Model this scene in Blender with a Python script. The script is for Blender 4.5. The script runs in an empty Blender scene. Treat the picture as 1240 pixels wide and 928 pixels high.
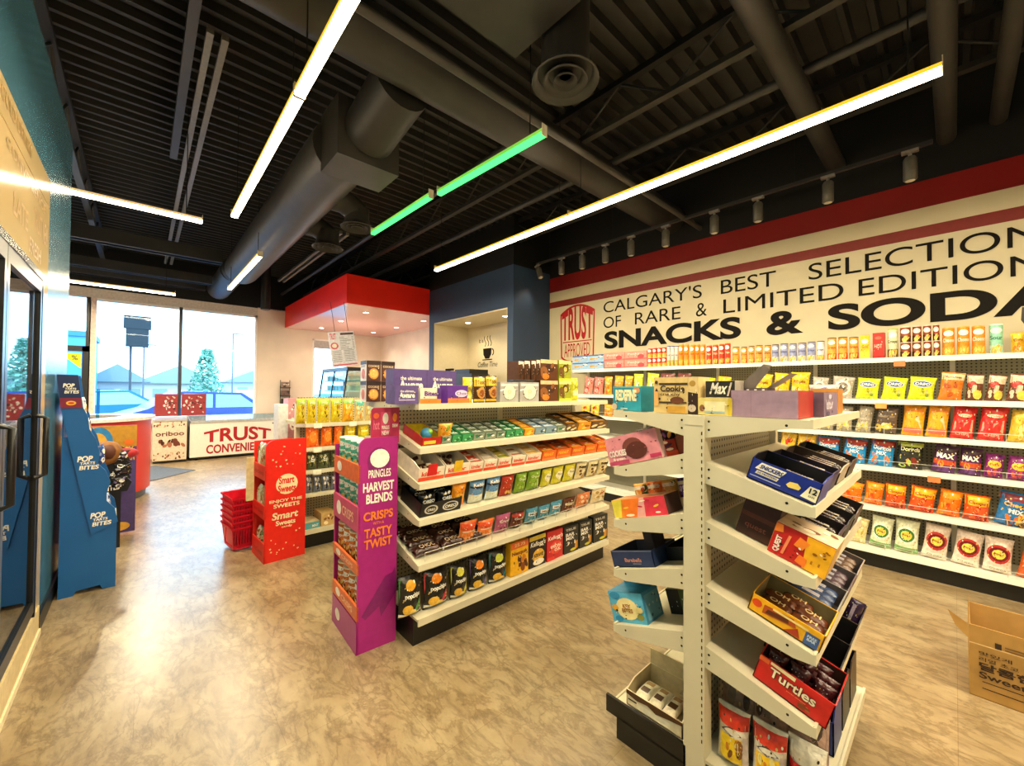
import bpy, math, random
from math import sin, cos, pi, radians as rad, sqrt
from mathutils import Vector, Matrix, Euler
SC = bpy.context.scene
COL = SC.collection
# ------------------------------------------------------------------ materials
def lin(c):
    c = c.lstrip('#')
    r = [int(c[i:i+2], 16)/255 for i in (0, 2, 4)]
    return tuple((v/12.92 if v <= .04045 else ((v+.055)/1.055)**2.4) for v in r)
MC = {}
def P(hexc, rough=.45, metal=0., vary=.12, spec=.4, scale=30., emis=None, es=0., bump=0.):
    """plain printed / painted surface with a little procedural variation"""
    k = (hexc, rough, metal, vary, spec, scale, emis, es, bump)
    if k in MC: return MC[k]
    m = bpy.data.materials.new('paint_%s_%d' % (hexc.strip('#'), len(MC))); m.use_nodes = True
    nt = m.node_tree; b = nt.nodes['Principled BSDF']
    c = lin(hexc)
    b.inputs['Roughness'].default_value = rough; b.inputs['Metallic'].default_value = metal
    b.inputs['Specular IOR Level'].default_value = spec
    if vary > 0:
        tc = nt.nodes.new('ShaderNodeTexCoord'); n = nt.nodes.new('ShaderNodeTexNoise')
        n.inputs['Scale'].default_value = scale; n.inputs['Detail'].default_value = 2
        r = nt.nodes.new('ShaderNodeValToRGB')
        r.color_ramp.elements[0].position = .3; r.color_ramp.elements[1].position = .7
        r.color_ramp.elements[0].color = (*[v*(1-vary) for v in c], 1)
        r.color_ramp.elements[1].color = (*[min(1, v*(1+vary)) for v in c], 1)
        nt.links.new(tc.outputs['Object'], n.inputs['Vector']); nt.links.new(n.outputs['Fac'], r.inputs['Fac'])
        nt.links.new(r.outputs['Color'], b.inputs['Base Color'])
    else:
        b.inputs['Base Color'].default_value = (*c, 1)
    if bump:
        tc = nt.nodes.new('ShaderNodeTexCoord'); n2 = nt.nodes.new('ShaderNodeTexNoise'); n2.inputs['Scale'].default_value = 26; n2.inputs['Detail'].default_value = 3; n2.inputs['Distortion'].default_value = .8
        bp = nt.nodes.new('ShaderNodeBump'); bp.inputs['Strength'].default_value = bump; bp.inputs['Distance'].default_value = .02
        nt.links.new(tc.outputs['Object'], n2.inputs['Vector']); nt.links.new(n2.outputs['Fac'], bp.inputs['Height']); nt.links.new(bp.outputs[0], b.inputs['Normal'])
    if emis:
        b.inputs['Emission Color'].default_value = (*lin(emis), 1); b.inputs['Emission Strength'].default_value = es
    MC[k] = m
    return m
def G(hexc): return P(hexc, .26, 0., .2, .55, 45., None, 0., .38)          # glossy film
def E(hexc, s):
    k = ('E', hexc, s)
    if k not in MC:
        m = bpy.data.materials.new('light_%s' % hexc.strip('#')); m.use_nodes = True
        nt = m.node_tree; nt.nodes.remove(nt.nodes['Principled BSDF'])
        e = nt.nodes.new('ShaderNodeEmission'); e.inputs['Color'].default_value = (*lin(hexc), 1); e.inputs['Strength'].default_value = s
        nt.links.new(e.outputs[0], nt.nodes['Material Output'].inputs['Surface']); MC[k] = m
    return MC[k]
def glass(name, tint, refl, rough=.02):
    k = ('glass', name)
    if k in MC: return MC[k]
    m = bpy.data.materials.new(name); m.use_nodes = True; nt = m.node_tree
    nt.nodes.remove(nt.nodes['Principled BSDF'])
    t = nt.nodes.new('ShaderNodeBsdfTransparent'); t.inputs[0].default_value = (*lin(tint), 1)
    g = nt.nodes.new('ShaderNodeBsdfGlossy'); g.inputs['Roughness'].default_value = rough
    mx = nt.nodes.new('ShaderNodeMixShader'); mx.inputs[0].default_value = refl
    nt.links.new(t.outputs[0], mx.inputs[1]); nt.links.new(g.outputs[0], mx.inputs[2])
    nt.links.new(mx.outputs[0], nt.nodes['Material Output'].inputs['Surface']); MC[k] = m
    return m
# ------------------------------------------------------------------ text outlines
TXT = {}; RES = [3]
def glyphs(s, bold=0., spacing=1.):
    k = (s, bold, RES[0])
    if k in TXT: return TXT[k]
    cu = bpy.data.curves.new('txt', 'FONT'); cu.body = s; cu.offset = bold; cu.resolution_u = RES[0]; cu.space_character = spacing
    cu.align_x = 'CENTER'; cu.space_line = .85
    o = bpy.data.objects.new('txt', cu); COL.objects.link(o)
    dg = bpy.context.evaluated_depsgraph_get()
    me = bpy.data.meshes.new_from_object(o.evaluated_get(dg))
    vs = [(v.co.x, v.co.y) for v in me.vertices]; fs = [tuple(p.vertices) for p in me.polygons]
    bpy.data.objects.remove(o); bpy.data.curves.remove(cu); bpy.data.meshes.remove(me)
    if vs:
        x0 = min(v[0] for v in vs); x1 = max(v[0] for v in vs); y0 = min(v[1] for v in vs); y1 = max(v[1] for v in vs)
        vs = [((x-x0)/max(1e-6, x1-x0), (y-y0)/max(1e-6, y1-y0)) for x, y in vs]
    TXT[k] = (vs, fs)
    return TXT[k]
# ------------------------------------------------------------------ mesh builder
class MB:
    def __init__(s): s.v = []; s.f = []; s.m = []; s.mats = []; s.sm = []
    def mi(s, m):
        if isinstance(m, str): m = P(m, .4)
        if m not in s.mats: s.mats.append(m)
        return s.mats.index(m)
    def add(s, vs, fs, m, smooth=False):
        b = len(s.v); i = s.mi(m); s.v += [tuple(v) for v in vs]
        for f in fs: s.f.append(tuple(b+k for k in f)); s.m.append(i); s.sm.append(smooth)
        return s
    def box(s, x0, x1, y0, y1, z0, z1, m, M=None):
        vs = [Vector((x, y, z)) for z in (z0, z1) for y in (y0, y1) for x in (x0, x1)]
        if M: vs = [M @ v for v in vs]
        return s.add(vs, [(0, 2, 3, 1), (4, 5, 7, 6), (0, 1, 5, 4), (2, 6, 7, 3), (0, 4, 6, 2), (1, 3, 7, 5)], m)
    def quad(s, a, b, c, d, m): return s.add([a, b, c, d], [(0, 1, 2, 3)], m)
    def prism(s, pts, fn0, fn1, m, cap=True, smooth=False):
        """pts 2-D outline; fn0/fn1 map (a,b) to 3-D end caps"""
        n = len(pts); vs = [fn0(*p) for p in pts]+[fn1(*p) for p in pts]
        s.add(vs, [(i, (i+1) % n, n+(i+1) % n, n+i) for i in range(n)], m, smooth)
        if cap: s.add(vs, [tuple(range(n)), tuple(range(2*n-1, n-1, -1))], m)
        return s
    def tube(s, path, r, m, n=10, cap=True, smooth=True):
        path = [Vector(p) for p in path]; rings = []
        for i, p in enumerate(path):
            d = (path[min(i+1, len(path)-1)]-path[max(i-1, 0)]).normalized()
            a = d.orthogonal().normalized() if i == 0 else (a-d*a.dot(d)).normalized()
            b = d.cross(a); rr = r[i] if isinstance(r, (list, tuple)) else r
            rings.append([p+(a*cos(2*pi*k/n)+b*sin(2*pi*k/n))*rr for k in range(n)])
        vs = [v for q in rings for v in q]; L = len(rings)
        s.add(vs, [(i*n+k, i*n+(k+1) % n, (i+1)*n+(k+1) % n, (i+1)*n+k) for i in range(L-1) for k in range(n)], m, smooth)
        if cap: s.add(vs, [tuple(range(n)), tuple((L-1)*n+k for k in range(n))], m)
        return s
    def lathe(s, prof, c, m, n=20, smooth=True, cap=True):
        vs = [(c[0]+r*cos(2*pi*k/n), c[1]+r*sin(2*pi*k/n), c[2]+z) for r, z in prof for k in range(n)]
        L = len(prof)
        s.add(vs, [(i*n+k, i*n+(k+1) % n, (i+1)*n+(k+1) % n, (i+1)*n+k) for i in range(L-1) for k in range(n)], m, smooth)
        if cap: s.add(vs, [tuple(range(n)), tuple((L-1)*n+k for k in range(n))], m)
        return s
    def blob(s, c, rx, ry, rz, m, n=8, k=5):
        vs = []; fs = []
        for i in range(k+1):
            t = pi*i/k
            for j in range(n): vs.append((c[0]+rx*sin(t)*cos(2*pi*j/n), c[1]+ry*sin(t)*sin(2*pi*j/n), c[2]+rz*cos(t)))
        for i in range(k):
            for j in range(n): fs.append((i*n+j, i*n+(j+1) % n, (i+1)*n+(j+1) % n, (i+1)*n+j))
        return s.add(vs, fs, m, True)
    # printed marks laid on a surface: F(u,v,eps) -> 3-D point
    def marks(s, F, ds, eps=.0012):
        for k, d in enumerate(ds):
            e = eps+k*.00035; t = d[0]
            if t == 'r':
                _, u0, v0, u1, v1, c = d[:6]; n = 6
                vs = [F(u0+(u1-u0)*i/n, v0+(v1-v0)*j/n, e) for j in range(n+1) for i in range(n+1)]
                s.add(vs, [(j*(n+1)+i, j*(n+1)+i+1, (j+1)*(n+1)+i+1, (j+1)*(n+1)+i) for j in range(n) for i in range(n)], c, True)
            elif t == 'e':
                _, u, v, ru, rv, c = d[:6]; n = 18
                vs = [F(u, v, e)]+[F(u+ru*q*cos(2*pi*i/n), v+rv*q*sin(2*pi*i/n), e) for q in (.5, 1) for i in range(n)]
                s.add(vs, [(0, 1+i, 1+(i+1) % n) for i in range(n)]+[(1+i, 1+n+i, 1+n+(i+1) % n, 1+(i+1) % n) for i in range(n)], c, True)
            elif t == 'p':
                s.add([F(u, v, e) for u, v in d[1]], [tuple(range(len(d[1])))], d[2])
            elif t == 't':
                _, tx, u0, v0, u1, v1, c = d[:7]; bold = d[7] if len(d) > 7 else .012; sk = d[8] if len(d) > 8 else 0.
                vs, fs = glyphs(tx, bold)
                s.add([F(u0+(u1-u0)*a+sk*b*(v1-v0), v0+(v1-v0)*b, e+.0008) for a, b in vs], fs, c)
            elif t == 'tr':     # word turned to read upwards
                _, tx, u0, v0, u1, v1, c = d[:7]
                vs, fs = glyphs(tx, d[7] if len(d) > 7 else .012)
                s.add([F(u1-(u1-u0)*b, v0+(v1-v0)*a, e+.0008) for a, b in vs], fs, c)
            elif t == 'arch':   # word whose foot is straight and whose head bows
                _, tx, u0, v0, u1, v1, c, bow = d[:8]
                vs, fs = glyphs(tx, .03)
                s.add([F(u0+(u1-u0)*a, v0+(v1-v0)*b*(1-bow*(2*a-1)**2), e+.0008) for a, b in vs], fs, c)
            elif t == 'b':
                _, seed, n, u0, v0, u1, v1, sz, cs = d[:9]; R = random.Random(seed)
                for _i in range(n):
                    u = R.uniform(u0, u1); v = R.uniform(v0, v1); r = sz*R.uniform(.6, 1.3); a0 = R.uniform(0, 6.28); q = R.uniform(.45, 1.)
                    asp = d[9] if len(d) > 9 else 1.
                    pts = []
                    for i in range(8):
                        a = 2*pi*i/8; x = r*cos(a); y = r*q*sin(a)
                        uu = min(.5, max(-.5, u+x*cos(a0)-y*sin(a0))); vv = min(.99, max(.01, v+(x*sin(a0)+y*cos(a0))*asp)); pts.append(F(uu, vv, e+_i*.00004))
                    s.add(pts, [tuple(range(8))], cs[R.randrange(len(cs))])
        return s
    def mesh(s, name='m'):
        me = bpy.data.meshes.new(name); me.from_pydata(s.v, [], s.f)
        for m in s.mats: me.materials.append(m)
        me.polygons.foreach_set('material_index', s.m); me.polygons.foreach_set('use_smooth', s.sm); me.update()
        return me
    def build(s, name, parent=None, **kw): return obj(name, s.mesh(name), parent, **kw)
# ------------------------------------------------------------------ scene bookkeeping
def obj(name, me, parent=None, loc=None, rot=None, scale=None):
    o = bpy.data.objects.new(name, me); COL.objects.link(o)
    if parent: o.parent = parent
    if loc: o.location = loc
    if rot: o.rotation_euler = rot
    if scale: o.scale = scale
    return o
def tag(o, label=None, cat=None, group=None, kind=None):
    if label: o['label'] = label
    if cat: o['category'] = cat
    if group: o['group'] = group
    if kind: o['kind'] = kind
    return o
def thing(name, label, cat, loc=(0, 0, 0), rot=(0, 0, 0), group=None):
    o = bpy.data.objects.new(name, None); COL.objects.link(o); o.location = loc; o.rotation_euler = rot
    o.empty_display_size = .1
    return tag(o, label, cat, group)
def struct(name, mb, label=None, cat=None):
    o = mb.build(name); return tag(o, label or name.replace('_', ' '), cat or name.split('_')[0], None, 'structure')
ORD = 'first second third fourth fifth sixth seventh eighth ninth tenth eleventh twelfth thirteenth fourteenth fifteenth sixteenth seventeenth eighteenth nineteenth twentieth'.split()
PEND = {}
def later(o, desc, cat, place, frm, key, group):
    """label settled at the end, once it is known how many of a kind stand in the row"""
    o['category'] = cat; o['group'] = group
    if place.startswith('on the '): place = place[7:]
    if frm == 'the magenta display': frm = 'the magenta end'
    PEND.setdefault((desc, place, frm), []).append((key, o))
def settle():
    for (desc, place, frm), L in PEND.items():
        L.sort(key=lambda t: t[0])
        for i, (_, o) in enumerate(L):
            o['label'] = ('%s, %s' % (desc, place)) if len(L) == 1 else '%s %s from %s, %s' % (ORD[i], desc, frm, place)
def copy_tree(o, parent=None):
    c = o.copy(); COL.objects.link(c); c.parent = parent
    for ch in list(o.children): copy_tree(ch, c)
    return c
def curve_flat(pts, n=6):
    return pts

# ------------------------------------------------------------------ package shapes (front face at y=0 looking to -y, base at z=0)
def flatF(w, h, y=0.): return lambda u, v, e: (u*w, y-e, v*h)
def m_box(w, d, h, base, ds=(), side=None, sds=(), top=None, tds=()):
    b = MB(); b.box(-w/2, w/2, 0, d, 0, h, base)
    if side:
        b.box(w/2, w/2+.0006, .0, d, 0, h, side); b.box(-w/2-.0006, -w/2, .0, d, 0, h, side)
    if top: b.box(-w/2, w/2, 0, d, h, h+.0006, top)
    b.marks(flatF(w, h), list(ds)+([('b', 61, 9, -.42, .05, .42, .9, .03, [P('#f2ead8'), P('#2a2018')])] if w < .19 and d < .15 else []))
    if sds:
        b.marks(lambda u, v, e: (-w/2-.001-e, d/2-u*d, v*h), sds); b.marks(lambda u, v, e: (w/2+.001+e, d/2+u*d, v*h), sds)
    if tds: b.marks(lambda u, v, e: (u*w, d/2+(v-.5)*d, h+.001+e), tds)
    return b.mesh('carton')
def m_bag(w, h, t, base, ds=(), seed=1, crimp=None, back=None):
    R = random.Random(seed); p1, p2 = R.uniform(0, 6), R.uniform(0, 6)
    def T(u, v):
        a = max(0., 1-abs(2*u)**2.6); q = max(0., min(v/.16, (1-v)/.16, 1.)); q = sin(q*pi/2)
        wr = 1+.10*sin(9*u+p1+3*v)*sin(7*v+p2)
        edge = .05*sin(26*u+p1)*max(0., 1-min(v, 1-v)/.25)
        return t/2*(a**.75*q*wr*(.85+.15*sin(pi*v)))+.002+abs(edge)*t*.4*a
    def W(v): return w*(1-.1*sin(pi*v)**.6)
    b = MB(); nu, nv = 12, 14
    for sgn, m in ((-1, base), (1, back or base)):
        vs = [((i/nu-.5)*W(j/nv), t/2+sgn*T(i/nu-.5, j/nv), j/nv*h) for j in range(nv+1) for i in range(nu+1)]
        fs = [(j*(nu+1)+i, j*(nu+1)+i+1, (j+1)*(nu+1)+i+1, (j+1)*(nu+1)+i) for j in range(nv) for i in range(nu)]
        b.add(vs, fs, m, True)
    F = lambda u, v, e: (u*W(v), t/2-T(u, v)-e-.0015, v*h)
    cr = crimp or base
    b.marks(F, [('r', -.5, 0, .5, .05, cr), ('r', -.5, .95, .5, 1, cr)]+list(ds)+[('b', seed+50, 18, -.42, .07, .42, .93, .028, [G('#f2ead8'), G('#2a2018'), G('#d8b46a')])], .0012)
    return b.mesh('pouch')
def m_can(r, h, base, lid, ds=(), n=20):
    b = MB(); c = (0, r, 0)
    b.lathe([(r, .0), (r, h*.955)], c, base, n)
    F = lambda u, v, e: ((r+e)*sin(u*3.0), r-(r+e)*cos(u*3.0), v*h*.955)
    b.marks(F, ds, .0008)
    me = b.mesh('can_body')
    l = MB(); l.lathe([(r*1.03, h*.955), (r*1.03, h*.995), (r*.93, h)], c, lid, n)
    return me, l.mesh('can_lid')
def m_tray(w, d, h, out, inn, ds=(), fh=None, sds=(), th=.004):
    """open-topped shelf carton: front wall may be cut low"""
    fh = fh or h; b = MB()
    b.box(-w/2, w/2, 0, d, 0, th, inn)
    b.box(-w/2, w/2, 0, th, 0, fh, out); b.box(-w/2, w/2, d-th, d, 0, h, out)
    for s in (-1, 1):
        x0 = -w/2 if s < 0 else w/2-th
        pts = [(0, 0), (d, 0), (d, h), (d*.30, h), (0, fh)]
        b.prism(pts, lambda a, c: (x0, a, c), lambda a, c: (x0+th, a, c), out)
        xi = -w/2+th+.0006 if s < 0 else w/2-th-.0006
        b.add([(xi, a, c*.985) for a, c in pts], [tuple(range(5))], inn)
    b.quad((-w/2+th, th+.0006, th), (w/2-th, th+.0006, th), (w/2-th, th+.0006, fh*.98), (-w/2+th, th+.0006, fh*.98), inn)
    b.quad((-w/2+th, d-th-.0006, th), (w/2-th, d-th-.0006, th), (w/2-th, d-th-.0006, h*.98), (-w/2+th, d-th-.0006, h*.98), inn)
    b.marks(flatF(w, fh), ds)
    if sds: b.marks(lambda u, v, e: (-w/2-e, d/2-u*d, v*h), sds)
    return b.mesh('tray')
def m_bar(l, w, t, base, ds=()):
    """flow-wrapped bar lying flat, long along x, mark on its upper face"""
    b = MB(); nu, nv = 12, 6
    def Tt(u, v): return t/2*max(0., 1-abs(2*v)**3)**.5*max(0.04, min(1., (.5-abs(u))/.09))
    for sgn in (1, -1):
        vs = [((i/nu-.5)*l, (j/nv)*w, t/2+sgn*Tt(i/nu-.5, j/nv-.5)) for j in range(nv+1) for i in range(nu+1)]
        b.add(vs, [(j*(nu+1)+i, j*(nu+1)+i+1, (j+1)*(nu+1)+i+1, (j+1)*(nu+1)+i) for j in range(nv) for i in range(nu)], base, True)
    b.marks(lambda u, v, e: (u*l, v*w, t/2+Tt(u, v-.5)+e), ds)
    return b.mesh('bar')
WH = '#f4efe2'; BK = '#15130f'; CREAM = '#e9d9a8'
def ds_chip(top, word, wc, food, seed, ovc=None, low=None, word2=None):
    d = []
    if top: d.append(('r', -.5, .68, .5, .95, G(top)))
    if low: d.append(('r', -.5, .05, .5, .36, G(low)))
    d.append(('b', seed, 9, -.36, .1, .36, .42, .13, [G(c) for c in food]))
    if ovc: d.append(('e', 0, .62, .36, .13, G(ovc)))
    if word: d.append(('t', word, -.34, .56, .34, .7, G(wc), .02))
    if word2: d.append(('t', word2, -.25, .43, .25, .53, G(wc), .02))
    return d
MESH = {}
def style(k):
    """(mesh or (body,lid), w, depth, h, object name, category, description)"""
    if k in MESH: return MESH[k]
    me = STYLES[k](); MESH[k] = me
    return me
def _can(base, lid, band, wc, desc, word='Crisps', h=.24, r=.037):
    def f():
        ds = [('r', -.5, .0, .5, .32, G(band)), ('e', 0, .82, .3, .1, G(WH)), ('t', word, -.32, .5, .32, .64, G(wc), .02), ('b', 3, 5, -.3, .08, .3, .28, .12, [G('#f0c35a'), G('#e8a23a')])]
        return (m_can(r, h, G(base), P(lid, .35), ds), 2*r, 2*r, h, 'crisp_can', 'can', desc)
    return f
def _sm(base, band, desc, h=.118):
    def f():
        ds = [('r', -.5, .0, .5, .42, G(band)), ('e', 0, .72, .3, .16, G(WH)), ('b', 5, 4, -.3, .1, .3, .36, .14, [G('#f0c35a'), G('#e8702a')])]
        return (m_can(.034, h, G(base), P('#d8d2c4', .35), ds), .068, .068, h, 'snack_can', 'can', desc)
    return f
def _bag(base, desc, ds, w=.16, h=.22, t=.11, name='chip_bag', cat='bag', seed=1, crimp=None):
    return lambda: (m_bag(w, h, t, G(base), ds() if callable(ds) else ds, seed, G(crimp) if crimp else None), w, t, h, name, cat, desc)
def _box(base, desc, ds=(), w=.1, d=.07, h=.12, name='carton', cat='box', side=None, sds=(), top=None, tds=()):
    return lambda: (m_box(w, d, h, P(base, .4), ds() if callable(ds) else ds, P(side, .4) if side else None, sds() if callable(sds) else sds, P(top, .4) if top else None, tds() if callable(tds) else tds), w, d, h, name, cat, desc)
ring = lambda c1, c2, c3: (lambda: [('e', 0, .56, .44, .27, G(c1)), ('e', 0, .56, .36, .2, G(c2)), ('e', 0, .56, .25, .13, G('#f0cf52')), ('t', 'Rings', -.17, .52, .17, .6, G('#7c2a16'), .02), ('r', -.5, .05, .5, .2, G(c3)), ('t', 'CHIPS', -.3, .1, .3, .16, G('#8a7a5a'))])
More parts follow.
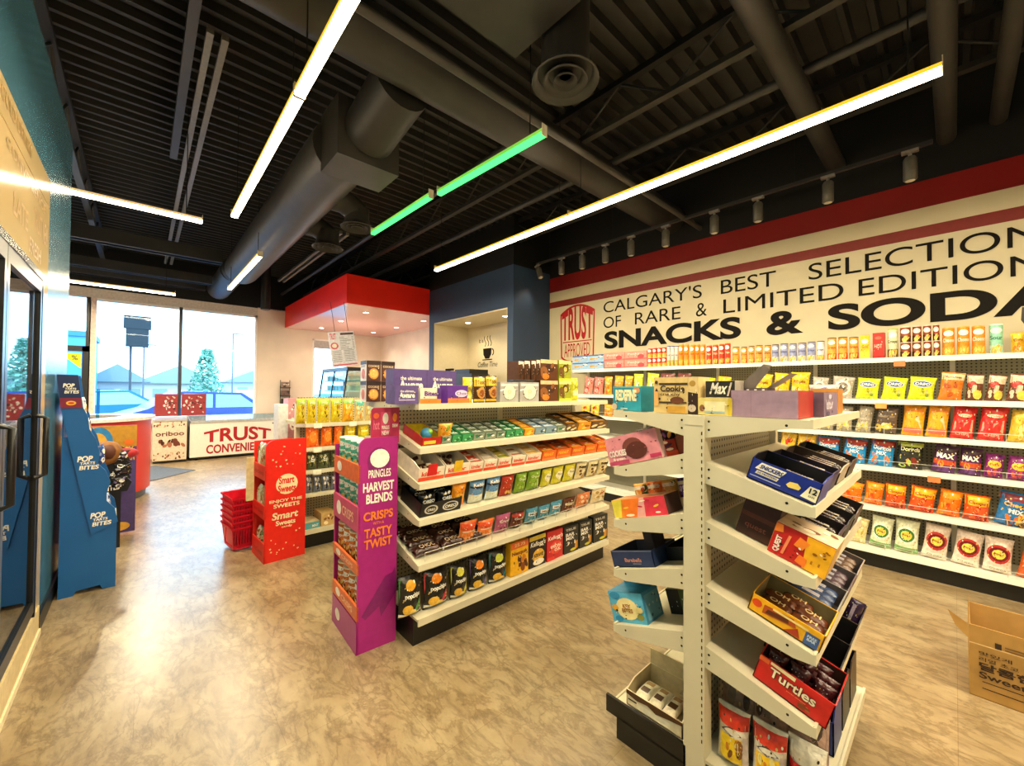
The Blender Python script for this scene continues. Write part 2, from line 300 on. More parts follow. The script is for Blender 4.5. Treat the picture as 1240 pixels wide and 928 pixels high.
STYLES = {
 # ---- wall, top shelf
 'cookiebox': _box('#8fb4d8', 'blue and white cookie carton', lambda: [('b', 2, 5, -.35, .2, .35, .8, .2, [P('#e9e2cf'), P('#d69a4b'), P('#3d62a8')]), ('r', -.5, .85, .5, 1, P('#2f5aa6'))], .12, .06, .105, 'cookie_carton'),
 'pinkbox': _box('#ee8d83', 'salmon pink biscuit carton', lambda: [('r', -.5, .0, .5, .2, P('#e4615f')), ('t', 'Pocky', -.35, .55, .2, .8, P('#f8dccb')), ('e', .25, .35, .15, .25, P('#d8434a'))], .14, .06, .105, 'biscuit_carton'),
 'redcan_s': _sm('#d8402e', '#efc048', 'small red and yellow snack can'),
 'blucan_w': _can('#e9e4da', '#4a55a0', '#d9b83a', '#4a55a0', 'white and yellow crisp can'),
 'orcan': _can('#ef9418', '#e6b060', '#f5b030', '#a03a10', 'plain orange crisp can'),
 'redcan': _can('#dc3a1c', '#e6b060', '#f06a2a', '#f4d9a0', 'bright red crisp can'),
 'orcan2': _can('#e9a23a', '#3c3227', '#ec6a1c', '#7a2a10', 'amber crisp can with dark rim'),
 'lilcan': _can('#9aa0c8', '#5a4a3c', '#dce4e4', '#43508a', 'lilac and white crisp can'),
 'lilcan2': _can('#dfe0ea', '#46342a', '#ef8f28', '#43508a', 'white, lilac and orange crisp can'),
 'orredcan': _can('#f0a63c', '#46342a', '#d8341c', '#8a2412', 'tall can, orange above red'),
 'yelcan': _box('#f1b81d', 'yellow boxed crisp tube', lambda: [('e', 0, .74, .36, .1, P(WH)), ('r', -.5, .0, .5, .3, P('#f3cf3a')), ('t', 'Gold', -.3, .45, .3, .58, P('#b06a10'))], .075, .075, .25, 'crisp_carton'),
 'redbox': _box('#d42a22', 'tall red crisp carton', lambda: [('e', 0, .8, .3, .06, P('#f06a52')), ('t', 'HOT', -.34, .4, .34, .56, P('#f6c8b4')), ('r', -.5, .0, .5, .12, P('#a31510'))], .085, .07, .27, 'crisp_carton'),
 'wgcan': _can('#d9dcb0', '#a7c24a', '#4a4030', '#3d3d2a', 'white and lime crisp can'),
 'brcan_s': _sm('#8e3d1c', '#3a2014', 'short brown snack can', .125),
 'ortall': _can('#f08a1a', '#e7a341', '#f5a21c', '#f8ead0', 'tall bright orange crisp can', 'Cheese', .27, .043),
 'mint': _can('#8fd3b4', '#c9ecd9', '#b9e2d8', '#3d7c6e', 'mint green crisp can', 'Sour', .285, .043),
 'yelbag': _bag('#f0b81a', 'yellow chip bag in front of the black sign', lambda: ds_chip('#f5d23a', 'Corn', '#a1480c', ['#e27d1c', '#f6d98a'], 7), .15, .19),
 # ---- wall, second shelf
 'pinkwh': _bag('#d87f74', 'pink and white swirl candy bag', lambda: [('b', 4, 10, -.4, .1, .4, .9, .14, [G(WH), G('#b63a3a'), G('#f0b8a8')])], .12, .2, .06, 'candy_bag'),
 'orbag': _bag('#f0961a', 'plain orange snack bag', lambda: ds_chip('#f7ab2a', 'Crisp', '#f9e6b8', ['#d8641a', '#f2bb4a'], 8), .12, .2, .06),
 'grwh': _bag('#c6d23c', 'lime and white zigzag snack bag', lambda: [('p', [(-.4, .3), (-.1, .75), (.0, .5), (.35, .9), (.1, .3), (.0, .45)], G(WH)), ('p', [(-.2, .15), (.2, .6), (.3, .3)], G('#5a7a1c'))], .14, .2, .06),
 'maroonbag': _bag('#5a2c2a', 'dark maroon snack bag behind the tan carton', lambda: ds_chip('#73403c', '', '#caa', ['#8a4a3c'], 9), .15, .2, .06),
 'yelchip': _bag('#f0c020', 'golden yellow chip bag', lambda: [('r', -.5, .05, .5, .3, G('#e89a18'))]+ds_chip(None, 'Ripple', '#8a4a0c', ['#d8781a', '#fbe08a'], 10), .18, .23, .08),
 'silver': _bag('#b9b0a4', 'grey and white swirl snack bag', lambda: [('e', 0, .5, .4, .34, G(WH)), ('e', 0, .5, .3, .25, G('#8f857a')), ('e', 0, .5, .16, .13, G('#5b5148')), ('b', 3, 6, -.4, .1, .4, .95, .09, [G('#efe9dc'), G('#6d6358')])], .15, .2, .07),
 'lime': _bag('#c7d61c', 'lime green sandwich cookie pack', lambda: [('e', 0, .7, .4, .14, G(WH)), ('e', 0, .7, .37, .115, G('#2f4f8e')), ('t', 'OREO', -.3, .64, .3, .76, G(WH), .03), ('b', 6, 5, -.35, .15, .35, .42, .12, [G('#e8c13a'), G('#6f8c20'), G('#d9b86a')])], .2, .165, .06, 'cookie_pack', 'pack'),
 'orpouch': _bag('#d9781f', 'orange brown cookie pouch with cream header', lambda: [('r', -.5, .74, .5, .95, G('#e9d2a2')), ('t', 'Munchies', -.38, .8, .38, .89, G('#7a4420')), ('b', 8, 8, -.36, .12, .36, .6, .13, [G('#b4531a'), G('#ef9d3c')])], .18, .215, .07, 'cookie_pouch'),
 'brownpack': _bag('#6a3c2a', 'brown chocolate biscuit pack with yellow corner', lambda: [('r', -.5, .66, .5, .95, G('#e8cbb0')), ('e', -.15, .62, .28, .13, G('#b8382c')), ('b', 2, 7, -.4, .1, .1, .55, .14, [G('#3c2016'), G('#d8bfa2')]), ('e', .2, .25, .26, .17, G('#efc64a'))], .18, .205, .06, 'biscuit_pack', 'pack'),
 # ---- wall, third shelf
 'greybag': _bag('#a39a88', 'clear grey bag of pale snacks', lambda: [('b', 5, 10, -.4, .06, .4, .4, .13, [G('#e7d79a'), G('#d8c23c'), G('#c9bfae')]), ('r', -.5, .5, .5, .56, G('#bcb2a0'))], .17, .2, .08),
 'darkgrey': _bag('#5b4c40', 'dark taupe chip bag with yellow chips', lambda: [('e', .05, .3, .26, .12, G('#e0c03a')), ('b', 5, 6, -.4, .1, .4, .4, .1, [G('#c9b04a'), G('#3a2f26'), G('#d8d0c0')]), ('r', -.4, .62, .4, .7, G('#82705e'))], .18, .21, .08),
 'orwedge': _bag('#f0a824', 'amber chip bag with coral chips', lambda: [('p', [(-.4, .15), (-.1, .65), (.25, .2)], G('#ee6a4a')), ('p', [(-.2, .2), (.2, .7), (.42, .25)], G('#f7c89a')), ('r', -.42, .1, .42, .26, G('#ef6a58')), ('r', -.4, .8, .4, .88, G('#d8781a'))], .19, .235, .08),
 'redchip': _bag('#cf2a28', 'red potato chip bag with pink chips', lambda: [('p', [(-.42, .12), (-.42, .52), (-.05, .58), (.0, .12)], G('#f08a7a')), ('p', [(.02, .12), (.0, .5), (.4, .62), (.42, .12)], G('#f29a86')), ('r', -.42, .08, .42, .25, G('#e2382e')), ('e', 0, .72, .3, .05, G('#f3d6b4')), ('t', 'Ketchup', -.24, .69, .24, .75, G('#a51a18')), ('t', 'CHIPS', -.3, .12, .3, .2, G('#f5b7a5'))], .2, .245, .08),
 'greenyel': _bag('#dcb83a', 'pale yellow chip bag with green corner', lambda: [('e', .3, .75, .2, .16, G('#5a9c5a')), ('b', 6, 8, -.4, .1, .4, .6, .12, [G('#f0dc8a'), G('#d9962a'), G('#e4e0c8')])], .19, .22, .08),
 # ---- wall, fourth shelf
 'smyel': _bag('#ecc23a', 'yellow snack bag with red print', lambda: [('b', 6, 8, -.4, .15, .4, .9, .12, [G('#b8321c'), G('#f7e6a0'), G('#d88a1a')])], .15, .19, .07),
 'blumix': _bag('#2b8fd0', 'bright blue tortilla chip mix bag', lambda: [('r', -.5, .72, .5, .95, G('#9c2f22')), ('t', 'Doritos', -.38, .6, .38, .74, G(WH), .02), ('t', 'MIX', -.22, .42, .22, .55, G('#dff0fa'), .03), ('b', 9, 9, -.36, .08, .36, .36, .12, [G('#e8702a'), G('#f2c23c'), G('#c9381c'), G('#4db4e8')])], .17, .235, .08),
 'blkdor': _bag('#2a2a22', 'black and green tortilla chip bag', lambda: [('r', -.5, .8, .5, .95, G('#a9b84a')), ('t', 'Doritos', -.38, .64, .38, .78, G('#d8dca0'), .02), ('p', [(-.4, .4), (.4, .6), (.4, .52), (-.4, .33)], G('#8fa63a')), ('b', 9, 7, -.3, .08, .3, .36, .13, [G('#b5431f'), G('#7a2a18'), G('#a8c45a')])], .18, .245, .08),
 'max': _bag('#54265e', 'purple bag with bold white capitals', lambda: [('r', -.5, .72, .5, .95, G('#3b2430')), ('t', 'MAX', -.4, .54, .4, .72, G(WH), .04), ('r', -.5, .3, .5, .48, G('#c9502c')), ('b', 4, 6, -.3, .08, .3, .34, .13, [G('#e8902a'), G('#6f3a86')])], .17, .23, .08),
 'purpyel': _bag('#8a2f78', 'magenta bag with yellow oval', lambda: [('e', 0, .58, .38, .16, G('#ecc23a')), ('t', 'Puffs', -.26, .53, .26, .63, G('#a8341c'), .02), ('b', 7, 8, -.4, .06, .4, .36, .11, [G('#d8502a'), G('#b23a52'), G('#5a1c58')]), ('b', 2, 4, -.4, .78, .4, .92, .1, [G('#e59a2a'), G('#6a2a7a')])], .17, .22, .08),
 # ---- wall, fifth shelf
 'cheeto': _bag('#f07a14', 'orange cheese puff bag', lambda: [('r', -.5, .7, .5, .95, G('#f79a1c')), ('b', 11, 11, -.4, .08, .4, .52, .11, [G('#d8400f'), G('#f7a02a'), G('#ee5a12')])], .19, .235, .1),
 'cheeto2': _bag('#e0561a', 'orange and yellow cheese puff bag', lambda: [('r', -.5, .6, .5, .95, G('#f5b51e')), ('t', 'Cheese', -.34, .66, .34, .78, G('#b8400f'), .02), ('b', 12, 12, -.4, .08, .4, .52, .11, [G('#b92c12'), G('#ef7a3a'), G('#8f2412')])], .19, .235, .1),
 'chblue': _bag('#2776b8', 'blue cheese snack mix bag', lambda: [('r', -.5, .74, .5, .95, G('#7c2f3c')), ('e', 0, .64, .4, .13, G('#1d5f9c')), ('t', 'Cheesy', -.36, .56, .36, .72, G('#f2b32a'), .03), ('t', 'MIX', -.2, .4, .2, .53, G(WH), .03), ('b', 13, 10, -.38, .07, .38, .34, .11, [G('#a5822a'), G('#cf6a2a'), G('#5a3a24'), G('#e0b84a')])], .21, .255, .1),
 # ---- wall, base shelf
 'palegr': _bag('#dfe3c4', 'white bag with green ring emblem', ring('#f2f2e0', '#3f7a3a', '#7fae6a'), .18, .255, .09),
 'palegr0': _bag('#e4d69a', 'pale yellow chip bag', lambda: [('b', 3, 8, -.4, .1, .4, .8, .1, [G('#c9b24a'), G('#f3ecc8')])], .15, .23, .08),
 'redring': _bag('#e8d6c8', 'cream bag with maroon ring emblem', ring('#b5322e', '#6e1c22', '#efe6d6'), .19, .27, .09),
 'redpuff': _bag('#c85a24', 'rust orange bag with white lettering', lambda: [('t', 'Hot', -.34, .66, .34, .8, G(WH), .03), ('p', [(-.4, .3), (-.1, .6), (.1, .35), (.35, .58), (.2, .3)], G('#f3dcc2')), ('b', 3, 6, -.36, .08, .36, .28, .12, [G('#a83418'), G('#e88a3a')])], .18, .24, .09),
 # ---- middle rack, top
 'purp': _box('#5c4a86', 'purple chocolate carton', lambda: [('t', 'the ultimate', -.3, .64, .3, .76, P(WH)), ('t', 'Aware', -.34, .34, .34, .62, P(WH), .04), ('r', -.35, .2, .35, .26, P('#bdb2d8'))], .17, .09, .11, 'chocolate_carton'),
 'purpl': _box('#54427e', 'tall purple double display carton at the back', lambda: [('t', 'the ultimate', -.4, .68, -.08, .79, P(WH)), ('t', 'Aware', -.42, .4, -.06, .67, P(WH), .04), ('t', 'the ultimate', .1, .68, .42, .79, P(WH)), ('t', 'Aware', .08, .4, .44, .67, P(WH), .04), ('r', -.42, .24, -.06, .29, P('#b4a9d0')), ('r', .08, .24, .44, .29, P('#b4a9d0')), ('r', -.003, 0, .003, 1, P('#3c2f5e'))], .4, .1, .2, 'display_carton'),
 'purptr': _box('#e6d8c4', 'white and purple carton with orange band', lambda: [('r', -.5, 0, .5, .32, P('#ef7a2a')), ('t', 'Bites', -.3, .5, .3, .8, P('#5b2d86'), .03), ('r', .3, .3, .5, 1, P('#4b2a78'))], .15, .09, .09, 'chocolate_carton'),
 'purpfl': _box('#5a2c8e', 'bright purple carton with orange band and lilac lid', lambda: [('r', -.5, 0, .5, .28, P('#ef7a2a')), ('e', .12, .55, .3, .2, P('#d8c8e8')), ('t', 'Choc', -.12, .48, .36, .64, P('#5a2c8e'))], .16, .09, .11, 'chocolate_carton', 'box', None, (), '#b9a4d8'),
 'yelbr': _bag('#4a2a12', 'yellow and brown cookie pouch', lambda: [('r', -.5, .62, .5, .95, G('#e9c53a')), ('t', 'Cookie', -.34, .7, .34, .86, G('#5a3012'), .02), ('e', 0, .38, .38, .22, G('#c7893a')), ('e', 0, .36, .24, .14, G('#8a4a1c')), ('r', -.5, .05, .5, .14, G('#e6b92a'))], .12, .2, .06, 'cookie_pouch'),
 'yelhang': _bag('#dfc728', 'bright yellow bag leaning at the pouches', lambda: [('b', 3, 5, -.3, .2, .3, .8, .14, [G('#8a7a12'), G('#f5ea9a')])], .08, .2, .05),
 'greybx': _box('#a8a4a0', 'grey carton with round white face', lambda: [('e', 0, .5, .36, .4, P('#5a564f')), ('e', 0, .5, .33, .37, P('#efe6c8')), ('e', 0, .52, .12, .1, P('#d9c9a0')), ('r', -.46, .8, .46, .92, P('#d8d6d2')), ('p', [(-.5, .62), (-.2, .7), (-.2, .62), (-.5, .55)], P('#efefef'))], .145, .08, .145, 'round_face_carton'),
 'brcook': _box('#5a3018', 'brown cookie carton', lambda: [('r', -.5, .82, .5, 1, P('#d9b98a')), ('b', 5, 6, -.34, .15, .34, .75, .2, [P('#8a5428'), P('#c98a4a'), P('#3a1c0e')]), ('e', -.2, .2, .2, .14, P('#e07a24'))], .12, .07, .155, 'cookie_carton'),
 'grcook': _box('#9aa226', 'olive green cookie carton', lambda: [('r', -.5, .82, .5, 1, P('#d8d48a')), ('b', 5, 7, -.34, .2, .34, .75, .2, [P('#6a4a20'), P('#cbb45a'), P('#3e2c14')]), ('r', -.5, 0, .5, .14, P('#c3cf3a'))], .1, .07, .155, 'cookie_carton'),
 'spine': _box('#4a2812', 'narrow dark cookie carton', lambda: [('p', [(-.5, .98), (.5, .98), (.5, .6), (.2, .85), (-.5, .8)], P('#efe4cc')), ('b', 2, 4, -.3, .1, .3, .5, .22, [P('#7a4a24'), P('#2c160a')])], .055, .12, .155, 'cookie_carton'),
 'yelbot': _bag('#d8d63a', 'lime yellow pouch at the end', lambda: [('r', -.4, .25, .4, .45, G('#efe9b0')), ('t', 'Sour', -.3, .55, .3, .7, G('#4a5a12'))], .075, .17, .06, 'candy_pouch'),
 'waffle': _box('#4e2a22', 'brown wafer cookie carton, side stack', lambda: [('r', -.5, .82, .5, 1, P('#2c1814')), ('t', 'COOKIE', -.38, .68, .38, .78, P('#e9d4b0')), ('e', 0, .36, .34, .27, P('#d98d3c')), ('e', 0, .36, .27, .2, P('#efb35a'))], .095, .12, .135, 'wafer_carton', 'box', '#e8dcc8', lambda: [('r', -.5, .82, .5, 1, P('#2c1814')), ('e', 0, .36, .3, .25, P('#c96a3c')), ('t', 'COOKIE', -.38, .68, .38, .78, P('#3a2018'))]),
 # ---- middle rack, bags
 'orpou': _bag('#ef951c', 'orange curl snack pouch', lambda: [('b', 3, 8, -.36, .1, .36, .9, .12, [G('#f7bb4a'), G('#d86a10')])], .12, .17, .05, 'snack_pouch'),
 'bluep': _bag('#5f8fbf', 'light blue pouch with white foot', lambda: [('r', -.5, .05, .5, .42, G('#dfe4d0')), ('r', -.5, .7, .5, .78, G('#20344e')), ('t', 'Kettle', -.36, .79, .36, .92, G(WH), .03)], .11, .17, .05, 'snack_pouch'),
 'redp': _bag('#b4301c', 'red diagonal pouch', lambda: [('p', [(-.5, .4), (.5, .75), (.5, .55), (-.5, .2)], G('#e8804a')), ('b', 3, 5, -.3, .1, .3, .4, .12, [G('#e0b04a'), G('#7a1c10')])], .11, .17, .05, 'snack_pouch'),
 'grp': _bag('#7fa62c', 'green pouch with pale lettering', lambda: [('t', 'Organic', -.36, .66, .36, .8, G('#e4f0b8'), .02), ('b', 3, 7, -.36, .1, .36, .55, .12, [G('#a9cc4a'), G('#4f7a1c')])], .11, .17, .05, 'snack_pouch'),
 'yelp': _bag('#cfc62c', 'yellow green heart pouch', lambda: [('e', 0, .6, .34, .22, G('#efe4b8')), ('p', [(-.3, .65), (.0, .3), (.3, .65), (.0, .58)], G('#f6efd8')), ('t', 'Nuts', -.2, .6, .2, .7, G('#6a6a12'))], .11, .17, .05, 'snack_pouch'),
 'crmp': _bag('#d9c998', 'cream pouch with dark nuts', lambda: [('r', -.4, .72, .4, .86, G('#4a3a22')), ('b', 3, 8, -.36, .1, .36, .6, .12, [G('#6a4a2a'), G('#b08a5a'), G('#f0e6c8')])], .11, .17, .05, 'snack_pouch'),
 'orcan_b': _bag('#ef7f33', 'orange peach candy bag', lambda: [('r', -.5, .66, .5, .95, G('#e2502a')), ('r', -.4, .56, .4, .62, G('#f3c9a8')), ('b', 3, 6, -.36, .1, .36, .46, .12, [G('#f6a860'), G('#d8601c')])], .11, .17, .05, 'candy_bag'),
 'pinkb': _bag('#b0527a', 'mauve chocolate bag', lambda: [('t', 'Crush', -.36, .64, .36, .78, G(WH), .03), ('b', 3, 6, -.36, .1, .36, .5, .12, [G('#7c2f4f'), G('#d68aa8')])], .11, .17, .05, 'candy_bag'),
 'brredb': _bag('#5c2018', 'maroon brown chocolate bag', lambda: [('t', 'Choco', -.36, .62, .36, .76, G('#f2d8c4'), .03), ('r', -.5, .78, .5, .95, G('#b0342c')), ('b', 3, 6, -.36, .1, .36, .5, .12, [G('#8a3a24'), G('#3a120c')])], .11, .17, .05, 'candy_bag'),
 'blueb': _bag('#4e93b0', 'steel blue cookie bag with white label', lambda: [('r', -.42, .6, .42, .82, G(WH)), ('t', 'MILK', -.32, .65, .32, .77, G('#23303a'), .03), ('b', 3, 6, -.36, .1, .36, .5, .12, [G('#8ec4d6'), G('#24566e')])], .11, .17, .05, 'candy_bag'),
 'brownb': _bag('#5a2e1c', 'dark brown candy bag with cream label', lambda: [('r', -.42, .58, .42, .74, G('#e6cfae')), ('t', 'DARK', -.3, .62, .3, .7, G('#2a140a'), .02), ('b', 3, 6, -.36, .1, .36, .5, .12, [G('#8f5434'), G('#2e1208')])], .11, .17, .05, 'candy_bag'),
 'peachb': _bag('#d07a4a', 'peach brown candy bag', lambda: [('b', 3, 9, -.36, .1, .36, .9, .13, [G('#efc9a0'), G('#a0522c'), G('#e08a5a')])], .11, .17, .05, 'candy_bag'),
 'creamb': _bag('#dccaa0', 'cream candy bag near the rack end', lambda: [('b', 3, 9, -.36, .1, .36, .9, .13, [G('#a88a4a'), G('#f2e8cc'), G('#b8642c')])], .11, .17, .05, 'candy_bag'),
 'choco': lambda: (m_bar(.17, .032, .018, G('#3a1c14'), [('t', 'CHOC', -.3, .25, .3, .75, G('#e2c7a0'), .02)]), .17, .032, .018, 'chocolate_bar', 'bar', 'dark brown wrapped chocolate bar'),
}
def _pop(acc, desc, blobs):
    return _bag('#191713', desc, lambda: [('r', -.5, .05, .5, .12, G('#ece6d6')), ('p', [(-.5, .95), (-.5, .4), (-.38, .95)], G(acc)), ('t', 'popchips', -.34, .46, .34, .62, G(WH), .03), ('p', [(.08, .15), (.36, .42), (.36, .24), (.2, .12)], G(acc)), ('e', -.1, .8, .2, .13, G(blobs)), ('e', -.2, .22, .2, .12, G('#e9b53a')), ('e', .02, .14, .14, .07, G('#f0cf6a'))], .16, .245, .08)
STYLES.update({
 'pop1': _pop('#3f7d3c', 'black popped chip bag with green stripe', '#e8a92c'),
 'pop2': _pop('#b8323c', 'black popped chip bag with red stripe', '#ef8a1c'),
 'pop3': _pop('#c9c22a', 'black popped chip bag with yellow stripe', '#d9d24a'),
 'pop4': _pop('#4d3a78', 'black popped chip bag with violet stripe', '#ef8a2c'),
 'pop5': _pop('#2e7a86', 'black popped chip bag with teal stripe', '#c9cf4a'),
 'nesq': _box('#f0b41c', 'yellow cereal box with orange top', lambda: [('r', -.5, .8, .5, 1, P('#e2692a')), ('t', '25.75', -.3, .86, .3, .95, P('#f9d9a0')), ('t', 'Nesquik', -.44, .58, .44, .72, P('#7c3a10'), .03), ('b', 3, 9, -.1, .08, .45, .5, .13, [P('#5c3014'), P('#8a4a20'), P('#c97a2a')])], .16, .06, .25, 'cereal_box'),
 'kelb': _box('#22191c', 'black cereal box with white script', lambda: [('r', -.5, .86, .5, 1, P('#c9b23a')), ('t', "Kellogg's", -.46, .62, .46, .82, P(WH), .02, .25), ('e', .05, .34, .36, .22, P('#e0b03a')), ('t', 'KRAVE', -.22, .3, .34, .42, P('#3a2410'), .04), ('e', .05, .14, .34, .1, P('#efe6d2'))], .165, .06, .25, 'cereal_box'),
 'kelr': _box('#c8282a', 'red cereal box with white script', lambda: [('t', "Kellogg's", -.46, .66, .46, .84, P(WH), .02, .25), ('e', .05, .4, .38, .22, P('#e2503a')), ('t', 'SPECIAL', -.3, .4, .38, .5, P('#f8e2d0'), .03), ('t', 'O.K.', -.05, .27, .35, .38, P('#f8e2d0'), .03), ('r', -.5, 0, -.05, .12, P('#e23a2e'))], .165, .06, .25, 'cereal_box'),
 'true': _box('#2c2b26', 'black snack box with white capitals', lambda: [('t', 'TRUE', -.4, .84, .3, .93, P('#cfcabb'), .02), ('t', 'BAR\nMIX', -.4, .5, .2, .76, P(WH), .03), ('t', '9  1', -.35, .3, .25, .44, P(WH), .02), ('p', [(.2, .05), (.42, .12), (.42, .4), (.25, .38)], P('#c98a2a')), ('e', .1, .1, .2, .05, P('#c9c22a'))], .14, .06, .25, 'snack_box'),
 'reese': lambda: (m_tray(.12, .25, .085, P('#e5661c', .4), P('#a06a3c', .6), [('t', 'PEANUT', -.4, .5, .3, .8, P('#f5c23a'), .03), ('r', -.5, .1, .5, .25, P('#f08a3a'))], .075), .12, .25, .085, 'candy_tray', 'tray', 'orange peanut cup tray'),
 'kinder': lambda: (m_tray(.12, .25, .085, P('#efe2cc', .4), P('#e6dcc8', .6), [('r', -.5, 0, .5, .3, P('#d8451f')), ('t', 'kinder', -.4, .4, .35, .75, P('#d8451f'), .03)], .07), .12, .25, .085, 'candy_tray', 'tray', 'white and orange chocolate tray'),
 'gumtr': lambda: (m_tray(.085, .2, .06, P('#8f9a86', .4), P('#4a4a40', .6), [('b', 3, 5, -.4, .2, .4, .8, .2, [P('#2f7a4f'), P(WH), P('#39505a')])], .05), .085, .2, .06, 'gum_tray', 'tray', 'grey chewing gum tray'),
 'gumgr': lambda: (m_tray(.085, .2, .06, P('#3f9e5c', .4), P('#2c5a3a', .6), [('b', 4, 5, -.4, .2, .4, .8, .2, [P(WH), P('#1f6a3a'), P('#8fd3a0')])], .05), .085, .2, .06, 'gum_tray', 'tray', 'green chewing gum tray'),
 'gumor': lambda: (m_tray(.09, .22, .06, P('#eda21e', .4), P('#8a5a18', .6), [('b', 5, 4, -.4, .2, .4, .8, .2, [P('#f7d04a'), P('#c8461c')])], .05), .09, .22, .06, 'gum_tray', 'tray', 'orange yellow chewing gum tray'),
 'gumbl': lambda: (m_tray(.09, .22, .06, P('#7f9aa8', .4), P('#3c4a54', .6), [('b', 6, 4, -.4, .2, .4, .8, .2, [P('#dfe6e0'), P('#2d4a66')])], .05), .09, .22, .06, 'gum_tray', 'tray', 'blue grey chewing gum tray'),
 'gumbr': lambda: (m_tray(.1, .24, .065, P('#6a4a2a', .4), P('#2e1e10', .6), [('b', 7, 5, -.4, .2, .4, .8, .2, [P('#d9a63a'), P('#2a160a'), P('#efe0b0')])], .055), .1, .24, .065, 'candy_tray', 'tray', 'dark brown candy tray'),
 'gumgd': lambda: (m_tray(.1, .24, .085, P('#d9961c', .4), P('#7a5010', .6), [('b', 8, 4, -.4, .2, .4, .8, .2, [P('#f2c84a'), P('#8a4a10')])], .075), .1, .24, .085, 'candy_tray', 'tray', 'gold candy tray'),
 # ---- third rack
 'yelgum': _bag('#d9c21c', 'yellow green gummy bag', lambda: [('r', -.5, .76, .5, .95, G('#9fc43a')), ('b', 3, 12, -.4, .08, .4, .7, .11, [G('#f0d83a'), G('#6a4a10'), G('#b8a81c'), G('#e8b51c')]), ('t', 'Jelly', -.3, .78, .3, .9, G('#f7f3c0'))], .16, .23, .07, 'candy_bag'),
 'yelgum2': _bag('#e6a818', 'amber gummy bag with green top', lambda: [('r', -.5, .78, .5, .95, G('#8fc46a')), ('b', 3, 12, -.4, .08, .4, .75, .11, [G('#f3c93a'), G('#d8781a'), G('#f0dc8a')])], .16, .23, .07, 'candy_bag'),
 'tealgum': _bag('#d8c07a', 'sand and teal gummy bag', lambda: [('r', -.5, .7, .5, .95, G('#5fb3a8')), ('b', 3, 10, -.4, .08, .4, .66, .11, [G('#efe0b0'), G('#c98a3a'), G('#6fa8a0')])], .14, .23, .07, 'candy_bag'),
 'orgum': _bag('#ee6a12', 'deep orange candy bag', lambda: [('e', .0, .45, .3, .25, G('#f58a2a')), ('p', [(-.2, .5), (.2, .72), (.1, .5)], G('#f7b24a'))], .16, .2, .06, 'candy_bag'),
 'ylwbag': _bag('#e8c81e', 'plain yellow candy bag', lambda: [('r', -.5, .3, .5, .4, G('#b8c42a')), ('r', -.3, .55, .3, .62, G('#f7ee9a'))], .15, .19, .06, 'candy_bag'),
 'dkgr': _bag('#4a5230', 'dark green snack bag', lambda: [('b', 3, 9, -.4, .1, .4, .9, .12, [G('#9a9a5a'), G('#2a2f18'), G('#d8d0a8')]), ('t', 'con', -.1, .5, .4, .7, G(WH), .02)], .15, .19, .06),
 'mixb': _bag('#6f7686', 'small grey and white candy bag', lambda: [('b', 3, 9, -.4, .1, .4, .9, .14, [G('#e8e4d8'), G('#23283a'), G('#a8aab0')])], .11, .15, .06, 'candy_bag'),
 'tealbx': _box('#5aa0a8', 'teal carton', lambda: [('t', 'MINT', .0, .2, .4, .6, P(WH))], .13, .2, .12, 'candy_carton', 'box', None, (), '#c9b48a'),
 'tanbx': _box('#c9a468', 'tan biscuit carton', lambda: [('b', 3, 6, -.4, .2, .4, .8, .14, [P('#8a5a2a'), P('#efe0b8')])], .13, .2, .16, 'biscuit_carton'),
})
def put(k, loc, rot=(0, 0, 0), size=None, place='', frm='', key=0, group=None, desc=None, lab=None):
    """stand one package of a style; size=(w,d,h) stretches it to the size seen"""
    me, w, d, h, nm, cat, ds = style(k)
    sc = (size[0]/w if size and size[0] else 1, size[1]/d if size and size[1] else 1, size[2]/h if size and size[2] else 1)
    if isinstance(me, tuple):
        o = obj(nm, me[0], None, loc, rot, sc); obj('lid', me[1], o)
    else: o = obj(nm, me, None, loc, rot, sc)
    if lab: tag(o, lab, cat, group)
    else: later(o, desc or ds, cat, place, frm, key, group)
    return o

# ------------------------------------------------------------------ camera
def camera():
    YAW, PIT, ROL = rad(42.461), rad(.964), rad(.448)
    f = Vector((sin(YAW)*cos(PIT), cos(YAW)*cos(PIT), sin(PIT))); u0 = Vector((-sin(YAW)*sin(PIT), -cos(YAW)*sin(PIT), cos(PIT)))
    r0 = Vector((cos(YAW), -sin(YAW), 0)); r = r0*cos(ROL)+u0*sin(ROL); u = u0*cos(ROL)-r0*sin(ROL)
    cd = bpy.data.cameras.new('camera'); cd.sensor_width = 36; cd.lens = 490.23/1240*36; cd.clip_start = .03; cd.clip_end = 300
    o = bpy.data.objects.new('camera', cd); COL.objects.link(o)
    o.matrix_world = Matrix(((r.x, u.x, -f.x, 0), (r.y, u.y, -f.y, 0), (r.z, u.z, -f.z, 1.45), (0, 0, 0, 1)))
    SC.camera = o
camera()
SC.view_settings.view_transform = 'Standard'; SC.view_settings.look = 'None'; SC.view_settings.exposure = 0.0
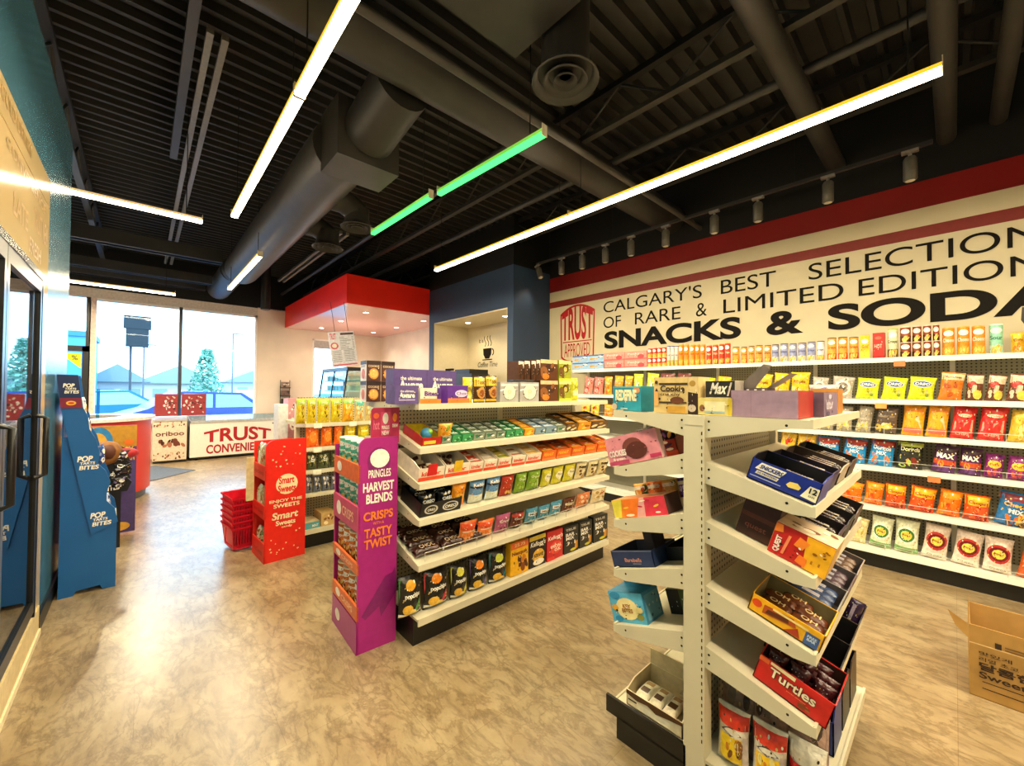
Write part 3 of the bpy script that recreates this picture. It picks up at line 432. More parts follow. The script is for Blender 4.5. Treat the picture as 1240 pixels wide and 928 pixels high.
# ------------------------------------------------------------------ node materials of the setting
def m_floor():
    m = bpy.data.materials.new('stone_look_vinyl'); m.use_nodes = True; nt = m.node_tree; L = nt.links.new; N = nt.nodes.new
    b = nt.nodes['Principled BSDF']; tc = N('ShaderNodeTexCoord')
    def noise(sx, sy, sc, det, rot=0., dist=0.):
        mp = N('ShaderNodeMapping'); mp.inputs['Scale'].default_value = (sx, sy, 1); mp.inputs['Rotation'].default_value = (0, 0, rot)
        n = N('ShaderNodeTexNoise'); n.inputs['Scale'].default_value = sc; n.inputs['Detail'].default_value = det; n.inputs['Roughness'].default_value = .65
        n.inputs['Distortion'].default_value = dist
        L(tc.outputs['Object'], mp.inputs['Vector']); L(mp.outputs[0], n.inputs['Vector']); return n.outputs['Fac']
    def ramp(src, *st):
        r = N('ShaderNodeValToRGB'); e = r.color_ramp.elements
        while len(e) < len(st): e.new(.5)
        for q, (p, c) in zip(e, st): q.position = p; q.color = (*lin(c), 1)
        L(src, r.inputs['Fac']); return r.outputs['Color']
    def mix(kind, fac, a, c):
        x = N('ShaderNodeMix'); x.data_type = 'RGBA'; x.blend_type = kind; x.inputs[0].default_value = fac
        L(a, x.inputs[6]); L(c, x.inputs[7]); return x.outputs[2]
    base = ramp(noise(1.0, .7, 3.2, 11, .5, .3), (.2, '#7d6a49'), (.45, '#978260'), (.6, '#a89573'), (.84, '#baa886'))
    fine = ramp(noise(1, .35, 22, 6, .62, .4), (.3, '#8a7c64'), (.52, '#ffffff'), (.75, '#fffaf0'))
    c = mix('MULTIPLY', .55, base, fine)
    vein = ramp(noise(1, .5, 8, 10, .62, .5), (.44, '#ffffff'), (.495, '#a39378'), (.54, '#ffffff'))
    c = mix('MULTIPLY', .5, c, vein)
    bt = N('ShaderNodeTexBrick'); bt.inputs['Scale'].default_value = 1.0; bt.inputs['Mortar Size'].default_value = .0012
    bt.inputs['Brick Width'].default_value = .92; bt.inputs['Row Height'].default_value = .46
    bt.inputs['Color1'].default_value = (1, 1, 1, 1); bt.inputs['Color2'].default_value = (.86, .85, .83, 1); bt.inputs['Mortar'].default_value = (.62, .56, .48, 1)
    L(tc.outputs['Object'], bt.inputs['Vector'])
    c = mix('MULTIPLY', .8, c, bt.outputs['Color'])
    L(c, b.inputs['Base Color']); b.inputs['Roughness'].default_value = .33; b.inputs['Specular IOR Level'].default_value = .8
    rr = N('ShaderNodeMapRange'); rr.inputs[3].default_value = .25; rr.inputs[4].default_value = .37
    L(noise(1, 1, 9, 4), rr.inputs[0]); L(rr.outputs[0], b.inputs['Roughness'])
    return m
def m_peg(hexc):
    m = bpy.data.materials.new('pegboard'); m.use_nodes = True; nt = m.node_tree; L = nt.links.new; N = nt.nodes.new
    b = nt.nodes['Principled BSDF']; tc = N('ShaderNodeTexCoord')
    s = N('ShaderNodeSeparateXYZ'); L(tc.outputs['Object'], s.inputs[0])
    a = N('ShaderNodeMath'); a.operation = 'ADD'; L(s.outputs[0], a.inputs[0]); L(s.outputs[1], a.inputs[1])
    out = []
    for src in (a.outputs[0], s.outputs[2]):
        q = N('ShaderNodeMath'); q.operation = 'MULTIPLY'; q.inputs[1].default_value = 39.4; L(src, q.inputs[0])
        w = N('ShaderNodeMath'); w.operation = 'FRACT'; L(q.outputs[0], w.inputs[0])
        t = N('ShaderNodeMath'); t.operation = 'SUBTRACT'; t.inputs[1].default_value = .5; L(w.outputs[0], t.inputs[0])
        p = N('ShaderNodeMath'); p.operation = 'POWER'; p.inputs[1].default_value = 2; L(t.outputs[0], p.inputs[0]); out.append(p.outputs[0])
    d = N('ShaderNodeMath'); L(out[0], d.inputs[0]); L(out[1], d.inputs[1])
    lt = N('ShaderNodeMath'); lt.operation = 'LESS_THAN'; lt.inputs[1].default_value = .045; L(d.outputs[0], lt.inputs[0])
    x = N('ShaderNodeMix'); x.data_type = 'RGBA'; x.inputs[6].default_value = (*lin(hexc), 1); x.inputs[7].default_value = (*lin('#2c2920'), 1)
    L(lt.outputs[0], x.inputs[0]); L(x.outputs[2], b.inputs['Base Color']); b.inputs['Roughness'].default_value = .5
    return m
FLOOR = m_floor(); PEG = m_peg('#b3aa90')
M_CEIL = P('#22211f', .6, 0, .2, .3, 4.); M_DUCT = P('#272624', .5, .0, .2, .4, 6.); M_DUCTL = P('#373532', .45, .1, .15, .4, 6.); M_BLK = P('#0d0d0d', .6, 0, .1, .3)
M_CREAM = P('#cdc2a2', .6, 0, .04, .3, 3.); M_BEIGE = P('#e2d2be', .6, 0, .05, .3, 3.); M_NAVY = P('#2a3d57', .5, 0, .08, .4, 3.)
M_TEAL = P('#3d6a80', .22, 0, .06, .5, 2.); M_RED = P('#ee2414', .4, 0, .05, .4, 3.); M_DKRED = P('#7d1210', .5, 0, .08, .3, 3.); M_STRIPE = P('#7c2016', .5, 0, .05)
M_RACK = P('#d3cbae', .4, 0, .04, .4, 8.); M_WSHELF = P('#eeeade', .35, 0, .03, .4, 8.); M_KICK = P('#141310', .35, 0, .15, .5)
M_FRAMEW = P('#efebe6', .4, 0, .04); M_FRAMED = P('#3a3d42', .35, .2, .1); M_INK = P('#130e09', .7, 0, .05, .15)
# ------------------------------------------------------------------ room shell
XL, XR, YF, YB, ZD = -3.2, 4.95, -2.6, 10.9, 4.1
b = MB(); b.box(XL-.1, XR+.1, YF-.1, YB+.1, -.08, 0, FLOOR); struct('floor', b, 'mottled beige stone-look vinyl floor', 'floor')
b = MB(); n = int((YB-YF)/.15); prof = []
for i in range(n+1):
    y = YF+i*.15; prof += [(y, ZD+.06), (y+.085, ZD+.06), (y+.1, ZD), (y+.135, ZD)]
vs = [(x, min(y, YB+.1), z) for y, z in prof for x in (XL-.1, XR+.1)]
b.add(vs, [(2*i, 2*i+1, 2*i+3, 2*i+2) for i in range(len(prof)-1)], M_CEIL)
b.box(XL-.1, XR+.1, YF-.1, YB+.1, ZD+.075, ZD+.13, M_CEIL); struct('ceiling', b, 'dark ribbed metal deck ceiling', 'ceiling')
# right wall with painted bands
b = MB(); W = XR
for z0, z1, m in ((0, 2.79, M_CREAM), (2.79, 2.89, M_STRIPE), (2.89, 3.05, M_CREAM), (3.05, 3.285, M_DKRED), (3.285, ZD+.06, M_BLK)): b.box(W, W+.1, YF, 4.5, z0, z1, m)
b.box(W, W+.1, 4.5, YB, 0, 3.36, M_BEIGE); b.box(W, W+.1, 4.5, YB, 3.36, ZD+.06, M_BLK)
struct('wall_right', b, 'cream right wall with dark red bands', 'wall')
b = MB(); b.box(XL-.1, XR+.1, YF-.1, YF, 0, ZD+.06, M_BEIGE); struct('wall_front', b, 'beige wall behind the photographer', 'wall')
b = MB(); b.box(XL-.1, XL, YF, YB, 0, ZD+.06, M_BEIGE); struct('wall_left', b, 'beige wall beyond the entrance', 'wall')
# partition that holds the cooler
PX = -.43
PANEL = P('#c4ab7c', .14, 0, .1, .5, 1.5)
b = MB()
b.box(-1.3, PX, YF, 1.85, 0, 2.68, M_TEAL); b.box(-1.3, PX, YF, 4.66, 2.68, 3.36, M_TEAL); b.box(-1.3, PX, 3.66, 4.66, 0, 2.68, M_TEAL)
b.box(-1.3, PX-.02, 1.85, 3.66, 2.08, 2.68, M_TEAL)
struct('wall_partition', b, 'glossy teal blue partition wall around the cooler', 'wall')
b = MB()   # beige printed panels above and beside the cooler
b.box(PX-.02, PX+.006, 1.2, 3.66, 2.52, 2.675, PANEL); b.box(PX-.02, PX+.006, 1.2, 3.66, 2.07, 2.514, PANEL); b.box(PX-.02, PX+.006, 3.47, 3.66, 0.0, 2.066, PANEL)
ink = P('#a8874a', .3, 0, .05)
F = lambda u, v, e: (PX+.0065+e, u, v)
for t, y0, y1, z0, z1 in (('TRUST', 3.2, 3.42, 2.26, 2.38), ('NEW', 3.45, 3.6, 2.26, 2.38), ('LATE', 2.75, 3.05, 2.2, 2.3), ('CONVENIENCE', 2.6, 3.5, 2.43, 2.48), ('FRESH', 3.1, 3.4, 2.12, 2.2), ('COLD DRINKS', 2.5, 3.1, 2.58, 2.64)):
    b.marks(F, [('t', t, y0, z0, y1, z1, ink)], .0005)
struct('trim_1', b, 'gold beige printed panels round the cooler', 'trim')
b = MB(); b.box(PX, PX+.012, 3.64, 4.66, 0, .1, M_KICK); struct('baseboard_left', b, 'black baseboard of the teal partition', 'baseboard')
b = MB(); b.box(PX-.3, PX+.012, 1.2, 3.62, 0, .17, P('#cdb98a', .4)); b.box(PX, PX+.02, 1.2, 3.62, 0, .035, P('#e0d2ac', .4)); struct('baseboard_cooler', b, 'cream plinth under the cooler', 'baseboard')
# back wall with windows, door opening
b = MB(); y0, y1 = YB, YB+.15
def bw(x0, x1, z0, z1, m=M_BEIGE): b.box(x0, x1, y0, y1, z0, z1, m)
bw(XL, -1.78, 0, 3.12); bw(-.72, 1.96, 0, .72); bw(1.96, 3.16, 0, 3.32); bw(4.02, XR, 0, 3.32); bw(3.16, 4.02, 0, .8); bw(3.16, 4.02, 2.7, 3.32)
bw(XL, 1.96, 3.12, 3.3, P('#cfc6bc', .5)); bw(XL, XR, 3.3, ZD+.06, M_BLK)
struct('wall_back', b, 'beige back wall with the shop windows', 'wall')
GL = glass('window_glass', '#eef8fa', .02)
def window(name, x0, x1, z0, z1, mull, lab, pane=True):
    r = thing(name, lab, 'window', ((x0+x1)/2, YB, z0)); r['kind'] = 'structure'; ox, oz = (x0+x1)/2, z0
    f = MB(); w = .045
    f.box(x0-ox, x1-ox, -.01, .09, 0, w, M_FRAMEW); f.box(x0-ox, x1-ox, -.01, .09, z1-z0-w, z1-z0, M_FRAMEW)
    f.box(x0-ox, x0-ox+w, -.01, .09, 0, z1-z0, M_FRAMEW); f.box(x1-ox-w, x1-ox, -.01, .09, 0, z1-z0, M_FRAMEW)
    for x, ww, m in mull: f.box(x-ox-ww/2, x-ox+ww/2, -.02, .1, 0, z1-z0, m)
    f.build('window_frame', r); g = MB(); g.box(x0-ox+.02, x1-ox-.02, .035, .04, .02, z1-z0-.02, GL); g.build('glass_pane', r)
    return r
window('window_1', -.72, 1.96, .72, 3.12, ((-.69, .09, P('#dcc8bc', .4)), (.585, .055, M_FRAMED)), 'wide shop window behind the freezers')
w2 = window('window_2', 3.16, 4.02, .8, 2.7, (), 'narrow window under the red canopy')
k = MB(); k.box(-.4, .4, -.012, 0, 1.66, 1.86, P('#b8b4b0', .6)); k.build('roller_blind', w2)
d = thing('door_1', 'dark framed entrance door with glass beside the shop window', 'door', (-1.25, YB, 0)); d['kind'] = 'structure'
f = MB(); K = P('#26282b', .35)
for x0, x1, z0, z1 in ((-.53, -.43, 0, 3.12), (.43, .53, 0, 2.2), (-.53, .53, 2.1, 2.2), (-.43, .43, 0, .12), (.47, .53, 2.2, 3.12)): f.box(x0, x1, -.02, .1, z0, z1, K)
f.build('door_frame', d); g = MB(); g.box(-.44, .44, .035, .04, .1, 2.12, GL); g.box(-.47, .5, .035, .04, 2.18, 3.12, GL); g.build('door_glass', d)
h = MB(); h.tube([(.36, -.03, .95), (.36, -.06, .97), (.36, -.06, 1.28), (.36, -.03, 1.3)], .012, P('#9a9a98', .3, .8)); h.build('door_handle', d)
s = MB(); s.add([(.14, -.026, 2.06), (.42, -.026, 2.06), (.42, -.026, 1.78)], [(0, 1, 2)], P('#e6d91c', .4)); s.marks(lambda u, v, e: (u, -.027-e, v), [('t', '%', .3, 1.93, .38, 2.02, P('#3a5a2a'))]); s.build('yellow_sticker', d)
# navy block with the coffee recess
BX, BY0, BY1 = 4.13, 4.5, 6.92
b = MB(); b.box(BX, XR, BY0, 4.63, 0, 3.36, M_NAVY); b.box(BX, XR, 6.76, BY1, 0, 3.36, M_NAVY); b.box(BX, XR, 4.63, 6.76, 2.72, 3.36, M_NAVY); b.box(BX, XR, 4.63, 6.76, 0, .9, M_NAVY)
b.box(BX, XR, BY0, BY1, 3.36, ZD+.06, M_BLK); struct('wall_nook', b, 'navy blue block holding the lit coffee recess', 'wall')
b = MB(); WN = P('#ded2b4', .5, 0, .03); b.box(4.93, 4.949, 4.63, 6.76, .9, 2.72, WN); b.box(BX+.01, 4.93, 6.745, 6.76, .9, 2.72, WN); b.box(BX+.01, 4.93, 4.63, 4.645, .9, 2.72, WN); b.box(BX+.01, 4.93, 4.645, 6.745, 2.7, 2.72, WN); b.box(BX-.01, 4.93, 4.645, 6.745, .9, .93, P('#8a8478', .3))
for yy in (5.05, 5.75, 6.45): pass
struct('trim_2', b, 'cream lining and counter of the coffee recess', 'trim')
# red canopy
b = MB(); b.box(2.53, BX, 6.92, YB, 2.9, 3.4, M_RED); b.box(BX, XR, 6.92, YB, 2.9, 3.4, M_RED); b.box(2.54, XR-.01, 6.93, YB-.01, 2.893, 2.9, P('#eaaea2', .12, 0, .03, .6)); struct('ceiling_canopy', b, 'red dropped canopy over the service counter', 'canopy')
# ------------------------------------------------------------------ lettering on the walls
RES[0] = 10
t = thing('wall_lettering', 'large black slogan lettering on the cream wall above the shelves', 'wall lettering', (4.949, 1.5, 2.05))
def word(s, ya, yb, z0, z1, bold):
    k = MB(); k.marks(lambda u, v, e: (-e-.001, -u, v), [('t', s, -(ya-1.5), z0-2.05, -(yb-1.5), z1-2.05, M_INK, bold)], .0015); return k.build('lettering', t)
for s, ya, yb in (("CALGARY'S", 3.442, 2.04), ('BEST', 1.824, 1.27), ('SELECTION', .985, -.47)): word(s, ya, yb, 2.577, 2.742, .0)
for s, ya, yb in (('OF', 3.441, 3.15), ('RARE', 2.933, 2.3), ('&', 2.11, 1.98), ('LIMITED', 1.797, .71), ('EDITIONS', .6, -.62)): word(s, ya, yb, 2.352, 2.512, .0)
for s, ya, yb in (('SNACKS', 3.425, 1.61), ('&', 1.36, 1.03), ('SODA', .83, -.62)): word(s, ya, yb, 2.05, 2.3, .035)
RES[0] = 4
t = thing('shield_emblem', 'red and white shield emblem on the cream wall beside the navy column', 'emblem', (4.949, 3.93, 1.9))
RD = P('#b3161c', .45); k = MB()
def sh(w, h0, h1, bow, n=10):
    p = [(-w+2*w*i/n, h1-bow*(2*i/n-1)**2) for i in range(n+1)]
    return p+[(w*cos(a)*1.0, h0+.12+.12*sin(a)) for a in [-(pi/2)*j/5 for j in range(1, 5)]]+[(-w*cos(a), h0+.12+.12*sin(a)) for a in [-(pi/2)*j/5 for j in range(4, 0, -1)]]
o1, o2 = sh(.335, -.02, .88, .12), sh(.31, .0, .85, .12)
for i in range(len(o1)): 
    j = (i+1) % len(o1); k.add([(-.002, -o1[i][0], o1[i][1]), (-.002, -o1[j][0], o1[j][1]), (-.002, -o2[j][0], o2[j][1]), (-.002, -o2[i][0], o2[i][1])], [(0, 1, 2, 3)], RD)
k.build('shield_outline', t); k = MB(); Fs = lambda u, v, e: (-e-.001, -u, v)
k.marks(Fs, [('arch', 'TRUST', -.3, .33, .3, .86, RD, .18)], .0015); k.build('lettering', t); k = MB(); k.marks(Fs, [('t', 'APPROVED', -.25, .07, .25, .28, RD, .0), ('r', -.28, .3, .28, .315, RD)], .0015); k.build('lettering', t)
t = thing('cup_decal', 'black steaming coffee cup decal reading Coffee Time in the recess', 'wall decal', (4.928, 6.1, 1.95))
k = MB(); Fc = lambda u, v, e: (-e-.001, -u, v)
k.marks(Fc, [('p', [(-.13, .3), (.13, .3), (.12, .18), (.06, .1), (-.06, .1), (-.12, .18)], M_INK), ('r', -.15, .07, .15, .09, M_INK)], .001)
for i in range(8):
    a0, a1 = -1.2+2.6*i/8, -1.2+2.6*(i+1)/8; k.add([Fc(.13+r*cos(a), .22+r*sin(a), .001) for a, r in ((a0, .05), (a1, .05), (a1, .075), (a0, .075))], [(0, 1, 2, 3)], M_INK)
for x in (-.07, .02, .1):
    k.tube([(-.002, -(x+.025*sin(6*q/8)), .34+.2*q/8) for q in range(9)], .007, M_INK, 5)
k.marks(Fc, [('t', 'it is', -.26, .42, -.12, .5, M_INK)], .001); k.build('cup_picture', t)
k = MB(); k.marks(Fc, [('t', 'Coffee Time', -.3, -.06, .3, .04, M_INK, .0, .2)], .001); k.build('lettering', t)
# ------------------------------------------------------------------ lights that hang from the deck
WARM = '#ffd9a0'
TUBE_S, EDGE_S = 30., 1.1
def strip(p0, p1, lab, grp, col='#ffe8c0', edge='#ffc62a', s=TUBE_S, es=EDGE_S, w=.046, hang=True, nm='linear_light'):
    p0, p1 = Vector(p0), Vector(p1); L = (p1-p0).length; yaw = math.atan2((p1-p0).y, (p1-p0).x)
    t = thing(nm, lab, 'light', tuple((p0+p1)/2), (0, 0, yaw), grp)
    k = MB(); k.box(-L/2, L/2, -w/2-.003, w/2+.003, .012, .032, P('#b98a30', .5, 0, .1, .3, 30., edge, es)); k.box(-L/2-.004, -L/2, -w/2-.006, w/2+.006, -.012, .062, P('#cfc6ae', .4)); k.box(L/2, L/2+.004, -w/2-.006, w/2+.006, -.012, .062, P('#cfc6ae', .4)); k.build('housing', t)  # housing side emits too, standing in for the tube's coloured edge glow
    k = MB(); k.box(-L/2, L/2, -w/2, w/2, -.012, .012, E(col, s)); k.build('diffuser', t)
    if hang:
        for x in (-L/2+.12, L/2-.12):
            k = MB(); k.tube([(x, 0, .06), (x, 0, ZD-p0.z)], .004, M_BLK, 5); k.build('hanger_wire', t)
    return t
strip((.61, 2.42, 3.05), (.614, 4.53, 3.05), 'long warm white tube light nearest the teal partition, far half', 'warm tube lights')
strip((.61, .25, 3.05), (.61, 2.40, 3.05), 'long warm white tube light nearest the teal partition, near half', 'warm tube lights')
strip((2.9, 2.40, 3.05), (2.9, 4.7, 3.05), 'warm tube light hung along the wall shelves, far half', 'warm tube lights')
strip((2.9, .03, 3.05), (2.9, 2.39, 3.05), 'warm tube light hung along the wall shelves, near half', 'warm tube lights')
strip((1.75, 2.93, 3.05), (1.735, 4.04, 3.05), 'short glowing green tube light, the smaller green one', 'green tube lights', '#50ff78', '#00b23c', 2.2, 1.2, .036)
strip((1.83, 1.72, 3.05), (1.775, 2.84, 3.05), 'longer glowing green tube light ending near the round diffuser', 'green tube lights', '#50ff78', '#00b23c', 2.2, 1.2, .036)
strip((1.034, 5.67, 3.05), (1.026, 7.92, 3.05), 'short warm tube light under the spiral duct', 'warm tube lights')
strip((-2.2, 4.9, 3.05), (.405, 4.9, 3.05), 'white tube light crossing behind the teal partition top', 'cross tube lights', '#ffeccc', '#d8b880', 26., 1.)
strip((-2.4, 9.09, 3.05), (.402, 9.09, 3.05), 'thin white tube light along the top of the shop window', 'cross tube lights', '#ffeccc', '#d8b880', 26., 1.)
# track with spotlights along the wall
t = thing('light_track', 'thin black track carrying the row of spotlights above the wall lettering', 'light track', (4.5, 2.2, 3.39))
k = MB(); k.box(-.017, .017, -2.1, 2.17, 0, .03, P('#2a2a2a', .35)); k.build('rail', t)
for y in (-1.2, .8, 1.9): k = MB(); k.tube([(0, y, .03), (0, y, ZD-3.39)], .004, M_BLK, 5); k.build('hanger_wire', t)
HEAD = None
for i, y in enumerate((4.352, 3.866, 3.489, 3.107, 2.727, 2.271, 1.725, 1.308, .751, .226)):
    if HEAD is None:
        t = HEAD = thing('track_spotlight', '', 'spotlight', (4.5, y, 3.38))
        k = MB(); k.box(-.02, .02, -.05, .05, -.012, .01, P('#8d8a84', .35, .4)); k.tube([(0, 0, -.01), (0, 0, -.05)], .012, P('#8d8a84', .35, .4), 8); k.build('mount', t)
        k = MB(); k.lathe([(.034, 0), (.043, .01), (.043, .17), (.03, .19)], (0, 0, -.235), P('#5a5750', .4, .2), 16); k.build('lamp_head', t)
        k = MB(); k.lathe([(.001, -.001), (.03, -.001)], (0, 0, -.2355), P('#c9c2b0', .3), 14); k.build('lens', t)
    else: t = copy_tree(HEAD)
    t.location = (4.5, y, 3.38)
    t.rotation_euler = (rad(-25), rad(8), 0) if i == 0 else (0, 0, 0)
    t.name = 'track_spotlight' if i == 0 else 'track_spotlight.%03d' % i
    later(t, 'grey cylinder spotlight', 'spotlight', 'on the track over the wall sign', 'the navy column', i, 'track spotlights')
# ------------------------------------------------------------------ pipes and ducts under the deck
def pipe(nm, lab, p0, p1, r, m=M_DUCT, grp=None, n=16):
    p0, p1 = Vector(p0), Vector(p1); k = MB(); k.tube([(0, 0, 0), p1-p0], r, m, n); o = k.build(nm, loc=p0); return tag(o, lab, 'pipe' if 'pipe' in nm else 'duct', grp)
pipe('round_duct', 'dark round duct meeting the sign wall above the last spotlights', (XL, .76, 3.65), (XR, .76, 3.65), .075)
pipe('round_duct', 'dark round duct crossing at the near end of the tube light', (XL, .03, 3.6), (XR, .03, 3.6), .06)
pipe('round_duct', 'thinnest dark round duct at the upper corner over the sign wall', (XL, -.25, 3.62), (XR, -.25, 3.62), .05)
pipe('sprinkler_pipe', 'dark straight pipe under the deck parallel to the wall sign', (3.42, YF, 3.72), (3.42, YB, 3.72), .035)
pipe('sprinkler_pipe', 'thin dark pipe behind the far half of the wall tube light', (2.45, 2.5, 3.7), (2.45, YB, 3.7), .03)
pipe('round_duct', 'thick dark round duct crossing the ceiling behind the round diffuser', (XL, 2.42, 3.62), (XR, 2.42, 3.62), .17, M_DUCT)
pipe('sprinkler_pipe', 'thin dark pipe running beside the thick round duct across the ceiling', (XL, 2.06, 3.42), (XR, 2.06, 3.42), .028, M_DUCTL)
k = MB(); k.box(0, .62, .28, 1.2, 0, .42, M_DUCT); k.box(.1, .5, 1.2, 1.3, .1, .36, M_DUCT); o = k.build('air_handler', loc=(1.05, .62, 3.5)); tag(o, 'bulky dark ventilation box hung under the deck near the first tube light', 'duct')
# spiral duct
t = thing('spiral_duct', 'big dark grey spiral duct running towards the shop window', 'duct', (1.25, 3.6, 3.5))
k = MB()
R0 = .25; path = [(0, y*.1-.06, 0) for y in range(0, 49)]; rr = [R0*(1+.022*(i % 2)) for i in range(49)]
k.tube(path, rr, M_DUCTL, 24); k.build('duct_run', t)
k = MB(); k.tube([(-.08, 5.0, .02), (-.08, 6.9, .02)], .2, M_DUCTL, 22); k.tube([(0, 4.8, 0), (-.08, 5.0, .02)], .2, M_DUCT, 22); k.build('narrow_run', t)
k = MB(); k.box(-.18, .325, -.44, -.05, -.25, .22, M_DUCTL); k.tube([(.07, -.43, 0), (.07, -.75, .06), (.07, -1.0, .1)], .2, M_DUCT, 20); k.build('plenum_box', t)
for x, y, z in ((.42, .78, -.05), (.42, 1.7, -.05)):
    k = MB(); k.tube([(.1, y, z), (x-.12, y, z), (x, y, z-.06), (x+.03, y, z-.12)], .13, M_DUCT, 16); k.build('branch', t)
def diffuser(x, y, z, r, lab, top):
    t = thing('ceiling_diffuser', lab, 'diffuser', (x, y, z), (0, 0, 0), 'round ceiling diffusers')
    k = MB()
    for a, c in ((1., .78), (.66, .46), (.36, .2)):
        k.lathe([(r*a, .0), (r*a*.98, -.012), (r*c, .05), (r*c*.98, .055)], (0, 0, 0), M_DUCTL, 28, True, False)
    k.lathe([(.001, .03), (r*.17, .03)], (0, 0, 0), M_DUCT, 16); k.build('rings', t)
    k = MB(); k.lathe([(r*.8, .04), (r*.72, .1), (r*.72, top)], (0, 0, 0), M_DUCT, 24); k.build('neck', t)
diffuser(1.84, 1.56, 3.3, .2, 'large round ceiling diffuser beside the longer green light', .78)
diffuser(1.70, 4.37, 3.2, .17, 'small round ceiling diffuser closer to the green light end', .2)
diffuser(1.68, 5.25, 3.2, .18, 'small round ceiling diffuser under the spiral duct branch, nearer the shop window', .2)
# joists and channels
def joist(x, lab):
    t = thing('ceiling_joist', lab, 'joist', (x, 0, 3.72)); k = MB()
    k.box(-.03, .03, YF, YB, .31, .36, M_BLK); k.box(-.03, .03, YF, YB, 0, .04, M_DUCT); k.build('chords', t); k = MB(); y = YF; s = 0
    while y < YB-.5: k.tube([(0, y, .02 if s else .33), (0, y+.45, .33 if s else .02)], .011, M_DUCT, 6); y += .45; s ^= 1
    k.build('web', t)
joist(2.95, 'black open web joist beside the round diffuser'); joist(4.25, 'black open web joist closest to the sign wall'); joist(-.55, 'black open web joist above the teal partition')
k = MB()
t = thing('metal_channel', 'pair of grey metal channels running under the deck to the window', 'channel', (.34, 3.4, 3.86))
for x in (-.035, .05): k = MB(); k.box(x-.02, x+.02, 0, 7.0, 0, .04, P('#6d6a63', .45, .2)); k.build('channel_rail', t)
k = MB(); k.box(-.16, -.10, -5, 2.2, .02, .1, M_DUCT); k.build('wide_rail', t)
t = thing('metal_channel', 'short pair of grey channels right of the spiral duct', 'channel', (2.0, 5.6, 3.55)) ; t['label'] = 'short pair of grey channels beside the small diffusers'
for x in (-.035, .05): k = MB(); k.box(x-.018, x+.018, 0, 3.4, 0, .04, P('#55524c', .45, .2)); k.build('channel_rail', t)
for y, z, h, lab in ((8.0, 3.45, .2, 'dark cross beam nearest the small tube light'), (9.3, 3.35, .16, 'dark cross beam close above the shop window'), (10.3, 3.42, .12, 'dark cross beam touching the top of the back wall')):
    k = MB(); k.box(XL, .93, -.06, .06, 0, h, M_DUCT); k.box(XL, .93, -.08, .08, 0, .02, M_DUCTL); o = k.build('ceiling_beam', loc=(0, y, z)); tag(o, lab, 'beam')
pipe('drop_pipe', 'short black vertical pipe hanging before the back wall beside the canopy', (1.9, 9.8, 3.1), (1.9, 9.8, 4.0), .09)
# pot lights
def pot(x, y, z, lab, grp):
    t = thing('pot_light', lab, 'pot light', (x, y, z), (0, 0, 0), grp); k = MB(); k.lathe([(.045, -.004), (.065, -.004), (.065, .0)], (0, 0, 0), P('#f2eee6', .3), 20, True, False); k.build('trim_ring', t)
    k = MB(); k.lathe([(.001, -.003), (.045, -.003)], (0, 0, 0), E('#fff0d4', 25.), 18); k.build('lamp_disc', t)
for i, (x, y) in enumerate(((3.12, 7.53), (3.12, 8.84), (3.15, 10.2), (4.38, 7.57), (4.4, 8.85), (4.37, 10.06))):
    pot(x, y, 2.893, ('%s pot light in the row under the canopy, %s' % (('near', 'middle', 'far')[i % 3], 'window side' if i < 3 else 'navy block side')), 'canopy pot lights')
pot(4.5, 6.15, 2.7, 'pot light in the coffee recess ceiling, canopy side', 'recess pot lights'); pot(4.54, 5.14, 2.7, 'pot light in the coffee recess ceiling, sign wall side', 'recess pot lights')

# ------------------------------------------------------------------ shelving
def shelf_part(par, x0, x1, s, yb, yf, zb, zf, m=M_RACK, lip=.034, bdrop=.07, name='shelf', ends=True):
    """one shelf: sloping deck + price lip, with an end bracket at each end as sub-parts. s=-1: front towards -y"""
    k = MB(); t = .012
    k.prism([(yb, zb), (yf, zf), (yf, zf-t), (yb, zb-t)], lambda a, c: (x0, s*a, c), lambda a, c: (x1, s*a, c), m)
    k.box(x0, x1, min(s*yf, s*(yf+.008)), max(s*yf, s*(yf+.008)), zf-lip*.85, zf+lip*.15, m)
    o = k.build(name, par)
    if ends:
        for xa in (x0, x1-.004):
            q = MB(); xa += (-.0025 if xa == x0 else .0025); q.prism([(yb, zb+.002), (yf, zf+.002), (yf+.0085, zf+lip*.15), (yf+.0085, zf-lip*.85), (yf-.05, zf-lip*.9), (yb, zb-bdrop)], lambda a, c: (xa, s*a, c), lambda a, c: (xa+.004, s*a, c), m)
            for a, nz in ((.07, (.02, .05)), (1.25, (.018,))):
                hx = xa-.0006 if xa < (x0+x1)/2 else xa+.0046
                for zz in nz: q.add([(hx, s*(yb+a*.2+.0045*cos(j)), zb+(zf-zb)*(a*.2)/(yf-yb)-zz+.0045*sin(j)) for j in (0, 1.05, 2.1, 3.14, 4.2, 5.2)], [(0, 1, 2, 3, 4, 5)], M_BLK)
            q.build('bracket', o)
    return o
def base_part(par, x0, x1, s, yf, z, m=M_RACK, inset=.05):
    k = MB(); k.box(x0, x1, min(0, s*yf), max(0, s*yf), z-.012, z, m); k.box(x0, x1, min(s*yf, s*(yf+.008)), max(s*yf, s*(yf+.008)), z-.035, z+.006, m); o = k.build('base_deck', par)
    k = MB(); yk = yf-inset; k.box(x0+.01, x1-.01, min(0, s*yk), max(0, s*yk), 0, z-.013, M_KICK); k.box(x0, x0+.01, min(0, s*yk), max(0, s*yk), 0, z-.013, M_KICK); k.box(x1-.01, x1, min(0, s*yk), max(0, s*yk), 0, z-.013, M_KICK); k.build('kick_plate', par)
    return o
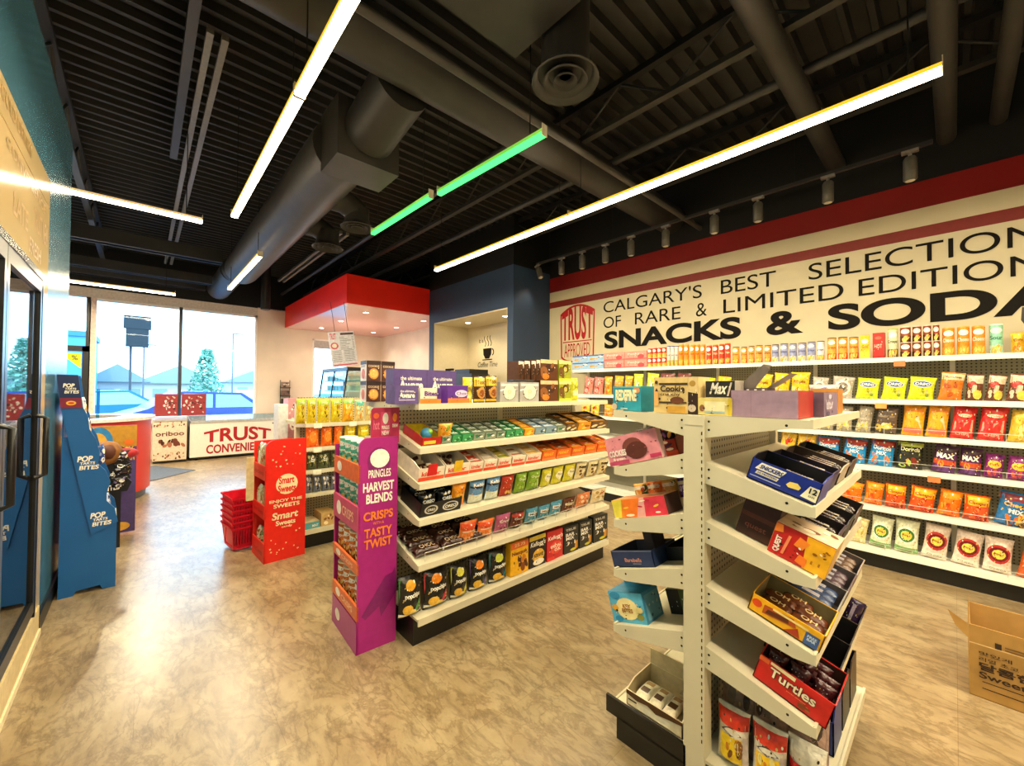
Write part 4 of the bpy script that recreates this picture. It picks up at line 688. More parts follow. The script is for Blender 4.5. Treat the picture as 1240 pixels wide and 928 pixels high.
def upright(par, x0, x1, y0, y1, z, m=M_RACK, slots=True):
    k = MB(); k.box(x0, x1, y0, y1, 0, z, m)
    k.build('upright', par)
def wire_fence(par, x0, x1, s, y, z, h, step=.3):
    k = MB(); M = P('#cfccc0', .3, .6)
    k.tube([(x0, s*y, z+h), (x1, s*y, z+h)], .0025, M, 6)
    n = int((x1-x0)/step)
    for i in range(n+1): k.tube([(x0+(x1-x0)*i/n, s*y, z), (x0+(x1-x0)*i/n, s*y, z+h)], .002, M, 5)
    k.build('wire_fence', par)
def tags(par, pts, s, y, z, col='#ef7b45'):
    for x in pts:
        k = MB(); yy = s*(y+.0095); k.box(x-.035, x+.035, min(yy, yy+s*.002), max(yy, yy+s*.002), z-.04, z+.004, P(col, .5)); k.build('price_tag', par)
# middle rack -------------------------------------------------------
G2 = thing('gondola_rack', 'long cream snack rack with tilted shelves standing behind the magenta crisp display', 'shelf rack', (1.153, 2.42, 0))
L2 = 1.83
base_part(G2, 0, L2, -1, .40, .165); base_part(G2, 0, L2, 1, .36, .165)
k = MB(); k.box(.02, L2-.02, -.012, .012, .15, 1.36, PEG); k.build('back_panel', G2)
for x in (0, .9, L2-.035): upright(G2, x, x+.035, -.03, .03, 1.37)
M2 = [(1.115, .10), (.915, .10), (.713, .10), (.462, .10)]
for zf, r in M2:
    o = shelf_part(G2, 0, L2, -1, .03, .40, zf+r, zf); shelf_part(G2, 0, L2, 1, .03, .34, zf+.02, zf)
shelf_part(G2, 0, L2, -1, .03, .38, 1.362, 1.362, bdrop=.05, name='top_shelf'); shelf_part(G2, 0, L2, 1, .03, .34, 1.362, 1.362, bdrop=.05, name='top_shelf')
wire_fence(G2, .05, L2-.05, -1, .385, .47, .05, .12)
# third rack --------------------------------------------------------
G3 = thing('gondola_rack', 'cream rack of gummy and candy bags behind the red carton display', 'shelf rack', (1.1, 4.3, 0))
L3 = 1.83; base_part(G3, 0, L3, -1, .37, .17); base_part(G3, 0, L3, 1, .37, .17)
k = MB(); k.box(.02, L3-.02, -.012, .012, .15, 1.36, PEG); k.build('back_panel', G3)
for x in (0, .9, L3-.035): upright(G3, x, x+.035, -.03, .03, 1.3)
for z in (1.125, .905, .7, .49):
    o = shelf_part(G3, 0, L3, -1, .03, .35, z, z, bdrop=.05); shelf_part(G3, 0, L3, 1, .03, .33, z, z, bdrop=.05)
    if z > .6: tags(o, (.1, .42, .62), -1, .35, z-.0, '#f1ead6')
# front rack, seen from its end ------------------------------------
G1 = thing('gondola_rack', 'cream rack seen end on, tilted shelves of candy cartons either side of its post', 'shelf rack', (1.5, .642, 0))
L1 = .88
base_part(G1, 0, L1, 1, .345, .125); base_part(G1, 0, L1, -1, .36, .14)
k = MB(); k.box(-.012, .0, .03, .372, .085, .155, M_KICK); k.box(-.012, .0, .03, .32, 0, .09, M_KICK); k.build('end_kick_plate', G1)
k = MB(); k.box(.04, L1-.03, -.01, .01, .13, 1.36, PEG); k.build('back_panel', G1)
for x0, x1 in ((-.012, .05), (L1-.04, L1)): upright(G1, x0, x1, -.036, .038, 1.362)
k = MB()
for i in range(44):
    for yy in (-.028,): k.box(-.0128, -.012, yy-.0018, yy+.0018, .2+i*.0254, .212+i*.0254, M_BLK)
k.box(-.0135, -.012, -.03, .032, 1.325, 1.328, P('#b9b29c', .4)); k.build('upright_slots', G1)
F1R = [(1.10, .095), (.888, .095), (.66, .095), (.446, .095)]
F1L = [(1.122, .095), (.898, .095), (.69, .10), (.458, .10)]
for zf, r in F1R: shelf_part(G1, 0, L1, -1, .035, .35, zf+r, zf, bdrop=.075)
for zf, r in F1L: shelf_part(G1, 0, L1, 1, .035, .335, zf+r, zf, bdrop=.075)
shelf_part(G1, 0, L1, -1, .035, .345, 1.362, 1.362, bdrop=.08, name='top_shelf', lip=.03); shelf_part(G1, 0, L1, 1, .035, .34, 1.362, 1.362, bdrop=.08, name='top_shelf', lip=.03)
# wall shelving -----------------------------------------------------
GW = thing('wall_shelving', 'long white wall shelving under the slogan, filled with crisp cans and chip bags', 'shelf rack', (4.93, 3.68, 0), (0, 0, rad(-90)))
LW = 5.3
base_part(GW, 0, LW, -1, .43, .155, M_WSHELF, .03)
k = MB(); k.box(0, LW, -.03, -.005, .02, 1.76, m_peg('#8f8a72')); k.build('back_panel', GW)
for x in (0, .914*1, .914*2, .914*3, .914*4, .914*5): 
    k = MB(); k.box(x, x+.03, -.045, -.03, .15, 1.76, M_WSHELF); k.build('upright', GW)
WZ = [1.735, 1.39, 1.105, .835, .505]
for z, d in zip(WZ, (.38, .42, .43, .43, .43)):
    o = shelf_part(GW, 0, LW, -1, .045, d, z, z, M_WSHELF, .04, .05)
    if z < 1.2: wire_fence(o, .1, LW-.1, -1, d-.012, z, .055, .6)
    k = MB()
    if z > 1.7: tags(o, (3.38, ), -1, d, z-.03)
    elif z > 1.3: tags(o, (3.27, ), -1, d, z-.03, '#f0a050')
    elif z > .8 and z < .9: tags(o, (3.57, ), -1, d, z-.03)
wire_fence(GW, .1, LW-.1, -1, .425, .155, .05, .6)
# ------------------------------------------------------------------ carton displays
MAG, MAG2, PORG, PTEAL = P('#a5207c', .35, 0, .06), P('#7d1c66', .35), P('#d8662a', .4), P('#4fb8a0', .35)
def rtop(x0, x1, h, r, n=6):
    return [(x0, 0), (x1, 0), (x1, h)]+[(x0+r-r*sin(a), h-r+r*cos(a)) for a in [pi/2*i/n for i in range(n+1)]]
D1 = thing('carton_display', 'tall magenta cardboard crisp display at the end of the middle rack', 'display stand', (.885, 2.2, 0), (0, 0, rad(-3)))
w, dp = .222, .44
k = MB(); k.prism(rtop(0, w, 1.175, .045), lambda a, c: (a, 0, c), lambda a, c: (a, .012, c), MAG)
Fd = lambda u, v, e: (w/2+u*w, -e, v*1.175)
k.marks(Fd, [('p', [(.05, .2), (.45, .36), (.5, .32), (.5, .24), (.1, .14)], MAG2), ('p', [(-.4, .17), (.2, .33), (.45, .34), (.1, .2), (-.3, .15)], MAG2), ('e', .0, .885, .3, .07, MAG2)], .0008)
k.build('side_panel', D1)
k = MB()
Y1, Wt, Or = P('#f07f2c', .4), P('#f7efe6', .4), P('#e8452a', .4)
k.marks(Fd, [('e', .02, .9, .25, .045, Wt), ('t', 'PRINGLES', -.27, .81, .31, .848, Wt, .02), ('t', 'HARVEST', -.4, .745, .4, .79, Wt, .035), ('t', 'BLENDS', -.32, .69, .36, .735, Wt, .035), ('t', 'CRISPS', -.38, .61, .38, .652, Y1, .03), ('t', 'WITH A', -.14, .587, .14, .601, Y1, .01), ('t', 'TASTY', -.36, .53, .36, .574, Y1, .03), ('t', 'TWIST', -.36, .478, .36, .522, Y1, .03)], .002); k.build('lettering', D1)
k = MB(); k.box(0, w, dp-.012, dp, 0, 1.1, MAG); k.box(w-.01, w, .012, dp-.012, 0, 1.1, P('#8a5a3a', .6)); k.build('carton_shell', D1)
tiers = [(.0, .17), (.18, .08), (.43, .06), (.66, .14), (.93, .1)]
for z, h in tiers:
    k = MB(); k.box(.005, w-.01, .012, dp-.012, z+h*.3, z+h*.3+.01, P('#9a4a22', .6)); k.box(-.004, .008, .0, dp, z, z+h, MAG if z < .1 else P('#c2406e', .4) if z == .66 else PORG)
    k.marks(lambda u, v, e: (-.004-e, dp/2-u*dp, z+v*h), [('e', -.25, .5, .1, .3 if z > .1 else .2, Wt)]+([('t', 'CRISPS', -.1, .3, .35, .7, P('#f7c9a0'))] if .1 < z < .7 else []), .001)
    k.build('tier_front', D1)
k = MB(); k.prism(rtop(.085, .255, .21, .02), lambda a, c: (a, .06, 1.13+c), lambda a, c: (a, .066, 1.13+c), P('#b83058', .35))
k.marks(lambda u, v, e: (.17+u*.17, .06-e, 1.13+v*.21), [('r', -.16, .3, .16, .88, P('#c9486e')), ('e', 0, .7, .1, .16, Wt), ('t', 'PRINGLES', -.13, .4, .13, .5, Wt, .02), ('t', 'NEW', -.13, .24, .13, .36, Wt, .02), ('e', -.33, .78, .1, .08, P('#ef6a3c')), ('e', .33, .72, .08, .12, P('#f0902c')), ('t', 'hot', -.42, .4, -.22, .66, P('#e8829a')), ('t', 'new', .24, .44, .44, .54, Wt)], .001)
k.build('header_card', D1)
# red display
RE, CR = P('#df2416', .4, 0, .05), P('#f1ddb0', .5)
D2 = thing('carton_display', 'bright red cardboard candy display with scattered cream stars', 'display stand', (.765, 3.835, 0), (0, 0, rad(3)))
w2_, d2_ = .315, .36
k = MB(); k.prism(rtop(0, w2_, 1.015, .07), lambda a, c: (a, 0, c), lambda a, c: (a, .01, c), RE); k.build('side_panel', D2)
Fr = lambda u, v, e: (w2_/2+u*w2_, -e, v*1.015); Q = random.Random(4); k = MB(); dd = []
for i in range(28):
    u, v = Q.uniform(-.38, .4), (Q.uniform(.76, .95) if i % 2 else Q.uniform(.05, .26)); r = Q.uniform(.018, .034); a0 = Q.uniform(0, 1)
    dd.append(('p', [(u+r*(1 if j % 2 else .45)*cos(a0+j*pi/5), v+.3*r*(1 if j % 2 else .45)*sin(a0+j*pi/5)) for j in range(10)], CR))
k.marks(Fr, dd, .0008)
k.marks(Fr, [('e', .02, .625, .27, .085, CR), ('t', 'Smart', -.18, .63, .2, .69, RE, .03), ('t', 'Sweets', -.2, .56, .24, .62, RE, .03), ('t', 'ENJOY THE', -.4, .475, .4, .505, CR, .03), ('t', 'SWEETS', -.3, .435, .34, .468, CR, .03), ('t', 'Smart', -.34, .34, .3, .4, CR, .03, .4), ('t', 'Sweets', -.24, .29, .24, .33, CR, .03), ('t', 'candy', -.1, .262, .16, .283, CR)], .002); k.build('lettering', D2)
k = MB(); k.box(0, w2_, d2_-.01, d2_, 0, .98, RE); k.box(w2_-.01, w2_, .01, d2_-.01, 0, .98, P('#c9a070', .6)); k.build('carton_shell', D2)
for z, h in ((0, .16), (.36, .11), (.68, .12)):
    k = MB(); k.box(.004, w2_-.01, .01, d2_-.01, z+.03, z+.04, P('#c9a070', .6)); k.box(-.003, .008, 0, d2_, z, z+h, RE); k.marks(lambda u, v, e: (-.003-e, d2_/2-u*d2_, z+v*h), [('t', 'Smart Sweets', -.38, .35, .38, .65, P('#b31810'))], .001); k.build('tier_front', D2)
k = MB(); k.box(-.06, .0, .34, .345, .46, .84, P('#dccb98', .6)); k.build('cream_flap', D2)
# blue display
BLU, BLD = P('#12599a', .4, 0, .06, .4, 4.), P('#1a2c58', .4)
D3 = thing('carton_display', 'blue cardboard snack bite display leaning back by the teal partition', 'display stand', (-.395, 4.105, 0), (0, 0, rad(2.5)))
prof = [(0, 0), (.07, .0), (.085, .03), (.2, .035), (.215, .005), (.28, .0), (.28, .49), (.22, .49), (.1, 1.1), (.0, 1.1)]
k = MB(); k.prism(prof, lambda a, c: (a, .012, c), lambda a, c: (a, .02, c), BLU); k.box(.0, .28, .372, .38, 0, .5, BLU); k.box(.272, .28, .02, .38, .0, .49, P('#d8d4cc', .5)); k.box(.0, .006, .02, .38, 0, 1.4, BLU); k.build('base_box', D3)
k = MB(); edge = [(.15, .41), (.285, .47), (.268, .57), (.225, .63), (.225, .7), (.243, .76), (.215, .85), (.178, .9), (.185, .98), (.163, 1.08), (.13, 1.15), (.122, 1.24), (.098, 1.3), (.085, 1.4), (.07, 1.53), (-.03, 1.53), (-.02, 1.4), (.0, 1.25)]
k.prism(edge, lambda a, c: (a, -.002, c), lambda a, c: (a, .012, c), BLU); k.prism(edge, lambda a, c: (a, .37, c), lambda a, c: (a, .38, c), BLU)
k.prism([(-.008, 1.3), (.094, 1.3), (.07, 1.53), (-.03, 1.53)], lambda a, c: (a, -.004, c), lambda a, c: (a, -.002, c), BLD)
k.prism([(-.008, 1.3), (.094, 1.3), (.088, 1.37), (-.015, 1.37)], lambda a, c: (a, -.006, c), lambda a, c: (a, -.004, c), P('#7a1f3c', .4)); k.build('slanted_side', D3)
for x, z, sc in ((-.0, 1.41, .075), (.075, .88, .105), (.145, .475, .105)):
    k = MB(); k.marks(lambda u, v, e: (x+u*sc+v*0, -.0065-e, z+v*sc), [('t', 'POP', 0, .42, .7, .8, WHM, .04, .1), ('t', 'TARTS', .12, .22, .82, .46, WHM, .03, .1), ('t', 'BITES', .1, -.12, 1., .16, WHM, .03, .1)] if 0 else [('t', 'POP', 0, .42, .7, .8, P(WH), .04, .1), ('t', 'TARTS', .12, .22, .82, .4, P(WH), .03, .1), ('t', 'BITES', .1, -.12, 1., .16, P(WH), .03, .1)], .0008); k.build('lettering', D3)
k = MB(); k.marks(lambda u, v, e: (.04+u*.06, -.0065-e, 1.335+v*.05), [('e', 0, 0, .4, .3, P('#e8b23a')), ('e', .0, 0, .25, .15, P('#c8402a'))]); k.build('badge', D3)
k = MB(); R_ = random.Random(5)
for z, x in ((.5, .2), (.66, .19), (.84, .15), (1.02, .12), (1.2, .06)):
    k.box(.006, x+.02, .02, .37, z, z+.008, BLU)
k.build('tier', D3)
# black and violet display behind it
D4 = thing('carton_display', 'black and violet stepped candy display before the red cash counter', 'display stand', (-.18, 5.1, 0), (0, 0, rad(2)))
k = MB(); K = P('#121114', .35)
k.box(-.12, .06, 0, .3, 0, .5, K); k.prism([(-.16, .5), (.1, .5), (.13, .58), (.1, .62), (.13, .7), (.09, .76), (.12, .84), (.02, .9), (-.16, .92)], lambda a, c: (a, 0, c), lambda a, c: (a, .02, c), K)
k.prism([(-.16, .5), (.1, .5), (.13, .58), (.1, .62), (.13, .7), (.09, .76), (.12, .84), (.02, .9), (-.16, .92)], lambda a, c: (a, .3, c), lambda a, c: (a, .32, c), K)
for z in (.5, .62, .76): k.box(-.12, .1, .02, .3, z, z+.01, K)
k.build('stepped_body', D4)
k = MB(); V = P('#4a3c74', .4); k.box(-.2, .17, .42, .43, 0.02, 1.07, V)
Fv = lambda u, v, e: (-.015+u*.37, .42-e, .02+v*1.05)
k.marks(Fv, [('r', -.5, .8, .5, 1, P('#b8862a')), ('e', -.22, .86, .26, .13, P('#2f7fb8')), ('e', -.26, .84, .2, .1, P('#d9a23a')), ('t', 'HAPPY', .0, .74, .44, .8, P('#e8c04a'), .02), ('t', 'HALLOWEEN', -.05, .67, .46, .73, P('#e8a03a'), .02), ('e', .35, .84, .1, .03, P('#d96a1c')), ('e', .2, .06, .2, .04, P('#d9a23a'))], .001); k.build('back_card', D4)
k = MB(); k.blob((-.04, .0, .86), .11, .06, .11, P('#8a5a2a', .5)); k.blob((-.03, -.03, .87), .06, .05, .07, P('#5a3020', .5)); k.blob((.08, .03, .84), .1, .05, .05, P('#b3242e', .4)); k.build('orange_cutout', D4)
for x, z, t in ((-.06, .79, 'OREO'), (-.02, .66, 'candy'), (.0, .545, 'BITES')): k = MB(); k.marks(lambda u, v, e: (x+u*.1, -.002-e, z+v*.05+u*.01), [('t', t, -.5, -.5, .5, .5, P(WH), .03)], .001); k.build('lettering', D4)
for i, (x, z) in enumerate(((.06, .8), (.07, .68), (.05, .565))):
    o = obj('candy_pouch', m_bag(.12, .1, .05, G('#1b1a20'), [('b', 3+i, 6, -.4, .1, .4, .9, .16, [G(WH), G('#7a6a9a'), G('#2a2430'), G('#d9d4e0')])], i), None, (-.18+x+.0, 5.09, z-.03), (rad(10), 0, rad(10)))
    tag(o, 'black and white candy pouch on the %s step of the violet display' % ('top', 'middle', 'lowest')[i], 'pouch', 'pouches on the violet display')
# cup shaped snack tubs showing in the cut-outs of the blue display
for i, (x, z, col) in enumerate(((.2, .54, '#c9d4e8'), (.16, .72, '#2d4f94'), (.165, .9, '#2a4a8c'), (.09, 1.1, '#dfe6f2'), (.065, 1.25, '#eef2f8'))):
    o = obj('snack_pouch', m_bag(.085, .14, .05, G(col), [('b', 3+i, 6, -.4, .1, .4, .9, .14, [G(WH), G('#7a90c0'), G('#d9a86a'), G('#23386e')])], i), None, (-.395+x+.035, 4.2+.02, z-.02), (0, rad(-8), rad(60)))
    tag(o, '%s snack pouch in the blue display, %s cut-out from the floor up' % ('pale' if i in (0, 3, 4) else 'blue', ORD[i]), 'pouch', 'pouches in the blue display')
# ------------------------------------------------------------------ cooler
CO = thing('glass_door_cooler', 'tall black framed glass door cooler set in the partition', 'cooler', (PX, 2.65, 0))
k = MB(); IN = P('#2a5470', .5); k.box(-.8, -.02, -.8, .82, .17, .2, IN); k.box(-.82, -.8, -.8, .82, .17, 2.07, IN); k.box(-.8, -.02, -.82, -.8, .17, 2.07, IN); k.box(-.8, -.02, .8, .82, .17, 2.07, IN); k.box(-.8, -.02, -.8, .82, 2.05, 2.07, IN); k.build('cabinet', CO)
for z in (.6, .95, 1.3, 1.65): k = MB(); k.box(-.7, -.1, -.79, .79, z, z+.015, P('#2a3c50', .4)); k.build('shelf', CO)
CG = glass('cooler_glass', '#8fb4cc', .62, .015); FRM = P('#16181b', .3, .2)
for i, (ya, yb) in enumerate(((-.8, .0), (.0, .8))):
    dd_ = MB(); f = .045
    dd_.box(-.03, .012, ya+.004, ya+f, .2, 2.04, FRM); dd_.box(-.03, .012, yb-f, yb-.004, .2, 2.04, FRM); dd_.box(-.03, .012, ya+f, yb-f, .2, .27, FRM); dd_.box(-.03, .012, ya+f, yb-f, 1.97, 2.04, FRM)
    do = dd_.build('door', CO); g = MB(); g.box(-.006, .0, ya+f-.005, yb-f+.005, .26, 1.98, CG); g.build('door_glass', do)
    h = MB(); h.tube([(.01, yb-.06, .95), (.045, yb-.06, .965), (.045, yb-.06, 1.275), (.01, yb-.06, 1.29)], .013, P('#101113', .3), 8); h.build('handle', do)
k = MB(); k.box(-.03, .016, -.82, .82, 2.04, 2.075, P('#3a3f45', .25, .6)); k.box(-.03, .014, .8, .825, .17, 2.07, FRM); k.build('outer_frame', CO)
# ------------------------------------------------------------------ cash counter, freezers, window things
CC = thing('cash_counter', 'round red cash counter with pale rim before the shop window', 'counter', (-.68, 7.55, 0))
k = MB(); RC = P('#d13222', .35, 0, .05, .45, 3.); k.lathe([(.79, .1), (.79, 1.02)], (0, 0, 0), RC, 48, True, False); k.build('curved_front', CC)
k = MB(); k.lathe([(.74, 0), (.76, .1)], (0, 0, 0), P('#55504c', .4), 48, True, False); k.lathe([(.76, .1), (.79, .1)], (0, 0, 0), RC, 48); k.build('plinth', CC)
k = MB(); k.lathe([(.5, 1.02), (.83, 1.02), (.83, 1.06), (.5, 1.06), (.5, 1.02)], (0, 0, 0), P('#e6e2dc', .25), 48, False, False); k.build('counter_rim', CC)
k = MB(); k.lathe([(.5, .1), (.5, 1.02)], (0, 0, 0), P('#6e1616', .5), 40, True, False); k.lathe([(.001, .9), (.5, .9)], (0, 0, 0), P('#3a1414', .5), 32); k.build('inner_well', CC)
k = MB(); k.box(.28, .31, -.55, -.545, 1.06, 1.42, glass('screen_glass', '#bfe4f0', .25)); k.build('screen_pane', CC)
FZ = thing('chest_freezer', 'white chest freezer with big arched red lettering under the shop window', 'freezer', (.72, 10.16, 0))
k = MB(); WF = P('#e9e4d8', .35, 0, .03); k.box(0, 1.66, 0, .62, .06, .74, WF); k.box(.02, 1.64, .02, .6, .03, .06, M_KICK); k.build('cabinet', FZ)
k = MB(); AL = P('#c9cdd0', .3, .6); k.box(-.01, 1.67, -.012, 0, .74, .79, AL); k.box(-.01, 1.67, .62, .632, .74, .86, AL)
for x in (-.01, 1.655): k.prism([(-.012, .74), (.632, .74), (.632, .86), (-.012, .79)], lambda a, c: (x, a, c), lambda a, c: (x+.015, a, c), AL)
k.build('top_frame', FZ)
k = MB(); k.add([(.005, 0, .786), (1.655, 0, .786), (1.655, .62, .855), (.005, .62, .855)], [(0, 1, 2, 3)], glass('lid_glass', '#d8eef2', .3)); k.build('glass_lid', FZ)
for x in (.12, 1.54): k = MB(); k.tube([(x-.02, .08, .03), (x+.02, .08, .03)], .03, M_KICK, 12); k.build('caster', FZ)
k = MB(); TR = P('#a5141c', .4); Ff = lambda u, v, e: (u, -e, v)
k.marks(Ff, [('arch', 'TRUST', .22, .34, 1.4, .64, TR, .3)], .0015); k.build('lettering', FZ)
k = MB(); k.marks(Ff, [('t', 'CONVENIENCE', .26, .11, 1.42, .29, TR, .03), ('r', 1.42, .66, 1.58, .69, P('#6a6a6a'))], .0015); k.build('lettering', FZ)
F2 = thing('chest_freezer', 'small cream ice cream freezer with brown printed panel beside the white freezer', 'freezer', (.17, 10.14, 0))
k = MB(); k.box(0, .5, 0, .6, .05, .8, P('#dccdb4', .4)); k.box(.01, .49, .01, .59, .02, .05, M_KICK); k.build('cabinet', F2)
k = MB(); Bn = P('#6a3420', .5); Bn2 = P('#a8684a', .5)
k.marks(lambda u, v, e: (.25+u*.5, -e, .05+v*.75), [('b', 7, 26, -.46, .84, .46, .97, .03, [Bn2, P('#c9a684'), Bn]), ('t', 'oriboo', -.42, .62, .42, .74, Bn, .02), ('b', 3, 16, -.4, .36, .4, .5, .07, [Bn, Bn2, P('#3a1c10')]), ('b', 9, 30, -.46, .03, .46, .2, .035, [Bn2, Bn, P('#cdae8e')])], .001); k.build('printed_panel', F2)
k = MB(); k.box(-.005, .505, -.01, .61, .8, .84, AL); k.build('top_frame', F2)
for x0, x1, lab in ((.2, .56, 'dark red poster board standing on the window ledge, entrance side'), (.62, 1.03, 'dark red poster board with white print on the window ledge, canopy side')):
    t = thing('poster_board', lab, 'poster', ((x0+x1)/2, 10.83, .86), (0, 0, 0), 'poster boards on the window ledge')
    k = MB(); wd = (x1-x0); k.box(-wd/2, wd/2, 0, .015, 0, .45, P('#8e2c2e', .5)); k.build('board', t)
    k = MB(); k.marks(lambda u, v, e: (u*wd, -e, v*.45), [('b', 5, 34, -.1 if x0 < .4 else -.42, .12, .44, .88, .045, [P('#d9cfc6'), P('#4a1a1a'), P('#b8a49a')])], .001); k.build('print', t)
t = thing('window_ledge', 'pale ledge along the bottom of the shop window behind the freezers', 'ledge', (.62, 10.82, .78)); k = MB(); k.box(-1.3, 1.33, -.03, .08, -.06, .075, M_FRAMEW); k.build('ledge_board', t)
k = MB(); k.prism([(-1.6, 8.2), (.17, 8.38), (.72, 8.96), (.2, 9.9), (-1.6, 9.9)], lambda a, c: (a, c, 0.001), lambda a, c: (a, c, .009), P('#5d6268', .8, 0, .2, .2, 60.)); tag(k.build('door_mat'), 'grey door mat on the floor before the freezers', 'mat')
# baskets
BK_ = None
for i in range(6):
    if BK_ is None:
        k = MB(); RB = P('#cf1730', .35); a, bq, h = .105, .15, .2
        def ringp(f, z): return [(-a*f, -bq*f, z), (a*f, -bq*f, z), (a*f, bq*f, z), (-a*f, bq*f, z)]
        lv = [(.8, 0), (.86, .07), (.93, .14), (1., .2), (1.07, .205), (1.07, .19)]
        vs = [p for f, z in lv for p in ringp(f, z)]
        k.add(vs, [(j*4+q, j*4+(q+1) % 4, j*4+4+(q+1) % 4, j*4+4+q) for j in range(5) for q in range(4)]+[(0, 1, 2, 3)], RB)
        for q in range(9): 
            x = -a*.8+2*a*.8*q/8
            k.box(x-.004, x+.004, -bq*.97, -bq*.9, .05, .18, P('#8f0c1e', .4))
        me = k.mesh('basket'); h_ = MB(); h_.tube([(-a*1.05, 0, .19), (-a*1.1, -.03, .06), (0, -.17, -.02) if 0 else (-a*.6, -bq*1.1, .02), (a*.6, -bq*1.1, .02), (a*1.1, -.03, .06), (a*1.05, 0, .19)], .005, RB, 6); hm = h_.mesh('handle')
    o = obj('shopping_basket', me, None, (.685, 4.42, .02+i*.052), (rad(2), 0, rad(8)))
    if i == 0: obj('handle', hm, o)
    tag(o, 'red plastic shopping basket, %s counting up from the floor in the nested stack' % ORD[i], 'basket', 'nested red baskets'); BK_ = o
# stand behind the red display, rack on the wall, menu, case
t = thing('card_stand', 'slim white stand with pink and white patterned side behind the red display', 'display stand', (1.05, 4.72, 0))
k = MB(); k.box(0, .09, 0, .2, 0, 1.28, P('#d6d8da', .4)); k.build('white_panel', t); k = MB(); k.box(.09, .18, 0, .2, 0, 1.34, P('#c98a92', .4)); k.marks(lambda u, v, e: (.135+u*.09, -e, v*1.34), [('b', 3, 22, -.4, .55, .4, .97, .14, [P(WH), P('#8f4a5a'), P('#4a2a30'), P('#e4b4b8')], .08), ('e', 0, .8, .34, .05, P(WH)), ('e', 0, .8, .16, .03, P('#8f4a5a'))], .001); k.build('patterned_panel', t)
t = thing('wall_rack', 'small black wire rack of packets on the beige back wall', 'rack', (2.55, 10.88, .8)); k = MB()
for z in (.05, .25, .45, .65): k.box(-.1, .1, -.1, 0, z, z+.015, M_BLK)
for x in (-.1, .1): k.box(x-.006, x+.006, -.012, 0, 0, .84, M_BLK)
k.build('wire_frame', t)
for i, z in enumerate((.065, .265, .465, .665)):
    k = MB(); Rr = random.Random(i); k.box(-.09, .09, -.08, -.02, z, z+.13, P(('#5a4038', '#3a2c28', '#6a5048', '#8a7468')[i], .5)); k.marks(lambda u, v, e: (u*.18, -.08-e, z+v*.13), [('b', i, 5, -.4, .2, .4, .8, .16, [P('#d8ccc0'), P('#2a1c18')])], .001)
    tag(k.build('packet_box', loc=(2.55, 10.88, .8)), 'brown packet box on the wall rack, %s tier from below' % ORD[i], 'box', 'packets on the wall rack')
t = thing('menu_board', 'tilted white menu poster hanging under the red canopy', 'poster', (2.5, 6.95, 2.12), (0, rad(-9), rad(0)))
k = MB(); k.box(-.215, .215, 0, .008, -.29, .29, P('#e6e6f2', .4)); k.build('board', t); k = MB(); PK = P('#d8627a', .4); Gy = P('#8a8c9a', .5); dd = [('t', 'TRUST', -.45, .28, -.22, .46, PK, .03), ('e', -.32, .1, .15, .1, PK), ('e', -.32, .1, .09, .06, P(WH)), ('r', -.05, .4, .46, .46, P('#5a3a48'))]
for i in range(8): dd += [('r', -.1, .33-i*.05, .1+.3*((i*7) % 5)/5, .345-i*.05, Gy), ('r', .38, .33-i*.05, .45, .345-i*.05, Gy)]
for i in range(7): dd += [('r', -.45, -.06-i*.05, -.1, -.045-i*.05, Gy), ('r', .0, -.06-i*.05, .4, -.045-i*.05, Gy)]
dd.append(('r', -.46, -.48, .46, -.44, PK)); k.marks(lambda u, v, e: (u*.43, -e, v*.58), dd, .001); k.build('print', t)
k = MB(); k.tube([(-.1, 0, .29), (-.1, 0, .78)], .004, M_BLK, 5); k.tube([(.12, 0, .29), (.12, 0, .78)], .004, M_BLK, 5); k.build('hanger_wire', t)
t = thing('bakery_case', 'slanted glass bakery case with dark frame on the service counter', 'glass case', (2.5, 8.3, 1.0), (0, 0, rad(-90)))
k = MB(); FR = P('#2b2f33', .3, .3); LC = 1.3
for x in (0.02, LC-.02):
    k.tube([(x, 0, .0), (x, .1, .76), (x, .5, .78), (x, .5, 0)], .018, FR, 6)
k.box(.0, LC, .09, .52, .76, .82, FR); k.tube([(.66, 0, 0), (.66, .1, .76)], .014, FR, 6); k.build('case_frame', t)
CGL = glass('case_glass', '#b4e6ee', .22)
k = MB(); k.add([(.02, 0, .02), (LC-.02, 0, .02), (LC-.02, .1, .76), (.02, .1, .76)], [(0, 1, 2, 3)], CGL); k.build('slanted_glass', t)
k = MB(); k.add([(LC-.01, 0, .02), (LC-.01, .5, .02), (LC-.01, .5, .76), (LC-.01, .1, .76)], [(0, 1, 2, 3)], CGL); k.build('end_glass', t)
for z in (.2, .4, .58): k = MB(); k.box(.04, LC-.04, .12, .48, z, z+.012, P('#e2e6ea', .4, .2)); k.build('wire_shelf', t)
k = MB()
for z in (.212, .412, .592):
    for i in range(8): k.box(.08+i*.145, .18+i*.145, .16, .4, z, z+.09, P(('#d9c49a', '#e8e4da', '#b0a0b0')[i % 3], .5))
o = k.build('pastry_stack', loc=(2.5, 8.3, 1.0), rot=(0, 0, rad(-90))); tag(o, 'pale wrapped pastries lined up inside the glass bakery case', 'pastries', None, 'stuff')
t = thing('service_counter', 'long service counter under the red canopy, mostly hidden by racks', 'counter', (2.46, 6.98, 0)); k = MB(); k.box(0, .66, 0, 2.6, 0, .95, P('#cfc8ba', .5)); k.build('counter_body', t); k = MB(); k.box(-.02, .68, -.02, 2.62, .95, 1.0, P('#4a443e', .3)); k.build('counter_top', t)
